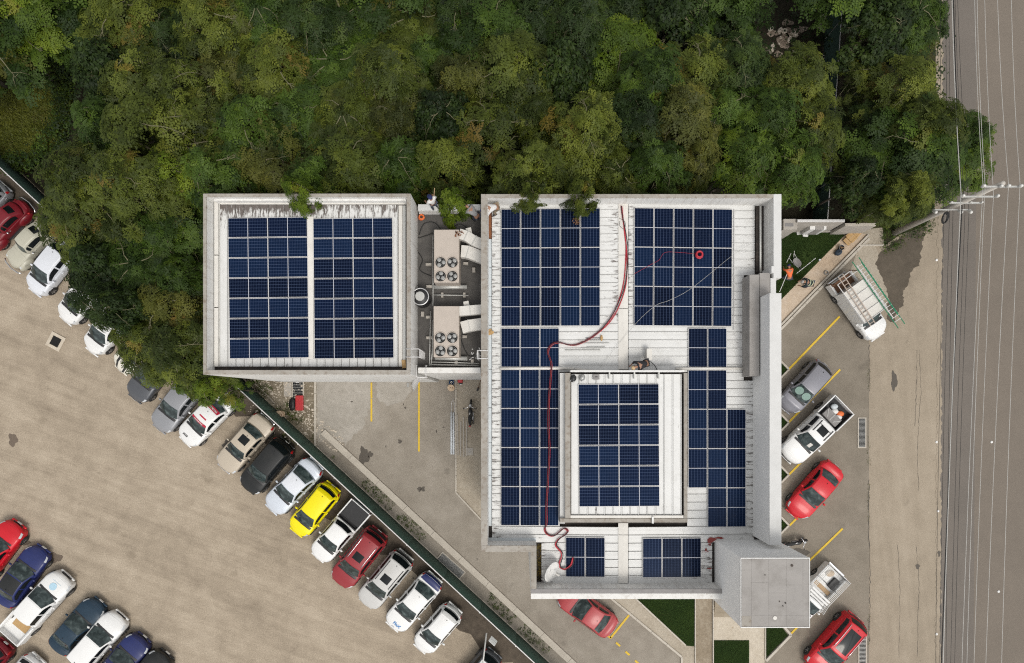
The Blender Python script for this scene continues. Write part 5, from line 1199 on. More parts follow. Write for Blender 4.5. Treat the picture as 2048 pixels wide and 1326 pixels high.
def rosette_broad(seed, nl=9, L=.26):
    r = np.random.RandomState(seed); q = []
    for i in range(nl):
        a = 2 * math.pi * i / nl + r.uniform(-.4, .4); ln = L * r.uniform(.7, 1.2); d = np.array([math.cos(a), math.sin(a), 0]); s = np.array([-math.sin(a), math.cos(a), 0]); w = .055 * r.uniform(.8, 1.2)
        b = d * .05 + [0, 0, .02 * r.uniform(0, 3)]; m_ = d * ln * .55 + [0, 0, ln * .15]; e = d * ln + [0, 0, -ln * r.uniform(.05, .5)]
        q.append([b, m_ + s * w, e, m_ - s * w])
    return np.array(q)
ROS_B = [rosette_broad(40 + s) for s in range(5)]

def scatter_mesh(name, centers, normals, scales, tones, templates, mat, seed):
    """Many leaf sprays as one mesh, each with its own tone."""
    r = np.random.RandomState(seed); V = []; T = []
    for c, nrm, sc, tn in zip(centers, normals, scales, tones):
        q = templates[r.randint(len(templates))].reshape(-1, 3) * sc; a = r.uniform(0, 6.283)
        ca, sa = math.cos(a), math.sin(a); q = q @ np.array([[ca, sa, 0], [-sa, ca, 0], [0, 0, 1.0]])
        z = np.array(nrm) / np.linalg.norm(nrm); x = np.cross([0.0, 1.0, .01], z); x /= np.linalg.norm(x); y = np.cross(z, x)
        q = q[:, 0:1] * x + q[:, 1:2] * y + q[:, 2:3] * z + c
        V.append(q)
        k = len(q) // 4; t = np.repeat(np.clip(tn[0] + r.uniform(-.10, .10, k), 0, 1), 4); g = np.full(len(q), tn[1]); T.append(np.stack([t, g, np.zeros_like(t), np.ones_like(t)], 1))
    V = np.concatenate(V); T = np.concatenate(T).astype(np.float32); nq = len(V) // 4
    me = bpy.data.meshes.new(name); me.vertices.add(len(V)); me.vertices.foreach_set('co', V.astype(np.float32).ravel())
    me.loops.add(nq * 4); me.loops.foreach_set('vertex_index', np.arange(nq * 4, dtype=np.int32)); me.polygons.add(nq)
    me.polygons.foreach_set('loop_start', np.arange(0, nq * 4, 4, dtype=np.int32)); me.polygons.foreach_set('loop_total', np.full(nq, 4, dtype=np.int32))
    me.update(calc_edges=True); at = me.attributes.new('tone', 'FLOAT_COLOR', 'POINT'); at.data.foreach_set('color', T.ravel())
    me.materials.append(mat); return me

def tree_meshes(seed, Rc=2.6, Ht=10.5, per=17, templates=None, ntip=22, dryness=.10, low=45):
    """Trunk, limb and crown meshes: limbs fork to tips on an uneven dome; every tip carries an umbrella of leaf sprays on pale twigs."""
    r = np.random.RandomState(seed); templates = templates or ROS
    C = []; Nn = []; S = []; T = []; tr = MB(); lm = MB(); h0 = Ht * .45
    jig = lambda s: Vector((r.uniform(-s, s), r.uniform(-s, s), r.uniform(-s, s) * .5))
    fork = Vector((0, 0, h0)) + jig(.15)
    tr.tube([(0, 0, 0), Vector((0, 0, h0 * .5)) + jig(.12), fork, Vector((0, 0, Ht * .6)) + jig(.3)], [.17, .14, .11, .05], 8)
    nlimb = 6; limbs = []
    for i in range(nlimb):
        a = 2 * math.pi * (i + r.uniform(-.25, .25)) / nlimb; rr = Rc * r.uniform(.34, .52); e = Vector((rr * math.cos(a), rr * math.sin(a), Ht - r.uniform(2.2, 3.2)))
        m_ = fork.lerp(e, .5) + jig(.22) + Vector((0, 0, -.2)); lm.tube([fork, m_, e], [.085, .065, .045], 6); limbs.append((a, e))
    limbs.append((0, Vector((0, 0, Ht - 2.2)) + jig(.3))); lm.tube([fork, limbs[-1][1]], [.08, .045], 6)
    for i in range(ntip):
        a = 2.399 * i + r.uniform(-.25, .25); rr = Rc * math.sqrt((i + .3) / ntip) * r.uniform(.85, 1.08)
        lob = 1 + .16 * math.sin(3 * a + seed) ; rr *= lob if rr > Rc * .6 else 1
        tip = Vector((rr * math.cos(a), rr * math.sin(a), Ht - .75 - 2.8 * (rr / Rc) ** 2 + r.normal() * .36))
        st = min(limbs, key=lambda q: (q[1] - tip).length)[1]; m_ = st.lerp(tip, .5) + jig(.16) + Vector((0, 0, .1)); base = st.lerp(tip, .72) + jig(.1)
        lm.tube([st, m_, base, tip + Vector((0, 0, -.12))], [.040, .030, .022, .012], 5)
        tone = float(np.clip(r.normal(.48, .17), .05, .95)); dry = r.uniform(0, 1) < dryness; Rd = r.uniform(.55, .85)
        outw = np.array([math.cos(a), math.sin(a), 0]) * (rr / Rc)
        for k in range(int(per * r.uniform(.7, 1.3) * (Rd / .7) ** 2)):
            b = r.uniform(0, 6.283); q = Rd * math.sqrt(r.uniform(0, 1)); p = tip + Vector((q * math.cos(b), q * math.sin(b), -.42 * q * q + r.normal() * .20))
            if k % 2 == 0: lm.tube([base.lerp(tip, r.uniform(.2, 1)), base.lerp(p, .6) + jig(.05), p + Vector((0, 0, -.02))], [.013, .010, .006], 4)
            C.append(np.array(p)); n_ = np.array([r.normal() * .28 + .5 * q * math.cos(b), r.normal() * .28 + .5 * q * math.sin(b), 1.0]) + outw * .35; Nn.append(n_)
            S.append(r.uniform(.85, 1.65)); T.append((float(np.clip(tone + r.normal() * .22 - .12 * (q / Rd), 0, 1)), float(np.clip(r.uniform(.75, 1.0) if dry and r.uniform() < .7 else r.uniform(0, .84), 0, 1))))
    for _ in range(4):                                   # pale branches that ride over the leaves
        a = r.uniform(0, 6.283); r0, r1 = Rc * r.uniform(.05, .4), Rc * r.uniform(.6, .98); q = []
        for k in range(6):
            t = k / 5; rr = r0 + (r1 - r0) * t; a += r.uniform(-.16, .16); q.append(Vector((rr * math.cos(a), rr * math.sin(a), Ht - .42 - 2.7 * (rr / Rc) ** 2 - .25 * (1 - t) + r.normal() * .06)))
        lm.tube(q, [.030, .026, .021, .016, .012, .007], 5)
        for k in (2, 3, 4):
            d = (q[k] - q[k - 1]).normalized(); s_ = Vector((-d.y, d.x, .1)) * (1 if r.uniform() < .5 else -1); e = q[k] + d * r.uniform(.2, .45) + s_ * r.uniform(.2, .5); lm.tube([q[k], q[k].lerp(e, .5) + jig(.06), e], [.014, .011, .006], 4)
    for _ in range(low):  # low sprays toned darker: shade inside the crown put into their colour
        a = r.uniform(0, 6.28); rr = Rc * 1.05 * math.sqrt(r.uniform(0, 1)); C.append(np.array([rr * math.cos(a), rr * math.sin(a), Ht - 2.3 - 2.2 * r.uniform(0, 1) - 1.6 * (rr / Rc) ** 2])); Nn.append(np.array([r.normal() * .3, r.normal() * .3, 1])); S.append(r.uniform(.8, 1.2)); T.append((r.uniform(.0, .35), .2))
    crown = scatter_mesh('crown', C, Nn, S, T, templates, LEAF['olive'], seed)
    return tr.mesh('trunk', MT['bark_dark'], True), lm.mesh('limb', MT['bark'], True), crown

TREES = [tree_meshes(100 + i, 2.6, 10.5, 8 + i % 2, dryness=(.02, .06, .11)[i % 3]) for i in range(8)]
TREES_SP = [tree_meshes(140 + i, 2.7, 10.3, 5, ntip=20, dryness=.15, low=30) for i in range(3)]
TREES_BR = [tree_meshes(160 + i, 2.5, 9.5, 34, templates=ROS_B, dryness=.03) for i in range(3)]
KINDNAME = {'olive': 'olive feathery tree', 'green': 'mid green feathery tree', 'bright': 'bright yellow green tree', 'dark': 'dark green dense tree', 'brown': 'brown tinged tree', 'sparse': 'pale limbed thin tree'}
def tree(px, py, r, kind, label, ztop, group):
    """Crown centre at photo px,py, radius r px, standing on the ground with its top at ztop."""
    i = RND.randrange(1000); src = TREES_BR if kind == 'dark' and i % 2 else TREES_SP if kind == 'sparse' else TREES
    tm, lmm, cm = src[i % len(src)]; Ht, R0 = (9.5, 2.5) if src is TREES_BR else (10.3, 2.7) if src is TREES_SP else (10.5, 2.6)
    zc = ztop - 1.3; p = P(px, py, zc); rm = r * (H - zc) / F
    t = thing('tree', label, 'tree', (p.x, p.y, -.01), RND.uniform(0, 6.28), group); t.scale = (rm / R0, rm / R0, ztop / (Ht + .15))
    mesh_obj('trunk', tm, t); mesh_obj('limb', lmm, t)
    c = mesh_obj('crown', cm, t); c.material_slots[0].link = 'OBJECT'; c.material_slots[0].material = LEAF['olive' if kind == 'sparse' else kind]
    return t
O, G_, B_, D_, W_, S_ = 'olive', 'green', 'bright', 'dark', 'brown', 'sparse'
ROWS = [
 ('along the picture edge', 'back row of wood', [(48, 22, 76, B_), (140, 40, 80, G_), (235, 35, 90, O), (330, 70, 78, D_), (420, 40, 92, O), (520, 25, 85, G_), (620, 45, 98, D_), (730, 25, 80, G_), (825, 40, 95, O), (915, 25, 70, D_), (985, 60, 90, G_), (1075, 30, 82, D_), (1160, 35, 80, D_), (1345, 25, 85, D_), (1440, 35, 85, D_), (1250, 15, 70, D_)], 9.0),
 ('in the middle of the wood', 'second row of wood from back', [(185, 125, 80, D_), (255, 150, 85, O), (345, 170, 80, S_), (440, 150, 92, W_), (555, 140, 95, O), (665, 130, 88, G_), (770, 140, 92, O), (860, 120, 75, G_), (925, 155, 88, W_), (1025, 140, 92, O), (1120, 130, 80, D_), (1240, 100, 88, B_), (1310, 150, 80, G_), (1395, 140, 85, O), (1480, 120, 85, D_), (1605, 150, 85, O)], 10.2),
 ('in the middle of the wood', 'third row of wood from back', [(188, 245, 84, G_), (285, 250, 105, S_), (395, 260, 95, O), (490, 250, 82, G_), (590, 230, 92, G_), (690, 235, 85, O), (790, 235, 85, W_), (880, 230, 70, D_), (975, 250, 100, S_), (1085, 230, 80, O), (1175, 245, 92, O), (1275, 235, 72, D_), (1365, 225, 92, W_), (1455, 220, 82, G_), (1545, 230, 88, G_), (1630, 255, 78, O)], 10.8),
 ('just behind the buildings', 'front row of wood', [(142, 352, 82, O), (235, 345, 85, O), (330, 350, 92, B_), (425, 335, 75, G_), (520, 335, 80, W_), (612, 345, 72, G_), (695, 330, 92, O), (795, 320, 82, G_), (880, 325, 70, O), (1065, 335, 82, O), (1150, 345, 88, O), (1240, 345, 70, O), (1320, 325, 72, G_), (1400, 300, 60, W_), (1495, 310, 72, B_), (1592, 325, 72, G_)], 12.4),
 ('over the parked cars', 'in clump over fence cars', [(150, 435, 88, O), (245, 440, 92, O), (345, 445, 82, G_), (185, 530, 68, D_), (275, 530, 88, G_), (350, 560, 68, G_), (170, 600, 45, D_), (235, 620, 58, D_), (325, 620, 85, W_), (285, 690, 60, O), (355, 695, 78, O), (385, 750, 58, B_), (418, 778, 36, B_)], 9.4),
 ('beside the road', 'strip beside the road', [(1765, 50, 75, D_), (1826, 35, 70, G_), (1735, 150, 62, S_), (1822, 165, 72, O), (1752, 245, 66, D_), (1838, 292, 92, G_), (1878, 245, 70, O), (1785, 345, 72, O), (1918, 315, 76, B_), (1838, 375, 50, O), (1730, 350, 54, D_), (1945, 262, 44, G_)], 8.2),
]
for where, rowname, lst, zt in ROWS:
    cnt = {}
    for px, py, r, kd in sorted(lst):
        cnt[kd] = cnt.get(kd, 0) + 1; many = sum(1 for q in lst if q[3] == kd)
        lb = KINDNAME[kd] + (', ' + ORD[cnt[kd] - 1] + ' such from the car lot' if many > 1 else '') + ', ' + rowname
        tree(px, py, r * RND.uniform(.82, 1.12), kd, lb, zt + RND.uniform(-2.4, .9), 'trees ' + where)
tree(905, 397, 40, 'bright', 'bright green tree leaning over the terrace wall between the two roof workers', 12.6, 'trees just behind the buildings')
tree(590, 374, 38, 'bright', 'bright green tree hanging over the annex roof edge', 14.0, 'trees just behind the buildings')
tree(1168, 372, 40, 'olive', 'olive tree whose twigs reach over the main roof edge', 14.0, 'trees just behind the buildings')
tree(1062, 368, 34, 'olive', 'small olive tree touching the main roof edge near its corner', 13.9, 'trees just behind the buildings')

wb = tag(bpy.data.objects.new('wood_beyond', None), 'rest of the wood continuing beyond the far edge of the clearing', None, None, 'stuff'); link(wb)
for i in range(34):
    x_, y_ = (RND.uniform(-60, 1850), RND.uniform(-190, -60)) if i < 26 else (RND.uniform(-330, -70), RND.uniform(-120, 90))
    src = TREES[i % 8]; p = P(x_, y_, 8); k_ = RND.uniform(.95, 1.25)
    for nm, me_ in zip(('trunk', 'limb', 'crown'), src):
        o = mesh_obj(nm, me_, wb, (p.x, p.y, 0)); o.scale = (k_, k_, RND.uniform(.8, .95)); o.rotation_euler.z = i * 1.7
        if nm == 'crown': o.material_slots[0].link = 'OBJECT'; o.material_slots[0].material = LEAF[('olive', 'green', 'dark', 'green')[i % 4]]
# undergrowth below the wood
def in_wood(x, y):
    return (y < 395 and x < 1660) or (90 < x < 400 and y < 395 + (x - 60) * .95 and y < 740) or (1690 < x < 1866 and y < 440)
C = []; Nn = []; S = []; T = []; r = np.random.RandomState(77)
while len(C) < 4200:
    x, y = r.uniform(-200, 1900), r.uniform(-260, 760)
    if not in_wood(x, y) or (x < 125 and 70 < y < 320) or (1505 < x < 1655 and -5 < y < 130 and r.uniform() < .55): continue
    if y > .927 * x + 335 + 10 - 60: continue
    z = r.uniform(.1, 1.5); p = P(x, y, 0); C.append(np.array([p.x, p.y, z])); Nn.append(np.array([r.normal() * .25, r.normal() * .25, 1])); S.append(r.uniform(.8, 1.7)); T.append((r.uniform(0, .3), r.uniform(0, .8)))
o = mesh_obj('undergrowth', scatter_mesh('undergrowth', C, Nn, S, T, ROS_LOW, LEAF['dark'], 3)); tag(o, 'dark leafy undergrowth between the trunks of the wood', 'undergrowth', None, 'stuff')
def shrubs(name, label, poly_test, n, box, mat, zr, sc, seed, tmpl=ROS_LOW):
    r = np.random.RandomState(seed); C = []; Nn = []; S = []; T = []
    while len(C) < n:
        x, y = r.uniform(box[0], box[2]), r.uniform(box[1], box[3])
        if not poly_test(x, y): continue
        p = P(x, y, zr[0] if zr[0] > 5 else 0); C.append(np.array([p.x, p.y, r.uniform(*zr)])); Nn.append(np.array([r.normal() * .3, r.normal() * .3, 1])); S.append(r.uniform(*sc)); T.append((r.uniform(0, 1), r.uniform(0, .95) if name != 'roof_litter' else r.uniform(.9, 1)))
    o = mesh_obj(name, scatter_mesh(name, C, Nn, S, T, tmpl, mat, seed)); return tag(o, label, 'plants', None, 'stuff')
shrubs('meadow_bushes', 'low leafy bushes fringing the meadow clearing', lambda x, y: abs(math.hypot((x - 20) / 115, (y - 205) / 130) - 1.0) < .16 and x < 170, 420, (0, 60, 170, 345), LEAF['green'], (.1, .9), (.6, 1.2), 15)
# weeds
def fence_strip(x, y):
    p = P(x, y, 0); q = Vector((p.x - FA.x, p.y - FA.y, 0)); s = q.dot(FDIR); o = q.dot(FNOR)
    return fs(455) < s < fs(1120) and -.85 < o < -.12 and (math.sin(s * 1.7) + math.sin(s * .53) > .1)
shrubs('weeds', 'low weeds growing along the foot of the green fence', fence_strip, 500, (440, 720, 1120, 1330), LEAF['green'], (.02, .12), (.18, .4), 5)
shrubs('moss_plants', 'mossy weeds among the rubble beside the annex', lambda x, y: y > .90 * (x - 470) + 765 - 40 and y < .92 * (x - 460) + 800 and x < 628 and math.sin(x * .11) + math.sin(y * .13 + 1) > .2, 420, (465, 760, 630, 890), LEAF['olive'], (.01, .06), (.14, .3), 6)
shrubs('verge_weeds', 'rough grass and weeds on the verge by the utility pole', lambda x, y: y > 300 and (y < 512 - (x - 1760) * .48 if x > 1764 else y < 436) and x < 1868, 1000, (1690, 300, 1870, 505), LEAF['green'], (.02, .25), (.3, .7), 7)
shrubs('roadside_weeds', 'weeds along the road edge beside the wood', lambda x, y: True, 500, (1700, -20, 1868, 420), LEAF['olive'], (.05, .6), (.5, 1.0), 8)
shrubs('crack_moss', 'thin line of weeds in the pavement joint of the parking lot', lambda x, y: math.sin(y * .021) + math.sin(y * .05 + 1) > .15, 260, (1734, 690, 1741, 1290), LEAF['olive'], (.0, .02), (.06, .16), 9)
shrubs('roof_litter', 'dead leaves collected in the roof corner behind the dish', lambda x, y: True, 46, (1074, 1088, 1084, 1160), LEAF['brown'], (ZR + .02, ZR + .10), (.2, .38), 10)
def blades(name, label, polys, n, mat, h, w, seed, z0=.02, kind='stuff'):
    """Short grass: many single blades."""
    r = np.random.RandomState(seed); Q = []; T = []
    def inside(x, y, pl):
        c = False
        for (x1, y1), (x2, y2) in zip(pl, pl[1:] + pl[:1]):
            if (y1 > y) != (y2 > y) and x < (x2 - x1) * (y - y1) / (y2 - y1) + x1: c = not c
        return c
    for pl in polys:
        xs, ys = [p[0] for p in pl], [p[1] for p in pl]; A = (max(xs) - min(xs)) * (max(ys) - min(ys)); m = int(n * A)
        for _ in range(m):
            x, y = r.uniform(min(xs), max(xs)), r.uniform(min(ys), max(ys))
            if not inside(x, y, pl): continue
            p = P(x, y, 0); a = r.uniform(0, 6.28); hh = h * r.uniform(.5, 1.2); d = np.array([math.cos(a), math.sin(a), 0]); s = np.array([-d[1], d[0], 0]) * w
            b = np.array([p.x, p.y, z0]); m_ = b + d * hh * .3 + [0, 0, hh * .7]; e = b + d * hh * .9 + [0, 0, hh * .8]
            Q += [b - s, m_ - s * .8, e, m_ + s * .8]; pat = .5 + .5 * math.sin(p.x * 1.3 + seed) * math.sin(p.y * 1.7 + 2 * seed); t = np.clip(r.uniform(.1, .6) + .4 * pat, 0, 1); g = r.uniform(0, .84) + .13 * (pat < .25); T += [(t, g, 0, 1)] * 4
    V = np.array(Q, dtype=np.float32); nq = len(V) // 4; me = bpy.data.meshes.new(name); me.vertices.add(len(V)); me.vertices.foreach_set('co', V.ravel())
    me.loops.add(nq * 4); me.loops.foreach_set('vertex_index', np.arange(nq * 4, dtype=np.int32)); me.polygons.add(nq)
    me.polygons.foreach_set('loop_start', np.arange(0, nq * 4, 4, dtype=np.int32)); me.polygons.foreach_set('loop_total', np.full(nq, 4, dtype=np.int32)); me.update(calc_edges=True)
    at = me.attributes.new('tone', 'FLOAT_COLOR', 'POINT'); at.data.foreach_set('color', np.array(T, dtype=np.float32).ravel()); me.materials.append(mat)
    return tag(mesh_obj(name, me), label, 'grass', None, kind)
LW1 = [(1540, 456), (1697, 464), (1688, 470), (1540, 622)]
blades('lawn_grass', 'short dark lawn between the building and the stone walkway', [LW1], 1.6, MT['grass'], .07, .012, 1)
blades('lawn_grass', 'dark triangular lawn between the diagonal pavement and the entrance path', [[(1262, 1190), (1388, 1190), (1387, 1291), (1370, 1290)]], 1.8, MT['grass'], .07, .012, 2)
blades('lawn_grass', 'rectangular lawn at the foot of the entrance terrace', [[(1427.5, 1281), (1497, 1281), (1497, 1345), (1427.5, 1345)]], 2.0, MT['grass'], .07, .012, 3, .034)
blades('lawn_grass', 'small triangular lawn under the tower corner', [[(1532, 1235), (1565, 1258), (1575, 1270), (1532, 1314)]], 2.0, MT['grass'], .07, .012, 4)
blades('meadow_grass', 'rough yellowish meadow grass in the clearing at the edge of the wood', [[(-60, 70), (50, 80), (100, 120), (112, 150), (150, 190), (138, 240), (128, 280), (95, 300), (60, 345), (-60, 330)]], .7, MT['meadow_grass'], .25, .03, 5)
for i, y in enumerate((739, 845, 949, 1050)):
    blades('planter_grass', ('topmost', 'second', 'third', 'lowest')[i] + ' of the four little planted triangles against the building', [[(1545, y - 28), (1572, y), (1545, y + 28)]], 1.2, MT['grass'], .08, .014, 20 + i)
# a fern like plant on the lawn
t = thing('fern_plant', 'bright yellow green fern like plant on the dark lawn', 'plant', P(1611, 513, 0))
for i in range(11):
    a = 2 * math.pi * i / 11 + RND.uniform(-.2, .2); L = RND.uniform(.5, .95) if i != 2 else 1.2; m = MB(); d = Vector((math.cos(a), math.sin(a), 0)); s = Vector((-d.y, d.x, 0))
    for k in range(7):
        q = (k + 1) / 8; p = d * L * q + Vector((0, 0, .25 + L * (.7 * q - .75 * q * q)))
        for sg in (-1, 1): m.add([p, p + d * .07 + s * sg * .07, p + d * .13 + s * sg * .24 * (1 - q * .6), p + d * .03 + s * sg * .07], [(0, 1, 2, 3)])
    m.build('frond', LEAF['bright'], t, recalc=False)
# rocks
def rocks(n, box, lab, smin, smax, group, seed):
    r = random.Random(seed); base = []
    for k in range(4):
        m = MB().ball((0, 0, .0), 1, .8, .6, 8, 5); m.v = [tuple(Vector(v) * r.uniform(.8, 1.15)) for v in m.v]; base.append(m.mesh('rock', MT['rock']))
    for i in range(n):
        x, y = r.uniform(box[0], box[2]), r.uniform(box[1], box[3]); s = r.uniform(smin, smax); o = mesh_obj('rock', base[i % 4], None, P(x, y)); o.scale = (s, s * r.uniform(.7, 1), s); o.rotation_euler.z = r.uniform(0, 6); o.location.z = .2 * s
        tag(o, lab, 'rock', group)
rocks(16, (1540, 50, 1595, 110), 'pale limestone rock in the rubble clearing', .08, .32, 'rocks in the rubble clearing', 1)
rocks(10, (1640, 0, 1656, 120), 'small pale rock at the foot of the fence by the clearing', .1, .3, 'rocks along the clearing fence', 2)
rocks(12, (8, 190, 64, 225), 'small pale stone in the meadow clearing', .07, .2, 'stones in the meadow', 3)
r = random.Random(9); m = MB()
for i in range(320):
    s = fs(470) + r.uniform(0, 1) * (fs(640) - fs(470)); x, y = fpt(s, -r.uniform(.5, 1.6)); m.ball((x, y, .02), r.uniform(.02, .10), r.uniform(.02, .08), .04, 6, 4)
for i in range(420):
    p = P(r.uniform(495, 626), r.uniform(757, 885)); 
    if p.y * -F / H + NY > .92 * (p.x * F / H + NX - 460) + 790: continue
    k = r.uniform(.012, .06) if r.random() < .9 else r.uniform(.06, .14); m.ball((p.x, p.y, .02), k, k * .8, k * .6, 6, 4)
tag(m.build('rubble', MT['rock']), 'scattered pale rubble beside the annex and along the fence', 'rubble', None, 'stuff')
# ------------------------------------------------------------------ fences and boundary walls
t = thing('green_fence', 'long dark green screened fence dividing the gravel lot from the driveway', 'fence', FA)
t.location.z = 0
n = int(FLEN / 3.0); ang = math.atan2(FDIR.y, FDIR.x)
for i in range(n):
    a = FDIR * (FLEN * i / n); b = FDIR * (FLEN * (i + 1) / n); me = MB(); k = 8; vs = []
    for j in range(k + 1):
        q = a.lerp(b, j / k); w = .05 * math.sin(math.pi * j / k) * (1 if i % 2 else -1) * .6
        for zz in (.08, 1.2, FH - .05): vs.append(q + FNOR * (w if zz == 1.2 else 0) + Vector((0, 0, zz)))
    me.add(vs, [(j * 3 + l, (j + 1) * 3 + l, (j + 1) * 3 + l + 1, j * 3 + l + 1) for j in range(k) for l in range(2)])
    o = me.build('mesh_panel', MT['green_mesh'], t, recalc=False, smooth=True); sol = o.modifiers.new('solid', 'SOLIDIFY'); sol.thickness = .012
post = MB().tube([(0, 0, 0), (0, 0, FH + .02)], .032, 7).mesh('post', MT['galv'])
for i in range(n + 1): mesh_obj('post', post, t, FDIR * (FLEN * i / n) + FNOR * .04)
MB().tube([Vector((0, 0, FH)), FDIR * FLEN + Vector((0, 0, FH))], .034, 6).build('top_rail', MT['rail_white'], t)
a, b = P(1688, -40, 2.4), P(1655, 442, 2.4); d = b - a
t = thing('wood_fence', 'dark green screened fence running through the trees towards the boundary wall', 'fence', (a.x, a.y, 0)); dd = Vector((d.x, d.y, 0))
for i in range(6):
    p, q = dd * (i / 6), dd * ((i + 1) / 6)
    o = MB().add([p + Vector((0, 0, .05)), q + Vector((0, 0, .05)), q + Vector((0, 0, 2.36)), p + Vector((0, 0, 2.36))], [(0, 1, 2, 3)]).build('mesh_panel', MT['green_mesh'], t, recalc=False); o.modifiers.new('solid', 'SOLIDIFY').thickness = .012
    MB().tube([p, p + Vector((0, 0, 2.42))], .03, 7).build('post', MT['galv'], t)
MB().tube([Vector((0, 0, 2.4)), dd + Vector((0, 0, 2.4))], .025, 6).build('top_rail', MT['rail_white'], t)
bw = thing('boundary_wall', 'grey rendered boundary wall with a pale coping beside the lawn', 'wall', P(1640, 455, 0))
W(bw, (1595, 438.5, 1690, 444), 0, 2.6, mat='concrete', cop='rail_white'); W(bw, (1690.5, 446, 1752, 452), 0, 2.2, mat='concrete', cop='kerb')
W(bw, (1567, 438, 1594.5, 459), 0, 2.4, mat='concrete', name='pier'); W(bw, (1570, 446, 1587, 453), 2.3, 2.41, mat='felt_mid', name='vent')
W(bw, (1594, 445, 1690, 463.5), 0, .25, mat='concrete', name='plinth')
t = thing('meter_box', 'grey and white electrical cabinet fixed on the boundary wall', 'cabinet', P(1636, 455, .2))
for x0_, x1_, m in ((1620, 1631, 'white_paint'), (1631.5, 1647, 'felt_grey'), (1647.5, 1653, 'white_paint')): under(wall(None, (x0_, 448, x1_, 459), 1.6, .26, 1.6, m, 'cabinet_body', .02), t)
o = MB().box((0, 0, .06), (.32, .4, .1), .2).build('lid_panel', MT['galv'], t, bevel=.02); o.location = P(1596.5, 464, .0) - t.location
for px, py, lb in ((1609.5, 471, 'small white box lying on the lawn edge'),):
    o = MB().box((0, 0, .08), (.34, .2, .14), -.1).build('white_box', MT['white_paint'], loc=P(px, py), bevel=.01); tag(o, lb, 'box')
for a, b, lb in (((1573, 525), (1582, 507), 'short white pipe on the lawn nearest the building'), ((1587.5, 515), (1588.5, 502), 'shortest white pipe on the lawn'), ((1593, 547), (1631.5, 516), 'long white pipe lying across the dark lawn')):
    q = P(*a, .05); o = MB().tube([Vector((0, 0, 0)), P(*b, .05) - q], .028, 7).build('white_pipe', MT['rail_white'], loc=q); tag(o, lb, 'pipe')
# grey chair like barrow by the worker
t = thing('wheelbarrow', 'grey wheelbarrow tipped on the lawn beside the orange shirted worker', 'wheelbarrow', P(1590, 527), rad(-50)); t.scale = (.75,) * 3
MB().lathe([(.20, .25), (.34, .48), (.36, .5), (.33, .48), (.18, .28)], n=14).build('tray', MT['felt_mid'], t, smooth=True).scale = (1.25, .85, 1)
w = MB().cyl((.52, 0, .17), .17, .08, 16, 'y').build('wheel', MT['rubber'], t)
for s in (-1, 1): MB().tube([(.52, s * .06, .17), (0, s * .25, .3), (-.75, s * .3, .5)], .02, 6).build('handle', MT['galv'], t); MB().tube([(-.25, s * .22, .3), (-.3, s * .25, 0)], .018, 6).build('leg', MT['galv'], t)

# cardboard, bags and tools on the walkway
for px, py, w, h, zz, rz, lb in ((1709, 464, .62, .5, .30, .75, 'open cardboard box on the walkway end nearest the wall'), (1699, 476, .52, .46, .28, .75, 'taped cardboard box in the middle of the walkway end'), (1692, 484, .50, .18, .22, -.78, 'narrow brown cardboard flap box on the walkway')):
    t = thing('cardboard_box', lb, 'box', P(px, py, 0) + Vector((0, 0, .03)), rz); MB().box((0, 0, zz / 2), (w, h, zz)).build('carton', MT['cardboard'], t, bevel=.008)
    MB().box((0, 0, zz + .004), (w * .98, .05, .006)).build('tape', MT['wood'], t)
    for s in (-1, 1): MB().box((0, s * (h / 2 + .05), zz), (w * .96, .10, .012), rot=Matrix.Rotation(-.25 * s, 3, 'X')).build('flap', MT['cardboard'], t)
t = thing('tool_bag', 'dark blue tool bag on the stone walkway', 'bag', P(1674, 506, 0) + Vector((0, 0, .03)), .5)
MB().ball((0, 0, .16), .27, .21, .17, 12, 8).build('bag_body', MT['blue_dark'] if 'blue_dark' in MT else M('blue_dark', (.02, .035, .055), .7), t, smooth=True); MB().tube([(-.14, 0, .28), (0, 0, .40), (.14, 0, .28)], .018, 6).build('strap', MT['black'], t)
t = thing('cable_bucket', 'black bucket of tools with tan handles on the walkway', 'bucket', P(1679, 497, 0) + Vector((0, 0, .03)))
MB().lathe([(.13, 0), (.18, .3), (.165, .3), (.12, .04)], n=16).build('bucket', MT['black'], t, smooth=True); MB().torus((0, 0, .30), .175, .012, 18, 5).build('rim', MT['steel'], t)
for k in range(4): MB().tube([(RND.uniform(-.08, .08), RND.uniform(-.08, .08), .1), (RND.uniform(-.14, .14), RND.uniform(-.14, .14), .42)], .02, 6).build('tool', MT['wood'], t)
coil('cable_coil', 'grey coil of cable lying on the stone walkway', P(1652, 545, .04), .14, .022, 'steel', 3)
o = MB().ball((0, 0, .06), .07, .07, .06).build('plastic_bottle', MT['pvc'], loc=P(1638.5, 520, .02), smooth=True); tag(o, 'crumpled clear bottle at the lawn edge', 'bottle')

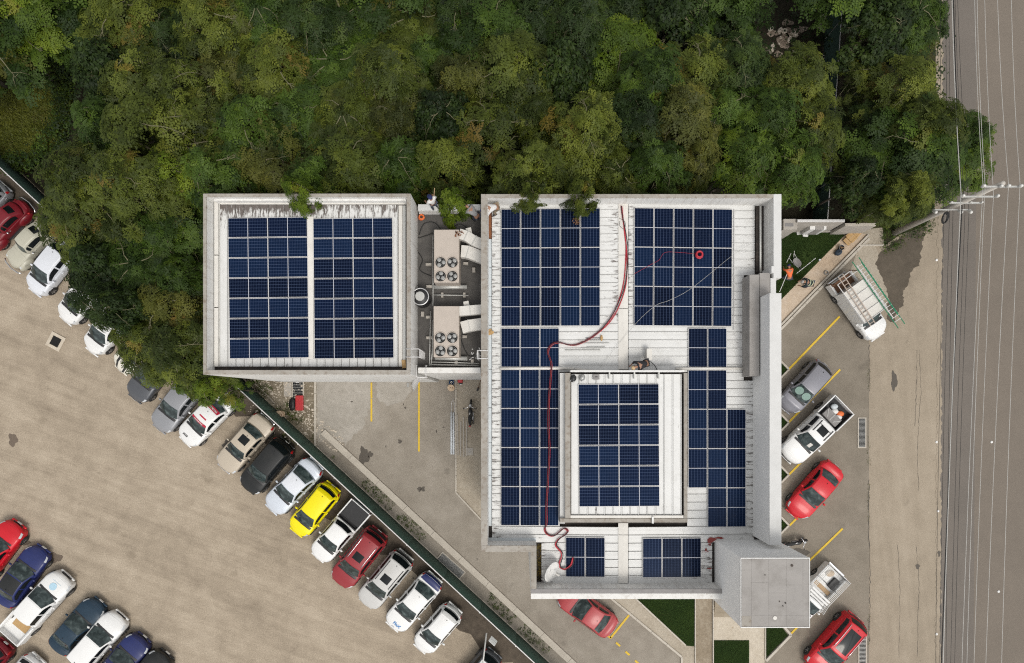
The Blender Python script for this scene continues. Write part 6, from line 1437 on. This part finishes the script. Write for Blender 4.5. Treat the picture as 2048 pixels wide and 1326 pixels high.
# ------------------------------------------------------------------ yard behind the building
def spool(px, py, r, label, rz=0):
    t = thing('cable_spool', label, 'cable spool', P(px, py, 0), rz)
    for zz in (.03, .46): 
        MB().cyl((0, 0, zz), r, .05, 24).build('flange', MT['spool'], t, bevel=.008)
    MB().cyl((0, 0, .245), r * .55, .38, 18).build('drum', MT['wood'], t); MB().cyl((0, 0, .489), .03, .006, 10).build('hole', MT['dark_hole'], t)
    MB().box((r * .62, 0, .488), (.05, r * .5, .006), .3).build('slot', MT['wood_dark'], t)
MT['spool'] = M('spool_wood', (.56, .42, .29), .8, var=.12, scale=6)
spool(563, 829, .26, 'pale wooden cable spool on the mossy ground by the fence'); spool(903, 776, .22, 'pale wooden cable spool at the driveway edge below the blue bucket')
def bucket(px, py, mat, label, r=.15, z=0):
    t = thing('bucket', label, 'bucket', P(px, py, z)); MB().lathe([(r * .8, 0), (r, .34), (r * 1.08, .34), (r * 1.08, .38), (r * .95, .38)], n=18).build('pail', MT[mat], t, smooth=True)
    MB().cyl((0, 0, .37), r * .95, .02, 18).build('lid', MT[mat], t); MB().torus((0, 0, .385), r * .35, .02, 14, 5).build('lid_ring', MT['rail_white'], t)
bucket(900, 753.5, 'rail_white', 'white lidded bucket against the terrace wall'); bucket(904, 765, 'blue_plastic', 'blue lidded bucket beside the wooden spool')
o = MB().torus((0, 0, .05), .07, .035, 14, 6).build('tape_roll', MT['rail_white'], loc=P(912, 751), smooth=True); tag(o, 'small white tape roll beside the red and black compressor', 'tape roll')
t = thing('compressor', 'red and black machine standing by the terrace wall', 'compressor', P(921, 758))
MB().cyl((0, .14, .28), .17, .26, 18).build('motor', MT['black'], t, bevel=.03); MB().torus((0, .14, .42), .11, .03, 16, 6).build('handle', MT['rubber'], t)
MB().box((0, -.14, .22), (.34, .24, .26)).build('tank', MT['red_plastic'], t, bevel=.06); MB().box((.02, -.30, .12), (.24, .1, .1)).build('foot', MT['rubber'], t, bevel=.02); MB().ball((.03, -.34, .12), .08, .05, .05).build('gauge', MT['rail_white'], t)
t = thing('broom', 'dark broom leaning against the main building wall', 'broom', P(956, 770)); MB().tube([(0, -.25, .06), (.28, .42, 1.1)], .018, 6).build('stick', MT['wood_dark'], t); MB().box((0, -.28, .05), (.12, .26, .1), -.4).build('brush', MT['black'], t, bevel=.02)
t = thing('shovel', 'grey shovel lying near the white ladder', 'shovel', P(816, 765)); MB().box((0, -.15, .03), (.16, .30, .03)).build('blade', MT['steel'], t, bevel=.02); MB().tube([(0, 0, .04), (.1, .8, .05)], .016, 6).build('stick', MT['wood'], t)
t = thing('pipe_bundle', 'pair of long pale grey pipes lying along the path edge', 'pipe', P(905, 868, .05))
for k in (-1, 1): MB().tube([(k * .075, 1.45, .02), (k * .075, -1.35, .02)], .065, 9).build('pipe', MT['pvc'], t, smooth=True)
t = thing('bent_tube', 'thin white bent tube lying beyond the grey pipes', 'frame', P(906, 812, .03)); MB().tube([(-.12, -.55, 0), (-.1, .2, 0), (.02, .5, 0), (.08, .2, 0), (.1, -.5, 0)], .018, 6).build('tube', MT['rail_white'], t)
t = thing('stone_slat_pile', 'weathered grey laths lying in the path beside the motorbike', 'laths', P(925, 872, .02))
for k in range(4): MB().box((-.32 + .2 * k, RND.uniform(-.3, .1), .035), (.07, 2.7 - .4 * (k % 2), .03), RND.uniform(-.02, .03)).build('lath', MT['concrete'], t)
t = thing('red_tool_chest', 'red ribbed plastic sheet box lying in the rubble yard', 'box', P(600.5, 806))
MB().box((0, 0, .14), (.50, 1.0, .26)).build('shell', MT['red_plastic'], t, bevel=.04)
for k in range(4): MB().box((-.16 + .107 * k, 0, .275), (.03, .86, .03)).build('rib', MT['red_plastic'], t, bevel=.01)
o = MB().ball((0, 0, .14), .22, .42, .2, 12, 8); o.v = [tuple(Vector(v) + Vector((RND.uniform(-.04, .04), RND.uniform(-.05, .05), RND.uniform(-.03, .03)))) for v in o.v]
tag(o.build('bin_bag', MT['black'], loc=P(586, 808), smooth=True), 'black plastic bag beside the red ribbed box', 'bag')
t = thing('paint_bag', 'white sack with an orange lid by the annex wall', 'sack', P(596, 760)); MB().ball((0, -.06, .12), .19, .15, .14, 10, 7).build('sack', MT['rail_white'], t, smooth=True); MB().box((0, .12, .22), (.28, .18, .12)).build('lid', MT['orange'], t, bevel=.04)
for a, b, lb in (((533, 789), (550, 808), 'thin pale stick lying on the moss by the fence'), ((497, 755), (533, 789), 'long thin pipe along the top of the rubble yard')):
    q = P(*a, .05); tag(MB().tube([Vector((0, 0, 0)), P(*b, .05) - q], .022, 6).build('pale_stick', MT['kerb'], loc=q), lb, 'stick')
tag(wall(None, (568, 765, 583, 793), 0, .005, .03, 'concrete', 'cement_slab', .01), 'broken pale cement slab beside the rusty grate', 'slab')

# motorbike
def motorbike(px, py, rz, label, s=1.0):
    t = thing('motorbike', label, 'motorbike', P(px, py), rz); t.scale = (s,) * 3
    for x in (.62, -.60):
        w = MB().torus((0, 0, 0), .25, .055, 22, 8, rot=Matrix.Rotation(rad(90), 3, 'X')).build('wheel', MT['rubber'], t, smooth=True, loc=(x, 0, .30)); MB().cyl((0, 0, 0), .2, .03, 14, 'y').build('rim', MT['steel'], w)
    MB().ball((.12, 0, .72), .26, .14, .14, 14, 8).build('fuel_tank', MT['black'], t, smooth=True)
    MB().ball((-.36, 0, .74), .40, .13, .08, 14, 8).build('seat', MT['rubber'], t, smooth=True)
    MB().box((0, 0, .42), (.5, .24, .3)).build('engine', MT['steel'], t, bevel=.05); MB().tube([(.1, -.16, .35), (-.7, -.2, .38)], .05, 8).build('exhaust', MT['chrome'], t)
    for k in (-1, 1): MB().tube([(.62, k * .08, .30), (.42, k * .08, .92)], .03, 7).build('fork', MT['chrome'], t); MB().ball((.30, k * .40, 1.1), .05, .05, .03).build('mirror', MT['black'], t)
    MB().tube([(.26, -.38, .98), (.40, -.12, .98), (.42, 0, .95), (.40, .12, .98), (.26, .38, .98)], .02, 7).build('handlebar', MT['chrome'], t, smooth=True)
    MB().ball((.52, 0, .88), .08, .09, .1).build('headlight', MT['lamp'], t, smooth=True); MB().ball((.62, 0, .60), .24, .06, .05).build('mudguard', MT['black'], t, smooth=True)
    MB().box((-.86, 0, .70), (.08, .14, .08)).build('taillight', MT['tail'], t, bevel=.02); MB().ball((.0, .02, .83), .12, .03, .02).build('tank_badge', MT['rail_white'], t)
motorbike(942, 826, rad(88), 'black motorbike parked on the path beside the main building wall')
motorbike(1585, 1082, rad(10), 'dark motorbike by the building under the low wall near the tower', .95)

# ------------------------------------------------------------------ roof clutter
hose = [(1243, 412), (1245, 430), (1251, 470), (1254, 505), (1251, 560), (1240, 600), (1220, 640), (1190, 670), (1160, 687), (1140, 690), (1118, 685), (1103, 690), (1096, 703), (1099, 715), (1103, 730), (1101, 760), (1098, 800), (1097, 850), (1099, 900), (1096, 960), (1093, 1010), (1093, 1045), (1090, 1058), (1095, 1068), (1107, 1072), (1118, 1065), (1128, 1057), (1136, 1062), (1130, 1070), (1118, 1078), (1112, 1090), (1122, 1103), (1124, 1112), (1119, 1130), (1124, 1137), (1133, 1138), (1143, 1130), (1147, 1115)]
t = thing('red_hose_bundle', 'long bundle of red and black cables snaking over the main roof', 'cable', P(1243, 412, 10.6))
for i, (mt, off) in enumerate((('red_cable', -.028), ('red_cable', .028), ('black', .0))):
    zt = lambda x, y: roofz(P(x, y, 10.55).x) + (.22 if (x < 1119 and 655 < y < 1052) or (x > 1131 and y > 1074) else .10) + (.05 if i == 2 else 0)
    pts = [(x + off * 25 + (2.2 * math.sin(y * .02 + i * 2) if 440 < y < 650 or y > 1055 else 0), y + off * 20, zt(x, y)) for x, y in hose]
    o = cable('strand', '', pts, .027 if i < 2 else .022, mt, seed=i); o.name = 'cable_strand'
    for k_ in list(o.keys()):
        if k_ in ('label', 'category'): del o[k_]
    under(o, t)
coil('red_cable_coil', 'bright red ring of cable lying on the solar panels', P(1397.5, 510, 10.72), .15, .045, 'red_bright' if 'red_bright' in MT else 'red_cable', 3)
cable('tie_cord', 'thin pale cord running diagonally across the panel block with the red coil', [(1200, 735, 10.7), (1268, 651, 10.75), (1310, 612, 10.78), (1340, 600, 10.76), (1385, 575, 10.76), (1462, 513, 10.7), (1500, 488, 10.6)], .007, 'galv')
cable('red_wire', 'thin dark red wire lying across the panel block with the red coil', [(1268, 548, 10.72), (1300, 530, 10.72), (1318, 520, 10.72), (1330, 505, 10.72), (1360, 505, 10.72), (1395, 508, 10.72)], .006, 'red_cable')
cable('thin_wire', 'thin dark wire curled on the roof ridge near the wood', [(1238, 436, 10.7), (1250, 444, 10.7), (1249, 458, 10.7), (1240, 452, 10.7), (1240, 442, 10.7)], .009, 'black')
t = thing('satellite_dish', 'white satellite dish on the roof corner beside the two panel array', 'satellite dish', P(1098, 1135, ZR))
R_ = Matrix.Rotation(rad(67), 3, 'Z') @ Matrix.Rotation(rad(52), 3, 'X')
m = MB(); prof = [(0, 0), (.14, .010), (.28, .042), (.42, .096), (.55, .165)]; n = 28; vs = []
for r_q, z_q in prof: vs += [R_ @ Vector((r_q * math.cos(2 * math.pi * k / n), r_q * math.sin(2 * math.pi * k / n), z_q)) for k in range(n)]
m.add(vs, [(i * n + k, i * n + (k + 1) % n, (i + 1) * n + (k + 1) % n, (i + 1) * n + k) for i in range(4) for k in range(n)])
o = m.build('dish', MT['white_paint'], t, smooth=True, loc=(0, 0, .62)); o.modifiers.new('solid', 'SOLIDIFY').thickness = .015
q = R_ @ Vector((0, 0, .1)); c = Vector((0, 0, .62)); f = c + (R_ @ Vector((0, -.15, .55)))
MB().tube([c + R_ @ Vector((0, -.45, .12)), f], .018, 6).build('feed_arm', MT['galv'], t); MB().tube([c + R_ @ Vector((-.3, -.3, .12)), f], .01, 5).build('feed_stay', MT['galv'], t)
MB().tube([f, f + (R_ @ Vector((0, .04, -.16)))], .05, 8).build('receiver', MT['duct_white'], t); MB().tube([(0, 0, 0), (0, 0, .6)], .03, 7).build('mast', MT['galv'], t)
def rucksack(px, py, z, label, mat, s=1.0):
    t = thing('rucksack', label, 'bag', P(px, py, z), RND.uniform(0, 3)); t.scale = (s,) * 3
    MB().ball((0, 0, .14), .19, .16, .16, 12, 8).build('bag_body', MT[mat], t, smooth=True); MB().ball((.1, .02, .18), .09, .1, .1).build('pocket', MT[mat], t, smooth=True)
    for k in (-1, 1): MB().tube([(-.1, k * .07, .25), (-.2, k * .08, .2), (-.17, k * .08, .05)], .018, 6).build('strap', MT['steel'], t)
rucksack(1146, 757, ZP - .14, 'black rucksack on the raised roof corner', 'black'); rucksack(1164, 755.5, ZP - .14, 'grey rucksack next to the black one on the raised roof', 'steel', .9)
t = thing('tool_box', 'flat dark grey box on the raised roof by the two rucksacks', 'box', P(1192, 754, ZP - .15)); MB().box((0, 0, .08), (.32, .27, .14)).build('case', MT['felt_mid'], t, bevel=.02); MB().box((0, 0, .16), (.12, .03, .03)).build('handle', MT['black'], t)
t = thing('roof_vent', 'white upright vent box on the roof beside the stooping worker', 'vent', P(1295, 710, roofz(P(1295, 710, 10.5).x) + .02)); MB().box((0, 0, .25), (.22, .55, .5)).build('shaft', MT['duct_white'], t, bevel=.015); MB().box((-.0, 0, .51), (.26, .58, .03)).build('cap', MT['duct_white'], t, bevel=.01)
for i, (x, y, l) in enumerate(((1178, 681, 44), (1188, 686, 60), (1183, 696, 40), (1165, 700, 70), (1192, 694, 36))):
    p = P(x, y, 10.55); o = MB().tube([(-l * .0128, 0, 0), (l * .0128, 0, 0)], .022, 6).build('metal_rail', MT['galv'], loc=(p.x, p.y, roofz(p.x) + .07)); o.rotation_euler.y = TW
    tag(o, 'loose grey rail on the bare roof under the red hose bend, ' + ORD[i] + ' from the wood', 'rail', 'loose rails on the roof')
t = thing('hammer', 'hammer with an orange head left on the bare roof', 'hammer', P(1203, 676, 10.62)); MB().tube([(0, 0, 0), (-.8, .0, -.02)], .018, 6).build('stick', MT['black'], t); MB().ball((.0, 0, .02), .07, .16, .06).build('head', MT['cardboard'], t, smooth=True)
for px, py, z, w, l, rz, lb in ((980, 664, ZR + .06, .22, .3, .3, 'torn brown cardboard piece in the roof gutter'), (808, 728, ZAR + .05, .2, .42, .1, 'torn brown cardboard piece in the annex roof corner'), (984, 664, ZR + .12, .12, .2, 1.1, 'tan cardboard scrap beside the gutter'),):
    o = MB().box((0, 0, .03), (w, l, .05)).build('cardboard_scrap', MT['cardboard'], loc=P(px, py, z), bevel=.006); o.rotation_euler.z = rz; tag(o, lb, 'cardboard')
t = thing('leaf_clump', 'dry brown leaves scattered on the air conditioner nearest the wood', 'leaves', P(918, 468, ZF + 1.26)); m = MB()
for k in range(16): m.box((RND.uniform(-.2, .2), RND.uniform(-.12, .12), .015), (.12, .04, .008), RND.uniform(0, 3))
m.build('dead_leaf', MT['rust'], t); t['kind'] = 'stuff'
t = thing('leaf_clump', 'brown leaf patch on a solar panel near the wood', 'leaves', P(1153, 442, 10.66)); m = MB()
for k in range(26): m.box((RND.uniform(-.2, .14), RND.uniform(-.16, .14), .01), (.08, .04, .006), RND.uniform(0, 3))
m.build('dead_leaf', MT['wood_dark'], t); t['kind'] = 'stuff'
# paint splashes on the roof beside the tower
for i, (x, y, rx, ry) in enumerate(((1425, 1080, 9, 5), (1421, 1086, 5, 7), (1440, 1077, 10, 2.5), (1412, 1104, 8, 1.6), (1420, 1138, 6, 1.3), (1413, 1101, 2, 4))):
    r = random.Random(i); p = P(x, y, 10.6); m = MB(); k = 14; zz = roofz(min(p.x, XE - .05)) + .052
    m.add([(rx * .0256 * math.cos(6.283 * j / k) * r.uniform(.6, 1.2), ry * .0256 * math.sin(6.283 * j / k) * r.uniform(.6, 1.2), 0) for j in range(k)], [tuple(range(k))])
    o = m.build('red_splash', MT['rustred'] if 'rustred' in MT else MT.setdefault('rustred', M('rustred', (.22, .04, .035), .8, var=.4, scale=8)), loc=(p.x, p.y, zz), recalc=False); under(o, main)

# ------------------------------------------------------------------ utility pole and wires
pb = P(1788, 466, 0)
t = thing('utility_pole', 'tall concrete utility pole with three crossarms leaning into view by the road', 'utility pole', pb)
MB().tube([(0, 0, 0), (0, 0, 5), (0, 0, 10.3)], [.20, .165, .115], 12).build('pole', MT['pole_conc'], t, smooth=True)
def insul(x, y, z, s=1.0):
    MB().lathe([(.03, 0), (.075 * s, .03), (.05 * s, .07), (.085 * s, .11), (.05 * s, .15), (.07 * s, .19), (.02, .23)], (x, y, z), 12).build('insulator', MT['porcelain'], t, smooth=True)
def arm(z, x0, x1, y=-.12):
    MB().box(((x0 + x1) / 2, y, z), (x1 - x0, .09, .09)).build('crossarm', MT['galv'], t)
arm(10.05, -.98, 1.0); arm(8.35, -.95, .98); arm(7.2, -.85, .95)
for x in (-.95, -.05, .33, .97): insul(x, -.12, 10.1, 1.25)
for x in (-.92, .95): insul(x, -.12, 8.4, 1.25)
for x in (-.82, .28, .9): insul(x, -.12, 7.2, .8)
for x in (-1.0, .45, 1.0):
    o = MB().lathe([(.05, -.2), (.10, -.12), (.06, -.04), (.11, .03), (.06, .1), (.10, .16), (.04, .22)], n=10).build('fuse_cutout', MT['porcelain'], t, smooth=True); o.location = (x - .3, -.42, 6.6); o.rotation_euler.x = rad(35)
MB().tube([(-1.35, -.3, 6.5), (.8, -.3, 6.5)], .04, 6).build('crossarm', MT['galv'], t)
cl = thing('cable_loop', 'thick black loop of spare cable hanging from the utility pole', 'cable', P(1889, 437, 5.8))
for k in range(3): MB().torus((0, 0, 0), .27 + .02 * k, .035, 26, 7, rot=Matrix.Rotation(rad(60), 3, 'Z') @ Matrix.Rotation(rad(38), 3, 'X')).build('loop', MT['rubber'], cl, smooth=True, loc=(.02 * k, .03 * k, .02 * k))
def span_wire(label, x_a, mid, x_b, z, r=.012, mat='wire', sag=.25, sag2=None):
    """A wire that passes the pole at mid (photo point) and leaves the picture at both ends."""
    pm_ = P(*mid, z); a = P(x_a, -20, z); b = P(x_b, 1350, z); pts = []
    a = pm_ + (a - pm_) * 1.6; b = pm_ + (b - pm_) * 1.6
    for p, q in ((a, pm_), (pm_, b)):
        for k in range(0 if p is a else 1, 13): u = k / 12; v = p.lerp(q, u); v.z -= 4 * sag * u * (1 - u); pts.append(v)
    c = pts[0].copy(); return tag(MB().tube([v - c for v in pts], r, 5).build('overhead_wire', MT[mat], loc=c), label, 'wire', 'overhead wires along the road')
span_wire('pale overhead wire on the middle crossarm, nearest the building', 1909, (1922, 388), 1891, 8.6, .02)
span_wire('pale overhead wire on the left insulator of the top crossarm', 1955, (1966, 370), 1929, 10.3)
span_wire('pale overhead wire close beside the one on the top crossarm insulator', 1960, (1970, 370), 1939, 10.25)
span_wire('pale overhead wire from the far insulator of the middle crossarm', 1975, (1987, 388), 1953, 8.6)
span_wire('pale overhead wire on the third insulator of the top crossarm', 2001, (2017, 369), 1977, 10.3)
span_wire('outermost pale overhead wire on the top crossarm, over the road', 2029, (2040, 369), 2009, 10.3)
span_wire('thick black overhead cable below the crossarms', 1912, (1924, 415), 1887, 6.9, .030, 'rubber')
for i, (xa, md, xb, lb) in enumerate(((1885, (1888, 425), 1876, 'black telephone wire nearest the wood'), (1897, (1899, 425), 1884, 'second black telephone wire from the wood'), (1903, (1906, 425), 1897, 'third black telephone wire from the wood'), (1915, (1930, 425), 1906, 'black telephone wire just past the thick cable'), (1920, (1938, 425), 1914, 'black telephone wire furthest over the road'))):
    span_wire(lb, xa, md, xb, 6.0, .011, 'rubber')
for y, x in ((205, 1877), (365, 1873), (520, 1873), (884, 1876), (1022, 1876), (1268, 1873)): pass
me = MB().lathe([(.09, 0), (.08, .03), (.04, .045)], n=10).mesh('road_stud', MT['white_paint'])
for x, y, lb in ((1873, 520, 'edge, just below the utility pole'), (1873, 884, 'edge, level with the upper drain grate'), (1876, 1022, 'edge, between the two drain grates'), (1873, 1268, 'edge, level with the lower drain grate'), (1983, 884, 'lane, level with the upper drain grate'), (1997, 1183, 'lane, level with the tower')):
    o = mesh_obj('road_stud', me, None, P(x, y, .017)); tag(o, 'small white reflector stud on the road ' + lb, 'road stud', 'road studs')
t = thing('street_post', 'grey lamp post with a white sign plate behind the fence end', 'post', P(971, 1300, 0))
MB().tube([(0, 0, 0), (0, 0, 4.6)], [.07, .06], 9).build('pole', MT['galv'], t, smooth=True); MB().ball((-.1, 0, 4.62), .1, .09, .06).build('lamp_head', MT['galv'], t, smooth=True)
t.location = P(968, 1318, 0); MB().tube([(0, 0, 4.4), P(973, 1266, 4.6) - Vector((t.location.x, t.location.y, 0))], .05, 7).build('arm', MT['galv'], t, smooth=True)
t = thing('sign_plate', 'white square sign fixed to the fence by the lamp post', 'sign', P(986, 1282, 1.9), ang)
MB().box((0, 0, 0), (.52, .04, .42), rot=Matrix.Rotation(rad(38), 3, 'X')).build('plate', MT['white_paint'], t, bevel=.005); MB().box((0, .02, 0), (.50, .02, .015), rot=Matrix.Rotation(rad(38), 3, 'X')).build('rail', MT['galv'], t)

# ------------------------------------------------------------------ people
def skin_mesh(name, verts, edges, radii, mat, parent, root=0, sub=1):
    me = bpy.data.meshes.new(name); me.from_pydata([tuple(v) for v in verts], edges, []); o = mesh_obj(name, me, parent)
    sk = o.modifiers.new('skin', 'SKIN'); sl = me.skin_vertices[0].data
    for i, r_ in enumerate(radii): sl[i].radius = (r_, r_) if not isinstance(r_, tuple) else r_; sl[i].use_root = (i == root)
    sb = o.modifiers.new('sub', 'SUBSURF'); sb.levels = sub; sb.render_levels = sub
    dg = bpy.context.evaluated_depsgraph_get(); m2 = bpy.data.meshes.new_from_object(o.evaluated_get(dg)); o.modifiers.clear(); o.data = m2
    m2.materials.clear(); m2.materials.append(mat); m2.polygons.foreach_set('use_smooth', [True] * len(m2.polygons)); return o
def cmat(name, col): 
    if name not in MT: MT[name] = M(name, col, .85, var=.15, scale=9, world=False)
    return MT[name]
def person(label, px, py, z0, face, pose, shirt, pants, hat=None, vest=None, group=None, hands=None):
    """face: direction in degrees the person looks, 0 = towards the road, 90 = towards the wood."""
    J = {'stand': dict(hip=(0, 0, .93), ch=(0, .03, 1.28), nk=(0, .03, 1.48), hd=(0, .06, 1.62), sh=.19, el=(.27, .05, 1.14), wr=(.25, .25, .98), kn=(.11, .03, .5), an=(.12, 0, .09)),
         'lean': dict(hip=(0, -.10, .90), ch=(0, .14, 1.18), nk=(0, .30, 1.33), hd=(0, .40, 1.42), sh=.19, el=(.27, .38, 1.05), wr=(.20, .58, .95), kn=(.12, .02, .5), an=(.13, -.03, .09)),
         'bend': dict(hip=(0, -.18, .84), ch=(0, .18, 1.02), nk=(0, .40, 1.06), hd=(0, .53, 1.07), sh=.19, el=(.26, .42, .80), wr=(.17, .58, .58), kn=(.12, .04, .47), an=(.14, -.05, .09)),
         'squat': dict(hip=(0, -.15, .40), ch=(0, .10, .70), nk=(0, .24, .87), hd=(0, .34, .97), sh=.19, el=(.27, .30, .55), wr=(.18, .50, .42), kn=(.17, .26, .50), an=(.14, -.02, .09))}[pose]
    t = thing('person', label, 'person', P(px, py, z0 + .9), rad(face - 90), group); t.location.z = z0
    V = lambda a, s=1: Vector((a[0] * s, a[1], a[2]))
    hip, ch, nk, hd = V(J['hip']), V(J['ch']), V(J['nk']), V(J['hd']); up = (hd - nk).normalized()
    vs = [hip, hip.lerp(ch, .5), ch, nk, hd - up * .02, hd + up * .10]; es = [(0, 1), (1, 2), (2, 3), (3, 4), (4, 5)]; rs = [.135, .125, .145, .055, .088, .07]
    fw = (ch - hip).cross(Vector((1, 0, 0))).normalized()
    for s in (-1, 1):
        sh = ch.lerp(nk, .62) + Vector((s * J['sh'], 0, 0)); i = len(vs); el, wr = V(J['el'], s), V(J['wr'], s); d = (wr - el).normalized(); pm_ = wr + d * .07
        vs += [sh, el, wr, pm_]; es += [(2, i), (i, i + 1), (i + 1, i + 2), (i + 2, i + 3)]; rs += [.062, .044, .030, .034]
        side = d.cross(Vector((0, 0, 1))).normalized(); dn = d.cross(side).normalized()
        for k in range(4):
            b = pm_ + side * (.027 - .018 * k) + d * .02; L = (.060, .070, .066, .052)[k]; j = len(vs); vs += [b + d * .012, b + d * L * .6, b + d * L - dn * .012]; es += [(i + 3, j), (j, j + 1), (j + 1, j + 2)]; rs += [.010, .009, .008]
        j = len(vs); th = wr + d * .03 + side * s * -.035; vs += [th, th + d * .04 + side * s * -.012]; es += [(i + 2, j), (j, j + 1)]; rs += [.011, .009]
        kn, an = V(J['kn'], s), V(J['an'], s); i = len(vs); hp = hip + Vector((s * .09, 0, -.06)); vs += [hp, kn, an, an + Vector((0, .15, -.05))]; es += [(0, i), (i, i + 1), (i + 1, i + 2), (i + 2, i + 3)]; rs += [.095, .062, .042, .036]
    skin_mesh('body', vs, es, rs, MT['skin'], t)
    # shirt
    vs = [hip + (ch - hip) * .05, hip.lerp(ch, .5), ch, ch.lerp(nk, .72)]; es = [(0, 1), (1, 2), (2, 3)]; rs = [.160, .150, .172, .09]
    for s in (-1, 1):
        i = len(vs); sh = ch.lerp(nk, .62) + Vector((s * J['sh'], 0, 0)); el = V(J['el'], s); wr = V(J['wr'], s); vs += [sh, el, el.lerp(wr, .45)]; es += [(2, i), (i, i + 1), (i + 1, i + 2)]; rs += [.088, .066, .052]
    skin_mesh('shirt', vs, es, rs, shirt, t)
    if vest: 
        m = MB(); b = hip.lerp(ch, .75); n_ = -fw if fw.z < 0 else fw
        MB().tube([ch.lerp(nk, .1) + Vector((math.cos(a) * .22, 0, 0)) + (ch - hip).cross(Vector((1, 0, 0))).normalized() * math.sin(a) * .205 for a in lin(0, 2 * math.pi, 17)[:-1]], .022, 6, True).build('reflective_band', vest, t, smooth=True)
        MB().tube([hip.lerp(ch, .45) + Vector((math.cos(a) * .19, 0, 0)) + (ch - hip).cross(Vector((1, 0, 0))).normalized() * math.sin(a) * .185 for a in lin(0, 2 * math.pi, 17)[:-1]], .022, 6, True).build('reflective_band', vest, t, smooth=True)
    vs = [hip + Vector((0, 0, .03))]; es = []; rs = [.150]
    for s in (-1, 1):
        kn, an = V(J['kn'], s), V(J['an'], s); i = len(vs); vs += [hip + Vector((s * .09, 0, -.07)), kn, an + Vector((0, 0, .03))]; es += [(0, i), (i, i + 1), (i + 1, i + 2)]; rs += [.108, .078, .062]
        MB().ball(an + Vector((0, .06, -.035)), .05, .135, .05, 12, 7).build('shoe', MT['black'], t, smooth=True)
    skin_mesh('trousers', vs, es, rs, pants, t)
    f = Vector((0, 1, 0)); f = (f - up * f.dot(up)).normalized(); c = hd + up * .06
    for s in (-1, 1):
        MB().ball(hd + f * .083 + up * .035 + Vector((s * .032, 0, 0)), .012).build('eye', MT['black'], t); MB().ball(hd + up * .02 + Vector((s * .088, 0, 0)), .014, .03, .035).build('ear', MT['skin'], t, smooth=True)
    MB().ball(hd + f * .10 + up * .0, .014, .02, .022).build('nose', MT['skin'], t, smooth=True); MB().ball(hd + f * .082 - up * .045, .024, .010, .007).build('mouth', MT['rust'], t, smooth=True)
    m = MB(); hm = MT['hair'] if hat is None else hat
    Rm = Matrix((Vector((1, 0, 0)), f, up)).transposed(); prof = [(.112, -.005), (.115, .03), (.105, .075), (.07, .115), (.0, .135)] if hat else [(.098, -.02), (.104, .03), (.095, .07), (.06, .105), (0, .118)]; n = 18; vs = []
    for r_q, z_q in prof: vs += [c - f * .008 + Rm @ Vector((r_q * math.cos(2 * math.pi * k / n), r_q * 1.12 * math.sin(2 * math.pi * k / n), z_q - .02)) for k in range(n)]
    m.add(vs, [(i * n + k, i * n + (k + 1) % n, (i + 1) * n + (k + 1) % n, (i + 1) * n + k) for i in range(4) for k in range(n)])
    m.build('cap' if hat else 'hair', hm, t, smooth=True, recalc=True)
    if hat:
        m = MB(); vs = []; 
        for k in range(9):
            a = math.pi * (.12 + .76 * k / 8)
            vs += [c + Rm @ Vector((.11 * math.cos(a), .12 * math.sin(a), -.01)), c + Rm @ Vector((.125 * math.cos(a), .12 * math.sin(a) + .085 * math.sin(a) ** .6, -.035))]
        m.add(vs, [(2 * k, 2 * k + 2, 2 * k + 3, 2 * k + 1) for k in range(8)]); o = m.build('cap_peak', hm, t, recalc=False); o.modifiers.new('solid', 'SOLIDIFY').thickness = .006
    return t
navy = cmat('navy_cap', (.010, .016, .075)); whitec = cmat('white_cloth', (.58, .57, .56)); jean = cmat('jeans', (.05, .06, .085)); greyc = cmat('grey_cloth', (.24, .24, .245)); blackc = cmat('black_cloth', (.015, .015, .018)); darkt = cmat('dark_teal_cloth', (.012, .028, .035)); orangec = cmat('orange_cloth', (.72, .15, .05)); tanc = cmat('tan_cloth', (.50, .36, .20)); hiv = cmat('reflective', (.62, .66, .45)); khaki = cmat('khaki', (.20, .16, .11))
person('person in white shirt and navy cap standing on the terrace wall under the trees', 866, 406, ZF + .75 - .0, 130, 'stand', whitec, jean, navy)
person('person in grey patterned shirt with black hair working on the terrace near the main roof', 949, 427, ZF + .012, 140, 'bend', greyc, jean)
person('person in white shirt and navy cap crouching at the main roof corner', 987, 415, ZR + .06, 200, 'bend', whitec, khaki, navy)
person('person in black shirt and tan cap stooping beside the raised roof', 1288, 728, ZR + RSL + .02, 200, 'bend', blackc, blackc, tanc)
person('person in orange shirt and navy cap holding a long pole on the lawn', 1579, 550, .03, 100, 'bend', orangec, jean, navy)
person('person in dark shirt with reflective bands bending on the stone walkway', 1621, 566, .03, 175, 'bend', darkt, jean, cmat('grey_cap', (.33, .33, .32)), vest=hiv)
q = P(1559, 584, .9); tag(MB().tube([Vector((0, 0, 0)), P(1579, 536, 1.0) - q], .022, 7).build('long_pole', MT['rail_white'], loc=q), 'long pale pole held by the orange shirted worker', 'pole')
q = P(868, 392, ZF + 2.2); tag(MB().tube([Vector((0, 0, 0)), P(869, 376, ZF + 2.3) - q], .016, 6).build('cutting_pole', MT['wood'], loc=q), 'thin stick held up by the worker on the terrace wall', 'pole')
cable('safety_rope', 'black rope arching behind the stooping worker on the roof', [(1293, 722, 10.75), (1302, 724, 10.95), (1310, 732, 10.8), (1314, 740, 10.6)], .02, 'black')
